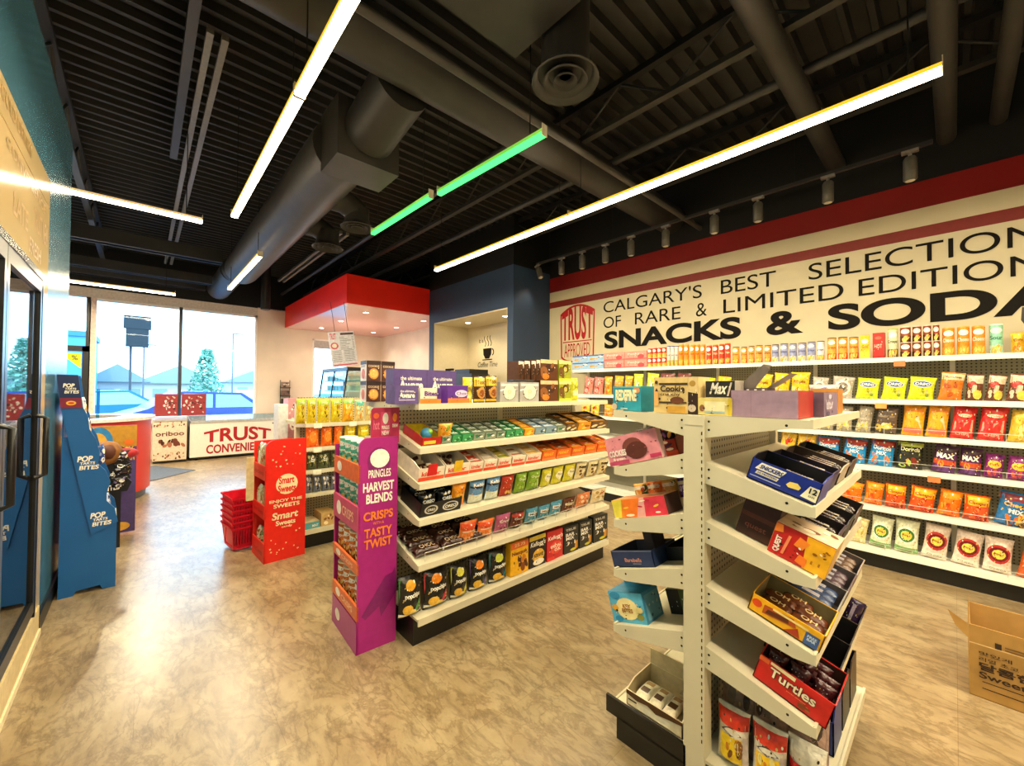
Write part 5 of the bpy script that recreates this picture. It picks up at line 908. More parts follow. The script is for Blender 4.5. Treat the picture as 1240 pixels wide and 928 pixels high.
t = thing('coffee_machine', 'dark coffee machine on the recess counter', 'coffee machine', (4.45, 5.95, .93)); k = MB(); k.box(-.2, .2, -.26, .26, 0, .8, P('#2c2b28', .35)); k.build('machine_body', t); k = MB(); k.box(-.22, .2, -.22, .22, .8, .88, P('#1c1b1a', .4)); k.build('top_tray', t)
t = thing('syrup_bottle', 'white bottle with black pump cap on the recess counter', 'bottle', (4.4, 6.62, .93)); k = MB(); k.lathe([(.06, 0), (.06, .72), (.02, .8), (.02, .84)], (0, 0, 0), P('#e6ddcc', .4), 16); k.build('bottle_body', t); k = MB(); k.lathe([(.03, .84), (.03, .9)], (0, 0, 0), M_BLK, 12); k.box(-.02, .02, -.14, .1, .88, .92, M_BLK); k.build('pump_cap', t)
# cardboard carton on the floor
t = thing('cardboard_box', 'open brown cardboard carton on the floor with Korean print', 'box', (2.975, -.04, 0)); CB = P('#b58d50', .7, 0, .12, .2, 12.); CBi = P('#8f6b3a', .8)
wl, dd_, hh = .56, .32, .335; k = MB()
k.box(0, dd_, -wl, 0, 0, .005, CBi)
for x0, x1, y0_, y1_ in ((0, .005, -wl, 0), (dd_-.005, dd_, -wl, 0), (.005, dd_-.005, -.005, 0), (.005, dd_-.005, -wl, -wl+.005)): k.box(x0, x1, y0_, y1_, .005, hh, CB)
k.box(-.0012, 0, -wl, 0, hh*.74, hh*.752, P('#d9bd84', .4)); k.build('carton_body', t)
k = MB(); k.add([(.0, 0, hh), (dd_, 0, hh), (.24, .0, hh+.03), (.1, .0, hh+.11), (.07, .0, hh+.115)], [(0, 1, 2, 3)], CB); k.add([(0, .005, hh), (.0, .0, hh-.07), (-.01, .045, hh-.02), (-.02, .07, hh+.05), (0, .04, hh+.06)], [(0, 1, 2, 3)], CB); k.build('flap', t)
k = MB(); k.add([(dd_, 0, hh), (dd_, -wl, hh), (dd_+.16, -wl, hh-.08), (dd_+.16, -.02, hh-.08)], [(0, 1, 2, 3)], CB); k.build('flap', t)
k = MB(); Kk = P('#3a2818', .7); k.marks(lambda u, v, e: (-.0015-e, -u, v), [('r', .08, .253, .1, .28, Kk), ('r', .11, .268, .36, .274, P('#7a5a34')), ('r', .11, .256, .3, .261, P('#7a5a34')), ('t', '맛있게', .03, .205, .13, .222, Kk, .01), ('t', '리얼 초코', .03, .178, .15, .196, Kk, .01), ('t', '달콤한 초코', .03, .135, .33, .172, Kk, .03), ('t', 'Sweet Choco', .03, .098, .35, .128, Kk, .02), ('r', .04, .08, .2, .084, Kk), ('r', .04, .05, .3, .054, Kk), ('e', .24, .285, .03, .008, Kk)], .001); k.build('lettering', t)
# black NEW sign on the wall shelf
t = thing('shelf_sign', 'black NEW placard standing on the wall top shelf beside the mint can', 'sign', (4.62, -.36, 1.737)); k = MB(); k.prism([(-.0, -.0), (-.2, 0), (-.2, .33), (.03, .33), (.035, .24), (.0, .16)], lambda a, c: (0, a, c), lambda a, c: (.01, a, c), P('#2b2824', .5)); k.build('placard', t)
k = MB(); k.marks(lambda u, v, e: (-.001-e, -u, v), [('t', 'NEW', -.015, .24, .15, .3, P('#d8282a', .4, 0, .1, .4, 30., '#d8282a', .4), .03, .2), ('e', .03, .19, .018, .018, P('#d8484a')), ('r', .01, .14, .19, .146, P('#e87a7a'))], .001); k.build('lettering', t)

T = {
 'w1': [('cookiebox', 3.697, 3.427, 0.1),('cookiebox', 3.421, 3.169, 0.1),('pinkbox', 3.163, 2.855, 0.105),('pinkbox', 2.849, 2.545, 0.105),('redcan_s', 2.539, 2.485, 0.118),('redcan_s', 2.476, 2.424, 0.118),('redcan_s', 2.414, 2.363, 0.118),('redcan_s', 2.354, 2.303, 0.118),('blucan_w', 2.296, 2.256, 0.245),('blucan_w', 2.247, 2.209, 0.241),('blucan_w', 2.2, 2.161, 0.238),('orcan', 2.152, 2.1, 0.253),('orcan', 2.088, 2.037, 0.248),('orcan', 2.025, 1.976, 0.243),('orcan', 1.964, 1.916, 0.238),('orcan', 1.904, 1.857, 0.234),('redcan', 1.841, 1.786, 0.219),('redcan', 1.775, 1.721, 0.223),('redcan', 1.71, 1.658, 0.227),('redcan', 1.647, 1.596, 0.231),('orcan2', 1.58, 1.518, 0.182),('orcan2', 1.492, 1.437, 0.175),('orcan2', 1.423, 1.369, 0.179),('orcan2', 1.355, 1.295, 0.182),('orcan2', 1.282, 1.227, 0.176),('lilcan', 1.214, 1.157, 0.179),('lilcan', 1.144, 1.082, 0.181),('lilcan', 1.069, 1.012, 0.176),('lilcan', 1.0, 0.938, 0.178),('lilcan', 0.926, 0.866, 0.18),('lilcan2', 0.854, 0.799, 0.181),('orredcan', 0.775, 0.711, 0.204),('orredcan', 0.699, 0.634, 0.204),('orredcan', 0.622, 0.559, 0.197),('yelcan', 0.545, 0.484, 0.205),('redbox', 0.465, 0.394, 0.217),('wgcan', 0.375, 0.311, 0.243),('brcan_s', 0.298, 0.235, 0.125),('brcan_s', 0.226, 0.174, 0.125),('brcan_s', 0.166, 0.12, 0.125),('brcan_s', 0.111, 0.075, 0.125),('ortall', 0.06, -0.006, 0.219),('ortall', -0.017, -0.081, 0.22),('ortall', -0.091, -0.157, 0.217),('mint', -0.175, -0.241, 0.22),('yelbag', -0.274, -0.34, 0.15)],
 'w1b': [('cookiebox', 3.697, 3.427, 0.1),('cookiebox', 3.421, 3.169, 0.1),('pinkbox', 3.163, 2.855, 0.105),('pinkbox', 2.849, 2.545, 0.105),('redcan_s', 2.539, 2.485, 0.118),('redcan_s', 2.476, 2.424, 0.118),('redcan_s', 2.414, 2.363, 0.118),('redcan_s', 2.354, 2.303, 0.118),('brcan_s', 0.298, 0.235, 0.125),('brcan_s', 0.226, 0.174, 0.125),('brcan_s', 0.166, 0.12, 0.125),('brcan_s', 0.111, 0.075, 0.125)],
 'w2': [('pinkwh', 3.527, 3.364, 0.241),('pinkwh', 3.344, 3.188, 0.238),('orbag', 3.169, 3.046, 0.246),('orbag', 3.028, 2.897, 0.254),('orbag', 2.879, 2.766, 0.251),('grwh', 2.737, 2.606, 0.268),('grwh', 2.578, 2.421, 0.274),('maroonbag', 2.394, 2.207, 0.269),('maroonbag', 2.181, 2.024, 0.264),('yelchip', 1.908, 1.765, 0.212),('yelchip', 1.742, 1.607, 0.218),('yelchip', 1.367, 1.228, 0.236),('yelchip', 1.215, 1.076, 0.24),('yelchip', 1.063, 0.914, 0.244),('silver', 0.902, 0.78, 0.195),('silver', 0.756, 0.602, 0.199),('lime', 0.585, 0.436, 0.182),('lime', 0.42, 0.272, 0.186),('lime', 0.261, 0.11, 0.186),('orpouch', 0.091, -0.036, 0.218),('brownpack', -0.05, -0.137, 0.2),('brownpack', -0.147, -0.233, 0.197),('brownpack', -0.243, -0.347, 0.198)],
 'w3': [('smyel', 3.575, 3.423, 0.158),('smyel', 3.403, 3.258, 0.163),('orbag', 3.173, 3.037, 0.159),('greybag', 1.045, 0.896, 0.173),('greybag', 0.872, 0.739, 0.21),('greybag', 0.716, 0.608, 0.222),('greybag', 0.591, 0.489, 0.227),('darkgrey', 0.467, 0.326, 0.225),('orwedge', 0.3, 0.169, 0.244),('orwedge', 0.159, 0.04, 0.248),('redchip', 0.03, -0.093, 0.247),('redchip', -0.107, -0.241, 0.252),('greenyel', -0.251, -0.347, 0.227)],
 'w4': [('smyel', 1.167, 1.037, 0.224),('smyel', 1.025, 0.878, 0.221),('blumix', 0.865, 0.698, 0.213),('blumix', 0.681, 0.521, 0.222),('blumix', 0.509, 0.35, 0.231),('blkdor', 0.33, 0.174, 0.228),('max', 0.136, 0.006, 0.214),('max', -0.008, -0.125, 0.204),('purpyel', -0.135, -0.23, 0.175),('purpyel', -0.243, -0.347, 0.171)],
 'w5': [('cheeto', 0.71, 0.553, 0.169),('cheeto', 0.536, 0.416, 0.188),('cheeto2', 0.405, 0.277, 0.191),('cheeto2', 0.262, 0.115, 0.199),('cheeto', 0.105, -0.019, 0.2),('cheeto2', -0.033, -0.165, 0.19),('chblue', -0.178, -0.361, 0.241)],
 'w6': [('palegr0', 0.652, 0.526, 0.219),('palegr', 0.504, 0.365, 0.256),('palegr', 0.349, 0.206, 0.266),('redring', 0.191, 0.049, 0.266),('redring', 0.03, -0.113, 0.257),('redring', -0.127, -0.267, 0.25),('redpuff', -0.281, -0.403, 0.267)],
 'm0b': [('purpl', 1.08, 1.521, 0.205)],
 'm0': [('purp', 1.026, 1.169, 0.106),('purptr', 1.178, 1.318, 0.093),('purpfl', 1.363, 1.525, 0.11),('yelhang', 1.491, 1.565, 0.163),('yelbr', 1.575, 1.666, 0.171),('yelbr', 1.677, 1.773, 0.18),('greybx', 1.784, 1.956, 0.138),('greybx', 1.968, 2.166, 0.142),('brcook', 2.179, 2.369, 0.158),('grcook', 2.387, 2.528, 0.162),('yelbot', 2.548, 2.634, 0.185)],
 'm0u': [('spine', 1.952, 2.005, 0.133),('spine', 2.017, 2.071, 0.14),('spine', 2.084, 2.127, 0.143),('spine', 2.135, 2.175, 0.152),('brcook', 2.188, 2.369, 0.159),('grcook', 2.382, 2.528, 0.162)],
 't1': [('gumtr', 1.316, 1.383, 0.055, '#5a6a58', '#dfe8dc', 'grey gum'),('gumgr', 1.39, 1.456, 0.055, '#2f7a4f', '#e4efe0', 'green gum'),('gumgr', 1.463, 1.545, 0.055, '#2f7a4f', '#e4efe0', 'green gum'),('gumtr', 1.552, 1.638, 0.055, '#5a6a58', '#dfe8dc', 'grey gum'),('gumtr', 1.646, 1.736, 0.055, '#5a6a58', '#dfe8dc', 'grey gum'),('gumtr', 1.744, 1.817, 0.055, '#5a6a58', '#dfe8dc', 'grey gum'),('gumgr', 1.825, 1.901, 0.055, '#2f7a4f', '#e4efe0', 'green gum'),('gumgr', 1.909, 1.988, 0.055, '#2f7a4f', '#e4efe0', 'green gum'),('gumor', 1.996, 2.097, 0.055, '#f0b82a', '#c8461c', 'orange gum'),('gumbl', 2.105, 2.211, 0.055, '#6f8fae', '#e0e4d8', 'blue gum'),('gumbl', 2.219, 2.34, 0.055, '#6f8fae', '#e0e4d8', 'blue gum'),('gumtr', 2.349, 2.447, 0.055, '#5a6a58', '#dfe8dc', 'grey gum'),('gumbr', 2.456, 2.591, 0.075, '#3a2212', '#d8a03a', 'dark candy'),('gumgd', 2.6, 2.766, 0.075, '#c98a1c', '#f0d070', 'gold candy'),('gumbr', 2.776, 3.004, 0.075, '#3a2212', '#d8a03a', 'dark candy')],
 't2': [('kinder', 1.517, 1.625, 0.085, '#d8451f', '#f4ead6', 'red chocolate'),('kinder', 1.632, 1.744, 0.085, '#efe4d0', '#d8c8a8', 'cream chocolate'),('kinder', 1.751, 1.87, 0.085, '#c9b84a', '#7a8a2a', 'yellow green chocolate'),('kinder', 1.878, 2.005, 0.085, '#efe4d0', '#b8653a', 'cream chocolate'),('kinder', 2.013, 2.166, 0.085, '#e8cf8a', '#d8a03a', 'sand chocolate'),('reese', 2.179, 2.33, 0.085, '#c8561c', '#f5c23a', 'orange peanut cup'),('reese', 2.339, 2.508, 0.085, '#8a4a28', '#e8701c', 'brown peanut cup'),('reese', 2.517, 2.677, 0.085, '#e5661c', '#f5c23a', 'orange peanut cup'),('reese', 2.687, 2.847, 0.085, '#d8601c', '#f5c23a', 'orange peanut cup'),('reese', 2.857, 3.042, 0.085, '#e5661c', '#e8b03a', 'orange peanut cup')],
 'm3': [('orpou', 1.393, 1.5, 0.153),('bluep', 1.523, 1.645, 0.154),('bluep', 1.656, 1.773, 0.157),('redp', 1.784, 1.901, 0.15),('grp', 1.913, 2.021, 0.151),('grp', 2.033, 2.166, 0.152),('yelp', 2.188, 2.293, 0.14),('yelp', 2.306, 2.427, 0.143),('yelp', 2.441, 2.57, 0.146),('crmp', 2.584, 2.721, 0.142),('crmp', 2.736, 2.871, 0.139),('crmp', 2.887, 3.029, 0.136)],
 'm4': [('orcan_b', 1.468, 1.6, 0.146),('orcan_b', 1.61, 1.746, 0.122),('pinkb', 1.757, 1.888, 0.131),('brredb', 1.9, 2.024, 0.114),('blueb', 2.041, 2.16, 0.117),('blueb', 2.173, 2.296, 0.11),('blueb', 2.31, 2.441, 0.116),('brownb', 2.455, 2.605, 0.115),('peachb', 2.62, 2.805, 0.124),('creamb', 2.82, 3.033, 0.125)],
 'm5': [('pop1', 1.07, 1.217, 0.227),('pop2', 1.226, 1.4, 0.215),('pop3', 1.41, 1.537, 0.203),('pop4', 1.554, 1.7, 0.203),('pop5', 1.711, 1.869, 0.203),('nesq', 1.88, 2.053, 0.226),('kelb', 2.065, 2.236, 0.223),('kelr', 2.249, 2.435, 0.216),('true', 2.449, 2.621, 0.205),('true', 2.636, 2.799, 0.205),('true', 2.82, 3.015, 0.213)],
 'g1': [('yelgum', 1.032, 1.11, 0.227),('yelgum', 1.118, 1.202, 0.226),('yelgum', 1.21, 1.32, 0.225),('yelgum', 1.327, 1.427, 0.224),('yelgum2', 1.434, 1.546, 0.223),('tealgum', 1.554, 1.653, 0.214),('tealgum', 1.661, 1.756, 0.213)],
 'g2': [('orgum', 1.107, 1.231, 0.212),('orgum', 1.239, 1.35, 0.213),('orgum', 1.358, 1.442, 0.207),('ylwbag', 1.454, 1.57, 0.21),('ylwbag', 1.582, 1.704, 0.212)],
 'g3': [('dkgr', 1.114, 1.209, 0.145),('dkgr', 1.217, 1.32, 0.142),('dkgr', 1.327, 1.434, 0.138),('dkgr', 1.442, 1.554, 0.127)],
 'g4': [('mixb', 1.114, 1.173, 0.153),('mixb', 1.181, 1.246, 0.144),('mixb', 1.253, 1.327, 0.141),('mixb', 1.335, 1.411, 0.13)],
 'g5': [('tealbx', 1.104, 1.235, 0.057),('tanbx', 1.246, 1.369, 0.12)],
}
# ------------------------------------------------------------------ goods on the racks (positions in metres)
def wall_row(key, z, xf, where, grp):
    for i, (k, ya, yb, h) in enumerate(T[key]):
        R = random.Random(i+len(key)); w, d, hh0 = style(k)[1:4]; bag = style(k)[5] in ('bag', 'pack')
        put(k, (xf+R.uniform(0, .012), (ya+yb)/2, z), (0, rad(R.uniform(3, 9)) if bag and key != 'w1' else 0, rad(-90+R.uniform(-5, 5))), (ya-yb, None if 'can' in k else d, h), where, 'the navy column', i, grp)
wall_row('w1', WZ[0]+.002, 4.555, 'on the wall top shelf', 'goods on the wall top shelf')
for i, (k, ya, yb, h) in enumerate(T['w1b']):
    put(k, (4.56, (ya+yb)/2, WZ[0]+.002+h), (0, 0, rad(-90)), (ya-yb, None, h), 'wall top shelf upper layer', 'the navy column', i, 'upper layer on the wall top shelf')
wall_row('w2', WZ[1]+.002, 4.54, 'on the wall second shelf', 'bags on the wall second shelf')
wall_row('w3', WZ[2]+.002, 4.545, 'on the wall third shelf', 'bags on the wall third shelf')
wall_row('w4', WZ[3]+.002, 4.545, 'on the wall fourth shelf', 'bags on the wall fourth shelf')
wall_row('w5', WZ[4]+.002, 4.545, 'on the wall fifth shelf', 'bags on the wall fifth shelf')
wall_row('w6', .158, 4.545, 'on the wall bottom shelf', 'bags on the wall bottom shelf')
def rack_row(key, z, yf, where, grp, tilt=0., frm='the magenta display', dy=0.):
    for i, (k, xa, xb, h) in enumerate(T[key]):
        R = random.Random(i*3+len(key)); d = style(k)[2]
        put(k, ((xa+xb)/2, yf+dy+R.uniform(0, .01), z), (rad(tilt), 0, rad(R.uniform(-2, 2) if tilt == 0 else 0)), (xb-xa, d, h), where, frm, i, grp)
TS = math.degrees(math.atan2(.10, .37))
def zs(zf, d): return zf+.10*d/.37+.002
rack_row('m0b', 1.364, 2.2, 'rear of the middle rack top', 'rear row on the middle rack top')
rack_row('m0', 1.364, 2.06, 'on the middle rack top', 'goods on the middle rack top')
rack_row('m0u', 1.364+.157, 2.065, 'middle rack top upper layer', 'upper cartons on the middle rack top')
for j in range(2):
    for i, x in enumerate((1.135, 1.24)):
        put('waffle', (x, 2.60+.01*i, 1.364+j*.137), (0, 0, rad(4 if i else -5)), (.095 if i == 0 else .1, .12, .135), lab='brown wafer cookie carton, %s of the %s pair at the rack corner' % (('upper', 'lower')[1-j] , ('window side', 'display side')[1-i]), group='wafer cartons at the rack corner')
def packs(tr, n, col, cat, lab, grp, w, d, h, along='y'):
    """small packs lying in a tray; each one a thing"""
    M = Matrix.LocRotScale(tr.location, tr.rotation_euler, None)
    me = MESH.get(('pk', col, w, d, h))
    if me is None:
        b_ = MB(); b_.box(-w/2, w/2, 0, d, 0, h, P(col[0], .35)); b_.marks(lambda u, v, e: (u*w, d*v, h+e), [('r', -.5, .3, .5, .6, P(col[1], .35)), ('b', 3, 3, -.4, .1, .4, .9, .18, [P(col[1], .35), P(WH, .35)])], .0006); me = MESH[('pk', col, w, d, h)] = b_.mesh('pack')
    for i in range(n):
        p = M @ Vector((0, .01+i*(d+.004), .006)); o = obj('candy_pack', me, None, p, tr.rotation_euler)
        tag(o, lab.replace('#', ORD[i]), cat, grp)
def trays(key, zf, place, grp, yo=.03, hscale=1.):
    for i, (k, xa, xb, h, c1, c2, what) in enumerate(T[key]):
        w, d = style(k)[1:3]
        o = put(k, ((xa+xb)/2, 2.025+yo, zs(zf, yo)), (rad(TS), 0, 0), (xb-xa-.004, None, h), place, 'the magenta display', i, grp)
        if c1:
            for r in range(3):
                M = Matrix.LocRotScale(o.location, o.rotation_euler, None)
                key2 = ('pk', c1, c2, round(xb-xa, 3)); wd = xb-xa-.018; dd = d/3-.012
                if key2 not in MESH:
                    b_ = MB(); hh_ = .03
                    b_.box(-wd/2, wd/2, 0, dd, 0, hh_, P(c1, .35)); b_.marks(lambda u, v, e: (u*wd, dd*v, hh_+e), [('r', -.5, .35, .5, .65, P(c2, .35)), ('b', 3, 4, -.4, .1, .4, .9, .16, [P(c2, .35), P(WH, .35)])], .0006)
                    MESH[key2] = b_.mesh('pack')
                q = obj('candy_pack', MESH[key2], None, M @ Vector((0, .008+r*(dd+.008), h*.55-.012)), o.rotation_euler)
                later(q, '%s %s pack' % (('front', 'middle', 'rear')[r], what), 'pack', place[7:]+' trays', 'the magenta display', i, 'packs '+place)
trays('t1', M2[0][0], 'on the middle rack second shelf', 'trays on the middle rack second shelf')
trays('t2', M2[1][0], 'on the middle rack third shelf', 'trays on the middle rack third shelf')
rack_row('m3', zs(M2[2][0], .03), 2.055, 'on the middle rack fourth shelf', 'pouches on the middle rack fourth shelf', TS)
rack_row('m4', zs(M2[3][0], .05), 2.075, 'on the middle rack fifth shelf', 'candy bags on the middle rack fifth shelf', TS)
rack_row('m5', .168, 2.05, 'on the middle rack bottom shelf', 'boxes and bags on the middle rack bottom shelf')
# sweets heaped in the two open trays, the ball and the cookie tray at the display end
o = put('kinder', (1.245, 2.05, zs(M2[1][0], .025)), (rad(TS), 0, 0), (.17, .27, .095), lab='white open candy tray with red tag at the display end of the middle rack')
o2 = put('kinder', (1.425, 2.05, zs(M2[1][0], .025)), (rad(TS), 0, 0), (.175, .27, .095), lab='white open candy tray with yellow tag, next to the red tagged one')
CH = m_box(.032, .018, .018, P('#4a2214', .3)); CW = m_box(.032, .018, .018, P('#e4d6b8', .4)); RR = random.Random(3)
for oo, nm in ((o, 'red tagged'), (o2, 'yellow tagged')):
    M = Matrix.LocRotScale(oo.location, oo.rotation_euler, None)
    for i in range(24):
        p = M @ Vector((RR.uniform(-.06, .06), RR.uniform(.015, .23), .012+RR.uniform(.0, .03)))
        q = obj('chocolate_piece', (CH, CW)[i % 2], None, p, (rad(TS)+RR.uniform(-.5, .5), RR.uniform(-.5, .5), RR.uniform(0, 3)))
        tag(q, '%s chocolate piece loose in the %s tray' % (('dark', 'white')[i % 2], nm), 'chocolate', 'chocolate pieces in the %s tray' % nm)
    c = ('#c81c1c', '#d9b01c')[nm[0] == 'y']; b_ = MB(); b_.box(-.03, .03, -.004, -.001, .03, .1, P(c, .4)); tag(b_.build('tray_tag', loc=oo.location, rot=oo.rotation_euler), '%s paper tag standing at the front of its white candy tray' % nm.split()[0], 'tag')
o = obj('cookie_tray', m_tray(.28, .24, .085, P('#1d1a1a', .4), P('#2a2422', .6), [('e', -.25, .5, .16, .34, P('#cfc8ba')), ('e', -.25, .5, .12, .26, P('#1d1a1a')), ('e', .22, .5, .2, .36, P('#cfc8ba')), ('e', .22, .5, .16, .28, P('#2a2422')), ('t', 'OREO', -.34, .4, -.16, .6, P(WH), .03), ('t', 'OREO', .08, .38, .36, .62, P(WH), .03)], .08), None, (1.31, 2.045, zs(M2[2][0], .02)), (rad(TS), 0, 0))
tag(o, 'open black cookie tray at the display end of the middle rack', 'tray')
M = Matrix.LocRotScale(o.location, o.rotation_euler, None); cb = m_bag(.125, .09, .05, G('#1b191d'), [('t', 'OREO', -.34, .4, .34, .62, G(WH), .03), ('b', 3, 3, -.3, .7, .3, .9, .1, [G('#d8d4cc')])], 3)
for i in range(4):
    q = obj('cookie_pouch', cb, None, M @ Vector((-.066+.132*(i % 2), .03+.1*(i//2), .025)), (rad(TS-15), 0, 0)); tag(q, 'black cookie pouch in the open cookie tray, %s row %s' % (('front', 'rear')[i//2], ('display side', 'far side')[i % 2]), 'pouch', 'pouches in the cookie tray')
o = obj('toy_tray', m_tray(.13, .23, .055, P('#b81e1e', .4), P('#c9b41e', .6), [('r', -.4, .2, .2, .6, P('#e8c83a'))], .05), None, (1.245, 2.05, zs(M2[0][0], .025)), (rad(TS), 0, 0)); tag(o, 'red and yellow candy tray at the display end of the middle rack second shelf', 'tray')
b_ = MB(); b_.blob((0, 0, 0), .034, .034, .034, P('#3f8fc0', .3), 16, 10); b_.blob((.012, -.02, .012), .018, .018, .018, P('#7fbf4a', .3), 10, 6); tag(b_.build('toy_ball', loc=(1.24, 2.1, zs(M2[0][0], .08)+.05)), 'small blue and green ball sitting in the red and yellow tray', 'ball')
o = obj('candy_pouch', m_bag(.1, .12, .05, G('#e0a02a'), [('b', 3, 7, -.4, .1, .4, .9, .14, [G('#c87818'), G('#f2cf5a'), G('#7a9a2a')])], 4), None, (1.345, 2.06, zs(M2[0][0], .03)), (rad(TS), 0, 0)); tag(o, 'amber candy pouch standing beside the red and yellow tray', 'pouch')
# chocolate bars stacked in lanes on the fifth shelf
for lane in range(3):
    for lay in range(2):
        for r in range(4):
            q = put('choco', (1.25+lane*.175, 2.075+r*.075, zs(M2[3][0], .05+r*.075)+lay*.02), (rad(TS), 0, 0), (.165, .06, .03), 'on the fifth shelf of the middle rack, %s layer row %d' % (('lower', 'upper')[lay], 1), 'the magenta display', lane*10+r, 'chocolate bars on the middle rack fifth shelf', lab='dark wrapped chocolate bar, %s layer, %s lane from the magenta end, %s row' % (('lower', 'upper')[lay], ORD[lane], ('front', 'second', 'third', 'rear')[r]))
            q['group'] = 'chocolate bars, %s layer' % ('lower', 'upper')[lay]
# third rack
rack_row('g1', 1.128, 3.965, 'on the third rack upper row', 'gummy bags on the third rack upper row', 0, 'the red display')
rack_row('g2', .908, 3.96, 'on the third rack second row', 'candy bags on the third rack second row', 0, 'the red display')
rack_row('g3', .703, 3.96, 'on the third rack third row', 'bags on the third rack third row', 0, 'the red display')
rack_row('g4', .493, 3.96, 'on the third rack fourth row', 'small bags on the third rack fourth row', 0, 'the red display')
rack_row('g5', .173, 3.95, 'on the third rack bottom shelf', 'cartons on the third rack bottom shelf', 0, 'the red display')
# cans in the magenta display, bags in the red display
TC = m_can(.052, .17, G('#55b8a0'), P('#d8e8dc', .35), [('e', 0, .8, .3, .1, G('#f3f3ea')), ('r', -.5, .0, .5, .14, G('#2f8a74')), ('t', 'Crisps', -.3, .5, .3, .62, G(WH), .02), ('b', 3, 4, -.3, .2, .3, .4, .1, [G('#e8c86a'), G('#2f7a64')])])
OC = m_can(.052, .15, G('#c9702a'), P('#e8d8b8', .35), [('e', 0, .8, .3, .1, G('#f3f3ea')), ('r', -.5, .0, .5, .14, G('#7a3a18')), ('t', 'Crisps', -.3, .5, .3, .64, G(WH), .02), ('b', 3, 4, -.3, .2, .3, .4, .1, [G('#e8c86a'), G('#5a2a14')])])
MD = Matrix.LocRotScale(D1.location, D1.rotation_euler, None)
for z, cm, col, lv in ((.98, TC, 'teal', 'top'), (.745, TC, 'teal', 'second'), (.46, OC, 'orange brown', 'third'), (.22, OC, 'orange brown', 'lowest')):
    for i in range(4):
        p = MD @ Vector((.012, .065+i*.104, z)); sc = (1, 1, 1.08 if z < .7 else 1)
        q = obj('crisp_can', cm[0], None, (p.x, p.y, p.z), (0, 0, rad(-93)), sc); obj('lid', cm[1], q); later(q, '%s crisp can' % col, 'can', 'on the %s tier of the magenta display' % lv, 'its lettered panel', i, 'cans on the %s tier of the magenta display' % lv)
MD = Matrix.LocRotScale(D2.location, D2.rotation_euler, None)
for z, lv in ((.725, 'top'), (.405, 'middle'), (.045, 'lowest')):
    for i in range(3):
        c = ('#d8cfa8', '#c9b088', '#dcd8c8')[i]; p = MD @ Vector((.012, .065+i*.1, z))
        q = obj('candy_bag', m_bag(.1, .25 if lv == 'top' else .2, .06, G(c), [('b', i+int(z*10), 12, -.42, .08, .42, .92, .11, [G('#8aa05a'), G(WH), G('#b86a3a'), G('#6a5a3a'), G('#e8c86a')])], i), None, p, (0, 0, rad(-94))); later(q, 'mottled candy bag', 'bag', 'on the %s tier of the red display' % lv, 'its starred panel', i, 'bags on the %s tier of the red display' % lv)
# ------------------------------------------------------------------ front rack, side towards the wall
TR_ = math.degrees(math.atan2(.095, .315))
YAW = rad(-90)
def side_pose(y_mid, zf, side, x, dz=.0):
    """a carton standing on the sloped shelf with its printed face towards -x"""
    yf = .292 if side < 0 else .977; d = (y_mid-yf) if side < 0 else (yf-y_mid)
    return (x, y_mid, zf+.095*d/.315+.003+dz), (0, rad(TR_) if side < 0 else rad(-TR_), YAW)
def fcarton(name, me, y_mid, zf, side, x, lab, cat='box'):
    loc, rot = side_pose(y_mid, zf, side, x); return tag(obj(name, me, None, loc, rot), lab, cat)
def contents(tr, me, nm, xs, dz, lab, cat, grp, rot=(0, 0, 0)):
    M = Matrix.LocRotScale(tr.location, tr.rotation_euler, None)
    for i, (x, y) in enumerate(xs):
        R = M @ Matrix.LocRotScale(Vector((x, y, dz)), Euler(rot), None); q = obj(nm, me); q.matrix_world = R; tag(q, lab.replace('#', ORD[i]), cat, grp)
B1 = '#1f2f8c'
sn = fcarton('candy_carton', m_tray(.2, .14, .085, P(B1, .35), P('#17141c', .6), [('p', [(-.42, .58), (-.35, .92), (.02, .9), (-.05, .56)], P(WH)), ('t', 'SNICKERS', -.36, .64, -.03, .84, P('#2a2f7a'), .035, .1), ('p', [(-.4, .36), (-.38, .52), (-.05, .5), (-.07, .34)], P('#d8d2c4')), ('t', 'HI PROTEIN', -.36, .4, -.08, .48, P('#20205a'), .02), ('r', -.46, .2, -.0, .24, P('#aeb4d8')), ('p', [(.06, .4), (.1, .58), (.2, .62), (.26, .5), (.24, .36), (.1, .32)], P('#e8cf6a')), ('p', [(.28, .16), (.36, .72), (.49, .72), (.49, .12)], P('#efe8c8')), ('t', '12', .37, .42, .47, .66, P('#15151c'), .03), ('t', 'BARS', .38, .26, .46, .34, P('#15151c'))], .072, (), .003), .385, F1R[0][0], -1, 1.525, 'open blue chocolate bar carton marked 12 on the front rack uppermost tilted shelf')
BAR = m_bar(.13, .032, .02, G('#2b1d18'), [('r', -.3, .2, .3, .8, G('#d8cbb8')), ('t', 'BAR', -.2, .3, .2, .7, G('#3a2a60'), .02)])
contents(sn, BAR, 'chocolate_bar', [(0.02, .02), (.02, .055), (.02, .09)], .03, '# dark wrapped bar lying in the blue carton marked 12', 'bar', 'bars in the blue carton', (0, 0, 0))
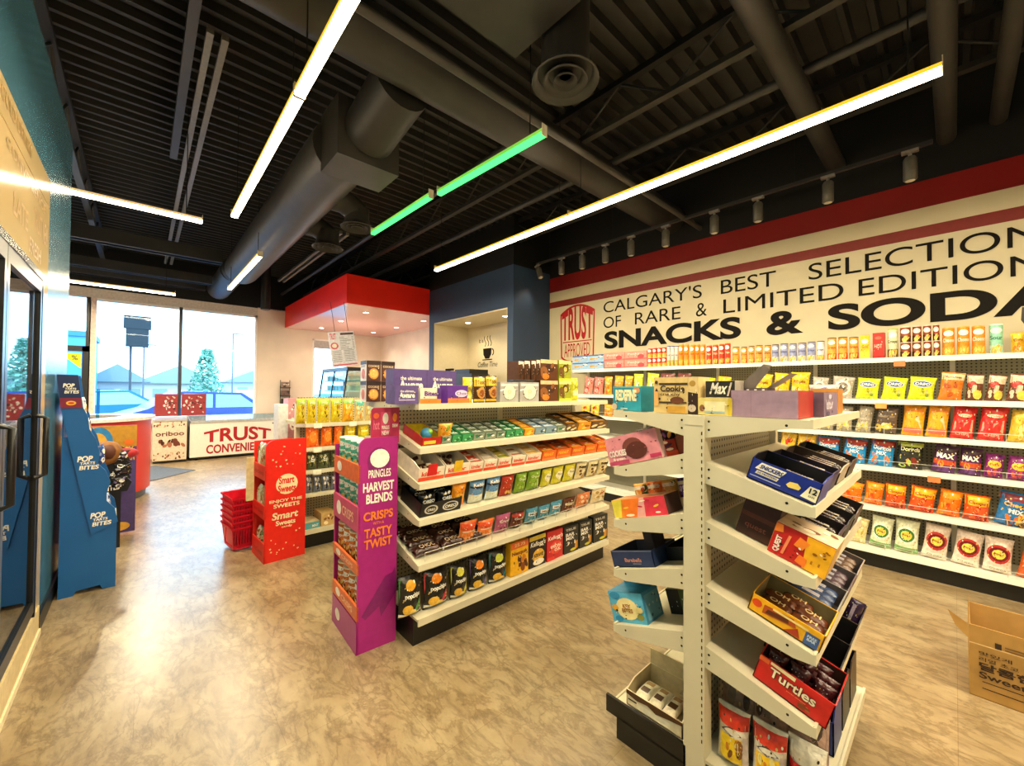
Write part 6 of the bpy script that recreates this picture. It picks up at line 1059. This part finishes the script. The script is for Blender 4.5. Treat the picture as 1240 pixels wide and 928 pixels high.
for i, (x, c, ci, lab) in enumerate(((1.70, '#241a4a', '#1a1420', 'dark violet open bar carton behind the blue carton marked 12'), (1.9, '#b8a890', '#4a3a34', 'pale open bar carton, third along the uppermost tilted shelf'), (2.1, '#3a2c28', '#1c1414', 'dark brown open bar carton at the far end of the uppermost tilted shelf'))):
    q = fcarton('candy_carton', m_tray(.19, .16, .07, P(c, .4), P(ci, .6), [('b', i, 4, -.4, .2, .4, .8, .16, [P('#8a7a6a'), P('#d8c8b0')])], .05), .39, F1R[0][0], -1, x, lab)
    contents(q, BAR, 'chocolate_bar', [(.02, .03), (.02, .07), (.02, .11)], .035, '# wrapped bar in the %s' % lab.split(' carton')[0]+' carton on the uppermost tilted shelf', 'bar', 'bars in the '+lab[:30])
qs = fcarton('snack_carton', m_box(.158, .13, .105, P('#c3221c', .35), [('p', [(.12, .0), (.04, .98), (.5, .98), (.5, .0)], P('#f0b01c')), ('tr', 'QUEST', -.43, .1, -.31, .62, P(WH), .04), ('p', [(-.28, .12), (-.24, .75), (-.19, .75), (-.23, .12)], P('#f08a5a')), ('p', [(-.5, .7), (-.34, .76), (-.38, .98), (-.5, .98)], P('#f0802a')), ('p', [(-.12, .55), (.04, .5), (.12, .78), (-.06, .86)], P('#f5872a')), ('p', [(-.02, .1), (.16, .04), (.16, .3), (.02, .36)], P('#ef7a22')), ('b', 6, 6, .22, .55, .44, .82, .035, [P('#9a5a10')]), ('r', .22, .24, .25, .34, P('#a86a14')), ('r', .34, .26, .37, .36, P('#a86a14'))], P('#c9a06a'), (), P('#d8bfa0'), [('b', 4, 8, -.4, .2, .4, .8, .12, [P('#c8402c'), P('#7a4a34'), P('#efe0c8')])]), .345, F1R[1][0], -1, 1.53, 'red and yellow cheese snack carton on the front rack second tilted shelf')
b1 = fcarton('snack_carton', m_box(.11, .2, .135, P('#3c1a14', .35), [('r', -.5, .5, .5, .62, P('#5a2a20')), ('t', 'quest', -.3, .2, .3, .36, P('#8a4a3a'))], None, (), '#2c1410'), .475, F1R[1][0], -1, 1.56, 'dark maroon carton standing behind the red and yellow cheese snack carton')
for i, (x, c, lab) in enumerate(((1.71, '#3a2a3e', 'dark plum open carton, second along the second tilted shelf'), (1.9, '#241c20', 'black open carton at the middle of the second tilted shelf'), (2.12, '#4a3428', 'brown open carton at the far end of the second tilted shelf'))):
    q = fcarton('candy_carton', m_tray(.2, .17, .085, P(c, .4), P('#1c1416', .6), [('b', i, 4, -.4, .2, .4, .8, .13, [P('#8a7a9a'), P('#cfc0b0')])], .055), .385, F1R[1][0], -1, x, lab)
    contents(q, BAR, 'chocolate_bar', [(.02, .03), (.02, .075), (.02, .12)], .045, '# wrapped bar in the '+lab.split(' carton')[0]+' carton', 'bar', 'bars in the '+lab[:30])
oh = fcarton('candy_carton', m_tray(.205, .17, .075, P('#eeb01c', .35), P('#8a7a52', .6), [('e', -.4, .6, .07, .22, P('#d8481c')), ('p', [(-.3, .25), (-.3, .75), (.1, .9), (.16, .5)], P('#b5501c')), ('p', [(-.26, .35), (-.24, .6), (.04, .72), (.06, .5)], P('#5c2a12')), ('r', -.18, .72, .3, .84, P('#f6d98a')), ('p', [(.02, .08), (.18, .55), (.24, .1)], P('#a8381c')), ('r', .28, .06, .46, .72, P('#3c5a94')), ('t', 'FREE\nBAR', .31, .3, .43, .6, P('#cfe0f4'), .02)], .06, (), .003), .38, F1R[2][0], -1, 1.525, 'open golden yellow candy bar carton with blue corner on the third tilted shelf')
BARY = m_bar(.09, .04, .022, G('#6a3418'), [('t', 'OH', -.25, .2, .25, .8, G('#e8c88a'), .02)])
contents(oh, BARY, 'candy_bar', [(-.04, .03), (.05, .03), (-.04, .085), (.05, .085), (.0, .13)], .03, '# brown wrapped bar lying in the golden yellow carton', 'bar', 'bars in the golden yellow carton')
for i, (x, c, lab) in enumerate(((1.72, '#8d8a86', 'grey open carton of blue wrapped bars on the third tilted shelf'), (1.92, '#6a5a5e', 'mauve grey open carton on the third tilted shelf'), (2.13, '#a3958c', 'pale taupe open carton at the far end of the third tilted shelf'))):
    q = fcarton('candy_carton', m_tray(.21, .17, .075, P(c, .4), P('#5a5250', .6), [('b', i, 4, -.4, .2, .4, .8, .13, [P('#c8c0b8'), P('#4a3a40')])], .06), .385, F1R[2][0], -1, x, lab)
    contents(q, m_bar(.13, .04, .022, G(('#34476e', '#54404c', '#6a5040')[i]), [('r', -.2, .2, .2, .8, G('#b8b4c0'))]), 'chocolate_bar', [(.02, .02), (.02, .07), (.02, .12)], .04, '# wrapped bar in the '+lab.split(' carton')[0]+' carton, third tilted shelf', 'bar', 'bars in the '+lab[:30])
tu = fcarton('candy_carton', m_tray(.205, .17, .105, P('#c9211c', .35), P('#3a1a14', .6), [('r', -.5, .8, -.36, .98, P('#e0642c')), ('p', [(-.34, .985), (-.34, .88), (.0, .84), (.0, .985)], P('#e8d8a8')), ('t', 'Turtles', -.325, .44, .305, .82, P('#5a1410'), .07), ('t', 'Turtles', -.32, .46, .3, .81, P('#f4e6c4'), .02), ('t', 'pecan caramel', -.05, .33, .2, .39, P('#e89a6a')), ('b', 6, 7, -.02, .12, .3, .28, .05, [P('#7a3a18'), P('#a85a2a'), P('#d88a3a')])], .088, (), .003), .365, F1R[3][0], -1, 1.525, 'open red carton with cream lettering on the lowest tilted shelf of the front rack')
WRP = m_bag(.06, .075, .03, G('#4a1a1c'), [('r', -.3, .3, .3, .6, G('#8a5a5a'))], 2)
contents(tu, WRP, 'candy_pouch', [(-.065, .025), (0, .025), (.065, .025), (-.065, .07), (0, .07), (.065, .07), (-.03, .115), (.04, .115)], .03, '# maroon candy pouch standing in the red cream lettered carton', 'pouch', 'pouches in the red carton', (rad(-12), 0, 0))
for i, (x, c, lab) in enumerate(((1.72, '#1a1618', 'black open carton behind the red cream lettered carton'), (1.91, '#4a3a2a', 'dark tan open carton on the lowest tilted shelf'), (2.12, '#2a1a2e', 'dark violet open carton with striped packets at the far end of the lowest tilted shelf'))):
    q = fcarton('candy_carton', m_tray(.21, .17, .1, P(c, .4), P('#141012', .6), [('r', -.3, .3, .3, .5, P('#3a3236'))], .06), .385, F1R[3][0], -1, x, lab)
    if i == 2: contents(q, m_bag(.06, .13, .03, G('#3a2448'), [('r', -.1, .1, .1, .9, G('#b8a8c0'))], 3), 'candy_pouch', [(-.07, .04), (.0, .04), (.07, .04)], .02, '# violet striped packet in the far carton of the lowest tilted shelf', 'pouch', 'striped packets')
# foot of the front rack, wall side
for i, (ym, x, c1, c2, lab) in enumerate(((.535, 1.53, '#d8341c', '#f0c81c', 'red, white and yellow candy pouch next to the post on the front rack base'), (.425, 1.535, '#e23a24', '#efc01c', 'red and yellow candy pouch, middle of three on the front rack base'), (.325, 1.55, '#d21f24', '#f4e8dc', 'red candy pouch with white top at the shelf corner of the front rack base'))):
    me = m_bag(.105, .19, .06, G('#efe4d0'), [('r', -.5, .7, .5, .95, G(c1)), ('r', -.36, .12, .36, .55, G(c2)), ('b', i, 6, -.3, .15, .3, .5, .09, [G('#c8781c'), G('#f7e08a'), G('#7a4a1c')]), ('p', [(-.35, .6), (.0, .72), (.35, .6), (.0, .55)], G('#3a2a24')), ('r', .38, .1, .5, .6, G('#c9b8b0'))] if i < 2 else [('r', -.5, .0, .5, .66, G(c1)), ('p', [(-.4, .95), (.4, .95), (.4, .74), (-.4, .8)], G(WH)), ('e', -.1, .3, .2, .16, G('#f08a6a'))], i)
    tag(obj('candy_pouch', me, None, (x, ym, .145+.0), (rad(-4), 0, rad(-90))), lab, 'pouch', 'pouches at the foot of the front rack')
for i in range(6):
    x = 1.60+.055*(i//3); ym = (.545, .44, .345)[i % 3]
    tag(obj('candy_pouch', m_bag(.125, .26, .05, G('#a08478'), [('b', i, 6, -.4, .2, .4, .9, .14, [G('#8a7468'), G('#4a3830')])], i), None, (x, ym, .145), (rad(-8), 0, rad(-90))), 'brown backed pouch, %s in the bunch behind the red pouches' % ORD[i], 'pouch', 'brown backed pouches')
for i, (x, c) in enumerate(((1.85, '#1d2a6a'), (2.02, '#221c20'), (2.19, '#3a2a20'))):
    tag(obj('candy_carton', m_tray(.24, .15, .17, P(c, .4), P('#141214', .6), [('r', -.3, .3, .3, .5, P('#4a4448'))], .12), None, (x, .42, .142), (0, 0, YAW)), '%s open carton standing on the front rack base behind the pouches' % ('navy', 'black', 'dark brown')[i], 'box', 'cartons on the front rack base')
# ---- front rack, window side
pk = fcarton('cookie_carton', m_box(.25, .035, .12, P('#d98a96', .4), [('b', 4, 22, -.45, .1, .46, .92, .022, [P('#7a2f3a'), P('#a84a5a')]), ('e', .02, .52, .2, .34, P('#7a4038')), ('e', .08, .4, .2, .3, P('#5a2c24')), ('r', -.5, .0, -.1, .14, P('#b8486a')), ('r', .3, .06, .5, .18, P('#b5305a')), ('t', 'COOKIES', -.46, .3, -.12, .52, P('#f6e8e0'), .04), ('t', '& cream', -.4, .16, -.16, .26, P('#f6e8e0'), .02)], '#e0b0b0'), .9, F1L[0][0], 1, 1.525, 'pink cookie carton with dark crumbs leaning on the upper window side shelf')
pk.location.z += .004
mx_ = fcarton('candy_carton', m_tray(.22, .2, .1, P('#8e2a1c', .4), P('#1c1014', .6), [('r', -.5, .0, .5, .3, P('#c8482a')), ('b', 3, 9, -.45, .35, .45, .95, .12, [P('#3a1a3e'), P('#e0b04a'), P('#6a3a8a'), P(WH)])], .07), .9, F1L[0][0], 1, 1.7, 'open candy carton with white raised flap behind the pink cookie carton')
k = MB(); k.add([(-.11, .2, .1), (.11, .2, .1), (.12, .14, .155), (-.12, .1, .15)], [(0, 1, 2, 3)], P('#efe8d8', .5)); k.build('flap', mx_)
contents(mx_, m_bag(.09, .1, .035, G('#2b1a2c'), [('b', 3, 8, -.42, .1, .42, .9, .16, [G('#e8c25a'), G('#7a4a9a'), G(WH), G('#c8402c')])], 4), 'candy_pouch', [(-.05, .03), (.05, .03), (-.05, .09), (.05, .09)], .04, '# dark candy pouch in the open carton with white flap', 'pouch', 'pouches in the white flapped carton')
o = fcarton('bag_tray', m_tray(.3, .2, .05, P('#e8e0cc', .4), P('#3a2c24', .6), [], .04), .86, F1L[1][0], 1, 1.68, 'low white tray of orange and violet bags on the second window side shelf', 'tray')
for i, c in enumerate(('#f0962a', '#ee7a24', '#d8a84a', '#5a3a9a')):
    M = Matrix.LocRotScale(o.location, o.rotation_euler, None); me = m_bag(.075, .1, .05, G(c), [('b', i, 6, -.4, .1, .4, .9, .16, [G('#f7d08a'), G('#c84a1c'), G('#4a6a3a')] if i < 3 else [G('#c9b8e8'), G('#3a1f70')]), ('r', -.4, .7, .4, .85, G('#efe4c8'))], i)
    q = obj('candy_bag', me); q.matrix_world = M @ Matrix.LocRotScale(Vector((-.11+i*.073, .02, .02)), Euler((rad(-8), 0, 0)), None); tag(q, '%s candy bag, %s from the shelf edge in the low white tray' % (('amber', 'orange', 'sand', 'violet')[i], ORD[i]), 'bag', 'bags in the low white tray')
fr = fcarton('candy_carton', m_box(.25, .12, .075, P('#e8862a', .4), [('p', [(-.5, 0), (-.5, 1), (-.3, 1), (-.36, 0)], P('#e0d24a')), ('p', [(-.3, 0), (-.24, 1), (.05, 1), (-.06, 0)], P('#ef7a24')), ('p', [(-.06, 0), (.05, 1), (.14, 1), (.1, 0)], P('#e8a8a0')), ('p', [(.1, 0), (.14, 1), (.5, 1), (.5, 0)], P('#d8364a')), ('b', 3, 7, -.45, .1, .45, .9, .07, [P('#f6c83a'), P('#c82a3a'), P('#f09a4a'), P('#f7e8d0')])], '#5a3a3a', (), '#d8905a'), .875, F1L[1][0], 1, 1.525, 'fruit coloured yellow to red carton on the second window side shelf')
nv = fcarton('chocolate_carton', m_tray(.2, .2, .068, P('#26375e', .4), P('#14182a', .6), [('t', 'Barebells', -.18, .32, .22, .56, P('#c88a7a'), .02), ('r', -.0, .2, .2, .24, P('#8a94b0')), ('r', -.5, .94, .5, 1, P('#5a6a90'))], .066, [('r', -.42, .15, .05, .8, P('#d8d4b8')), ('b', 3, 9, -.38, .2, .0, .75, .05, [P('#3a3a3a')])]), .905, F1L[2][0], 1, 1.525, 'navy open bar carton with raised lid on the third window side shelf')
k = MB(); k.box(.098, .1, .03, .12, .066, .14, P('#10131f', .5)); k.box(.06, .098, .03, .034, .066, .14, P('#10131f', .5)); k.build('lid', nv)
n2 = fcarton('chocolate_carton', m_tray(.1, .18, .06, P('#17161c', .4), P('#0f0f14', .6), [], .055, [('r', -.35, .2, .3, .8, P('#a8a690')), ('b', 3, 8, -.3, .25, .25, .75, .06, [P('#3a3a3a')])]), .755, F1L[2][0], 1, 1.62, 'black open carton between the navy carton and the post')
lb = fcarton('snack_carton', m_box(.165, .13, .12, P('#58b4dc', .4), [('e', .0, .46, .33, .36, P('#efe0a0')), ('e', -.3, .88, .16, .12, P('#2a8cc0')), ('e', -.3, .12, .12, .1, P('#2a8cc0')), ('t', 'KEY\nBITES', -.16, .34, .16, .62, P('#a5601c'), .03), ('e', -.36, .48, .1, .1, P('#d8a43a')), ('e', .36, .46, .1, .1, P('#e6d690')), ('e', .36, .24, .1, .1, P('#8a8a3a'))], '#3c87ac', [('r', -.4, .1, .4, .9, P('#6fa6bc')), ('b', 3, 8, -.38, .2, .38, .85, .05, [P('#d8d8b8'), P('#2a5a74')])], '#2f7fa8'), .92, F1L[3][0], 1, 1.525, 'light blue snack bites carton with cream burst on the lowest window side shelf')
k = MB(); k.add([(-.0825, .13, .12), (.0825, .13, .12), (.0825, .1, .19), (-.05, .1, .19)], [(0, 1, 2, 3)], P('#1f6f90', .5)); k.build('flap', lb)
dk = fcarton('snack_carton', m_box(.08, .1, .1, P('#4a5a24', .4), [('r', -.5, .0, .2, 1, P('#23180f'))], '#23180f'), .77, F1L[3][0], 1, 1.66, 'small green and brown carton beside the post, lowest window side shelf')
wb = obj('candy_carton', m_tray(.24, .2, .085, P('#e9dcb8', .45), P('#cdbb90', .6), [('p', [(-.5, 1), (-.5, .75), (-.3, .6), (-.1, .72), (.05, .5), (.25, .66), (.5, .8), (.5, 1)], P('#5a3c20')), ('r', -.3, .12, .3, .5, P('#f3ead0')), ('r', -.46, .4, -.3, .5, P('#2a1c10'))], .062), None, (1.535, .825, .128), (0, 0, YAW)); tag(wb, 'open white carton with brown drip edge on the black based foot of the front rack', 'box')
k = MB(); k.box(-.12, .12, .198, .203, .07, .15, P('#d8c79c', .6)); k.box(.06, .12, .1, .2, .085, .09, P('#d8c79c', .6)); k.build('lid', wb)
contents(wb, m_bar(.055, .12, .03, G('#efe2c4'), [('r', -.3, .2, .3, .45, G('#5a3a22')), ('r', -.3, .6, .3, .8, G('#a8885a'))]), 'candy_bar', [(-.07, .03), (-.01, .03), (.05, .03)], .022, '# cream wrapped bar in the white carton with drip edge', 'bar', 'bars in the white carton')
# ---- front rack, top
def top(name, me, x, y, lab, cat='box', rz=0.): return tag(obj(name, me, None, (x, y, 1.364), (0, 0, YAW+rad(rz))), lab, cat)
top('snack_carton', m_box(.165, .11, .105, P('#1f8fa8', .4), [('t', 'REDEFINE', -.4, .4, .36, .86, P('#efe8b8'), .05), ('r', -.5, .94, .5, 1, P('#4fb8c0')), ('e', .36, .84, .12, .12, P('#c98a5a')), ('e', -.44, .14, .1, .14, P('#c9b89a')), ('r', -.2, .06, .05, .1, P('#cfe6e6'))], '#14788f'), 1.56, .965, 'teal carton with tall cream capitals at the window end of the front rack top', 'box', -14)
top('snack_carton', m_box(.135, .1, .14, P('#d8bc7c', .4), [('r', -.34, .78, .5, .84, P('#4a3620')), ('t', 'Cookie', -.3, .6, .42, .77, P('#3a2614'), .03), ('t', 'crunchy', -.3, .46, .3, .58, P('#5a4020'), .02), ('r', -.34, .28, .48, .32, P('#4a3620')), ('e', .2, .36, .2, .1, P('#6a3c20')), ('r', -.1, .02, .45, .2, P('#c9983a')), ('e', -.42, .86, .05, .05, P('#4a3620')), ('r', -.48, .2, -.36, .6, P('#e0a860')), ('p', [(-.46, .6), (-.36, .6), (-.41, .7)], P('#4a2a1c'))], '#c9ad70'), 1.52, .747, 'tan protein cookie carton above the post on the front rack top')
top('snack_carton', m_box(.04, .1, .14, P('#38241a', .4), [('p', [(-.5, .6), (-.5, 1), (.5, 1), (.5, .55)], P('#d9c088')), ('e', .0, .82, .3, .08, P('#a8843a')), ('e', -.05, .16, .38, .1, P('#c9b8a4'))], '#d0b880'), 1.523, .662, 'narrow brown and tan carton beside the tan cookie carton')
top('candy_carton', m_box(.115, .12, .062, P('#d8c87a', .4), [('r', -.3, .2, .3, .8, P('#e6dcae')), ('r', -.3, .12, .3, .24, P('#9fb8b8')), ('e', -.38, .4, .08, .2, P('#8a5a3a')), ('r', .4, 0, .5, 1, P('#c9b02a'))]), 1.52, .582, 'pale yellow carton under the dark lettered carton on the front rack top')
mxc = tag(obj('candy_carton', m_box(.1, .1, .06, P('#2f2a26', .35), [('t', 'Max', -.36, .2, .2, .9, P('#e8e2d6'), .03, .15), ('p', [(.3, .1), (.42, .9), (.36, .9), (.24, .1)], P('#c8c0b4'))], '#a39a8c', (), '#d8cc9a'), None, (1.55, .575, 1.428), (0, 0, YAW)), 'dark carton with slanted white lettering stacked on the pale yellow carton', 'box')
fl = thing('candy_carton', 'open dark grey carton with tall raised flaps behind the lilac carton', 'box', (1.64, .5, 1.364), (0, 0, YAW))
k = MB(); k.box(-.05, .05, 0, .1, 0, .1, P('#5a5048', .5)); 
for i in range(4): k.add([(-.04+i*.025, -.001, .085), (-.032+i*.025, -.001, .085), (-.032+i*.025, -.001, .095), (-.04+i*.025, -.001, .095)], [(0, 1, 2, 3)], P(WH))
k.build('carton_body', fl)
k = MB(); k.prism([(-.05, .1), (.01, .1), (.06, .165), (.04, .185)], lambda a, c: (a, .0, c), lambda a, c: (a, .004, c), P('#6a6058', .5)); k.add([(-.05, 0, .1), (-.05, .1, .1), (.04, .1, .185), (.04, 0, .185)], [(0, 1, 2, 3)], P('#8a8074', .5)); k.build('flap', fl); k = MB(); k.add([(.05, 0, .1), (.05, .1, .1), (.12, .1, .15), (.12, 0, .15)], [(0, 1, 2, 3)], P('#9a8f7c', .5)); k.build('flap', fl)
top('display_carton', m_box(.196, .2, .09, P('#9a7f94', .45), [('r', -.185, 0, -.18, 1, P('#83697e'))], '#a2281e', [], '#7a6474'), 1.525, .43, 'long plain lilac carton with red end on the front rack top')
top('candy_carton', m_box(.1, .24, .085, P('#6a5468', .4), (), '#7f6a86', [('b', 3, 10, -.4, .1, .1, .9, .1, [P('#cfc8d8'), P('#4a3a64')]), ('t', 'lalo', -.4, .3, -.1, .7, P('#d8d0e0'), .02)], '#5a4658'), 1.74, .355, 'violet printed carton behind the lilac carton on the front rack top')
top('candy_carton', m_box(.09, .1, .1, P('#b87a2c', .5), (), '#b5762a', [], '#8a5a3a'), 2.06, .36, 'small ochre carton near the far end of the front rack top')
top('snack_bag_pile', m_bag(.1, .12, .12, G('#b8a0a0'), [('b', 3, 8, -.4, .1, .4, .9, .15, [G('#d8c8c8'), G('#6a5a70')])], 5), 2.2, .4, 'crumpled grey lilac bag at the far end of the front rack top', 'bag')

# ------------------------------------------------------------------ outside the window
k = MB(); k.box(-60, 60, 11.1, 120, -.25, -.12, P('#6a747a', .9, 0, .1, .2, .3)); tag(k.build('street_ground'), 'grey car park outside', 'ground', None, 'structure')
def car(x, y, rz, col, lab, sc=1., kind='car'):
    t = thing('parked_car', lab, 'car', (x, y, -.12), (0, 0, rz), 'cars parked outside'); t.scale = (sc, sc, sc); M = P(col, .25, .1, .05)
    pr = [(-2.1, .35), (-2.1, .75), (-1.95, .9), (-1.2, .98), (-.6, 1.42), (.8, 1.46), (1.5, 1.0), (2.0, .85), (2.1, .6), (2.1, .35)]
    k = MB(); k.prism(pr, lambda a, c: (a, -.82, c), lambda a, c: (a, .82, c), M); k.build('car_body', t)
    k = MB(); GLs = P('#9fc4d8', .1, 0, .05)
    for s in (-.826, .826): k.add([(-1.0, s, 1.0), (-.55, s, 1.36), (.05, s, 1.38), (.05, s, 1.0)], [(0, 1, 2, 3)], GLs); k.add([(.12, s, 1.0), (.12, s, 1.38), (.76, s, 1.4), (1.35, s, 1.02)], [(0, 1, 2, 3)], GLs)
    k.add([(-1.22, -.7, 1.0), (-1.22, .7, 1.0), (-.64, .65, 1.4), (-.64, -.65, 1.4)], [(0, 1, 2, 3)], GLs); k.build('car_windows', t)
    for a in (-1.3, 1.3):
        for s in (-.8, .8): k = MB(); k.tube([(a, s-.08, .34), (a, s+.08, .34)], .33, P('#2a2c30', .6), 18); k.build('wheel', t)
car(-1.2, 18.6, rad(10), '#2f7a9c', 'light blue hatchback parked outside the window near the entrance'); car(1.5, 15.0, rad(188), '#4459a0', 'periwinkle blue car parked nearest outside the window'); car(4.3, 24., rad(80), '#b8c4cc', 'white car parked farther out beyond the tree'); car(6.6, 28., rad(0), '#8fa0ae', 'pale car on the far side of the car park')
def house(x, y, w, h, rh, col, lab):
    t = thing('house', lab, 'house', (x, y, -.12), (0, 0, 0), 'houses across the road'); k = MB(); k.box(-w/2, w/2, 0, 6, 0, h, P(col, .8)); k.build('house_walls', t)
    k = MB(); k.prism([(-w/2-.4, h), (w/2+.4, h), (0, h+rh)], lambda a, c: (a, -.4, c), lambda a, c: (a, 6.4, c), P('#86929c', .8)); k.build('house_roof', t)
    for q in (-.25, .25): k = MB(); k.box(w*q-.5, w*q+.5, -.03, 0, h*.35, h*.75, P('#7f97a8', .3)); k.build('house_window', t)
house(-1.2, 38, 2.6, 1.9, 1.2, '#b4b0aa', 'small gabled house seen left of the sign pole'.replace('left of', 'past')); house(2.6, 48, 5.5, 1.9, 1.7, '#bcb6ac', 'wide gabled house seen behind the cars'); house(10.2, 56, 6, 2.2, 1.6, '#b4babc', 'low house behind the tree'); house(-6.5, 47, 4, 1.6, .6, '#c0a478', 'tan flat building beyond the entrance door')
t = thing('sign_pylon', 'dark roadside sign board on a thin pole outside the window', 'sign', (-.2, 26, -.12)); k = MB(); k.tube([(-.2, .1, 0), (-.2, .1, 4.8)], .05, P('#3c4248', .6), 8); k.build('pole', t)
k = MB(); k.box(-.38, .42, -.15, .15, 3.45, 4.3, P('#23282c', .7)); k.box(-.46, .5, -.17, .17, 4.3, 4.9, P('#23282c', .7)); k.build('sign_cabinet', t)
for x, y, h, lab in ((.07, 30, 3.9, 'thin street lamp behind the sign pylon'), (4.12, 30, 4.9, 'tall street lamp beyond the tree')):
    t = thing('street_lamp', lab, 'street lamp', (x, y, -.12)); k = MB(); k.tube([(0, 0, 0), (0, 0, h)], .04, P('#5a646c', .6), 8); k.build('pole', t); k = MB(); k.box(-.02, .5, -.06, .06, h-.03, h+.03, P('#5a646c', .6)); k.build('lamp_arm', t)
t = thing('young_tree', 'young blue green tree standing outside the shop window', 'tree', (1.95, 20.5, -.12)); k = MB(); k.tube([(0, 0, 0), (0, 0, 1.4), (.05, 0, 2.4)], [.07, .05, .02], P('#7a7064', .8), 8); k.build('trunk', t)
k = MB(); Rt = random.Random(8); LM = [P(c, .8) for c in ('#4a8a74', '#659c84', '#86b49c')]
for i in range(900):
    z = Rt.uniform(.7, 3.1); r = (.75*(1-(z-.7)/2.7)+.08)*sqrt(Rt.random()); a = Rt.uniform(0, 6.28); p = Vector((r*cos(a), r*sin(a), z)); d1 = Vector((Rt.uniform(-1, 1), Rt.uniform(-1, 1), Rt.uniform(-1, 1))).normalized()*.1; d2 = d1.orthogonal().normalized()*.05
    k.add([p-d1, p+d2, p+d1, p-d2], [(0, 1, 2, 3)], LM[i % 3])
k.build('foliage', t)
k = MB(); 
for i in range(700):
    x = Rt.uniform(-1.6, 1.6); z = Rt.uniform(0, 1.7)*(1-abs(x)/2.4); p = Vector((x, Rt.uniform(-.4, .4), z)); d1 = Vector((Rt.uniform(-1, 1), Rt.uniform(-1, 1), Rt.uniform(-1, 1))).normalized()*.14; d2 = d1.orthogonal().normalized()*.08
    k.add([p-d1, p+d2, p+d1, p-d2], [(0, 1, 2, 3)], LM[i % 3])
tag(k.build('hedge', loc=(7.6, 30, -.1)), 'bushy green hedge beyond the parked cars at the window edge', 'hedge')
t = thing('shop_building', 'blue shop front building across from the entrance door', 'building', (-3.2, 32, -.12)); k = MB(); k.box(-3, 1.1, 0, 5, 0, 4.3, P('#4f90c0', .7)); k.build('building_walls', t); k = MB(); k.box(-3.1, 1.2, -.1, 5, 4.3, 4.6, P('#3a74a4', .7)); k.build('roof_edge', t)
# ------------------------------------------------------------------ world and lamps
w = bpy.data.worlds.new('sky'); SC.world = w; w.use_nodes = True; nt = w.node_tree; bg = nt.nodes['Background']
tc = nt.nodes.new('ShaderNodeTexCoord'); sp = nt.nodes.new('ShaderNodeSeparateXYZ'); rp = nt.nodes.new('ShaderNodeValToRGB')
rp.color_ramp.elements[0].position = .0; rp.color_ramp.elements[0].color = (.36, .64, 1, 1); rp.color_ramp.elements[1].position = .6; rp.color_ramp.elements[1].color = (.26, .54, 1, 1)
nz = nt.nodes.new('ShaderNodeTexNoise'); nz.inputs['Scale'].default_value = 3.; mx = nt.nodes.new('ShaderNodeMix'); mx.data_type = 'RGBA'; mx.inputs[0].default_value = .35; mx.inputs[7].default_value = (.6, .82, 1, 1)
nt.links.new(tc.outputs['Generated'], sp.inputs[0]); nt.links.new(sp.outputs['Z'], rp.inputs['Fac']); nt.links.new(tc.outputs['Generated'], nz.inputs['Vector']); nt.links.new(rp.outputs['Color'], mx.inputs[6]); nt.links.new(nz.outputs['Fac'], mx.inputs[0]); nt.links.new(mx.outputs[2], bg.inputs['Color']); bg.inputs['Strength'].default_value = 9.0
def lamp(kind, name, loc, rot, energy, col, **kw):
    l = bpy.data.lights.new(name, kind); l.energy = energy; l.color = lin(col)
    for a, v in kw.items(): setattr(l, a, v)
    o = bpy.data.objects.new(name, l); COL.objects.link(o); o.location = loc; o.rotation_euler = rot; return o
lamp('SUN', 'sun_light', (0, 30, 20), (rad(42), rad(-12), 0), 1.6, '#fff4e4', angle=.02)
# daylight arriving through the panes
for nm, loc, sx, sy in (('window_portal', (.62, 10.95, 1.92), 2.6, 2.4), ('window_portal', (3.59, 10.95, 1.75), .86, 1.9), ('door_portal', (-1.25, 10.95, 1.6), 1.0, 3.1)):
    o = lamp('AREA', nm, loc, (rad(-90), 0, 0), 1, '#ffffff', shape='RECTANGLE', size=sx, size_y=sy); o.data.cycles.is_portal = True
# light of the shop's tubes, plus unseen fill lamps added behind the camera
for x, y, L, e in ((.61, 2.4, 4.2, 104), (2.9, 2.4, 4.6, 155), (.61, -1.2, 2.2, 66), (2.9, -1.2, 2.2, 85), (1.8, -.6, 2.2, 55), (1.03, 6.8, 2.2, 60), (-.9, 4.9, .07, 75), (-1., 9.09, .07, 70), (.1, 9.09, .07, 90)):
    o = lamp('AREA', 'tube_and_fill_lamp', (x, y, 3.03), (0, 0, 0), e, '#ffedc6', shape='RECTANGLE', size=.07, size_y=L)
for y in (4.352, 3.866, 3.489, 3.107, 2.727, 2.271, 1.725, 1.308, .751, .226):
    lamp('SPOT', 'track_lamp', (4.5, y, 3.13), (0, rad(16), 0), 13, '#ffe4bc', spot_size=rad(95), spot_blend=.9, shadow_soft_size=.04)
for x, y in ((3.12, 7.53), (3.12, 8.84), (3.15, 10.2), (4.38, 7.57), (4.4, 8.85), (4.37, 10.06)):
    lamp('SPOT', 'pot_lamp', (x, y, 2.86), (0, 0, 0), 22, '#ffe6c4', shadow_soft_size=.05, spot_size=rad(130), spot_blend=.6)
for y in (6.15, 5.14): lamp('SPOT', 'pot_lamp', (4.5, y, 2.67), (0, 0, 0), 22, '#ffe8bc', shadow_soft_size=.05, spot_size=rad(140), spot_blend=.6)
lamp('POINT', 'counter_fill_lamp', (3.5, 9.0, 1.9), (0, 0, 0), 42, '#ffe9d6', shadow_soft_size=.25)  # unseen fill light, added to brighten the canopy underside and nearby walls
lamp('AREA', 'green_lamp', (1.78, 2.85, 3.03), (0, 0, 0), 6, '#20ff80', shape='RECTANGLE', size=.05, size_y=2.2)
settle()
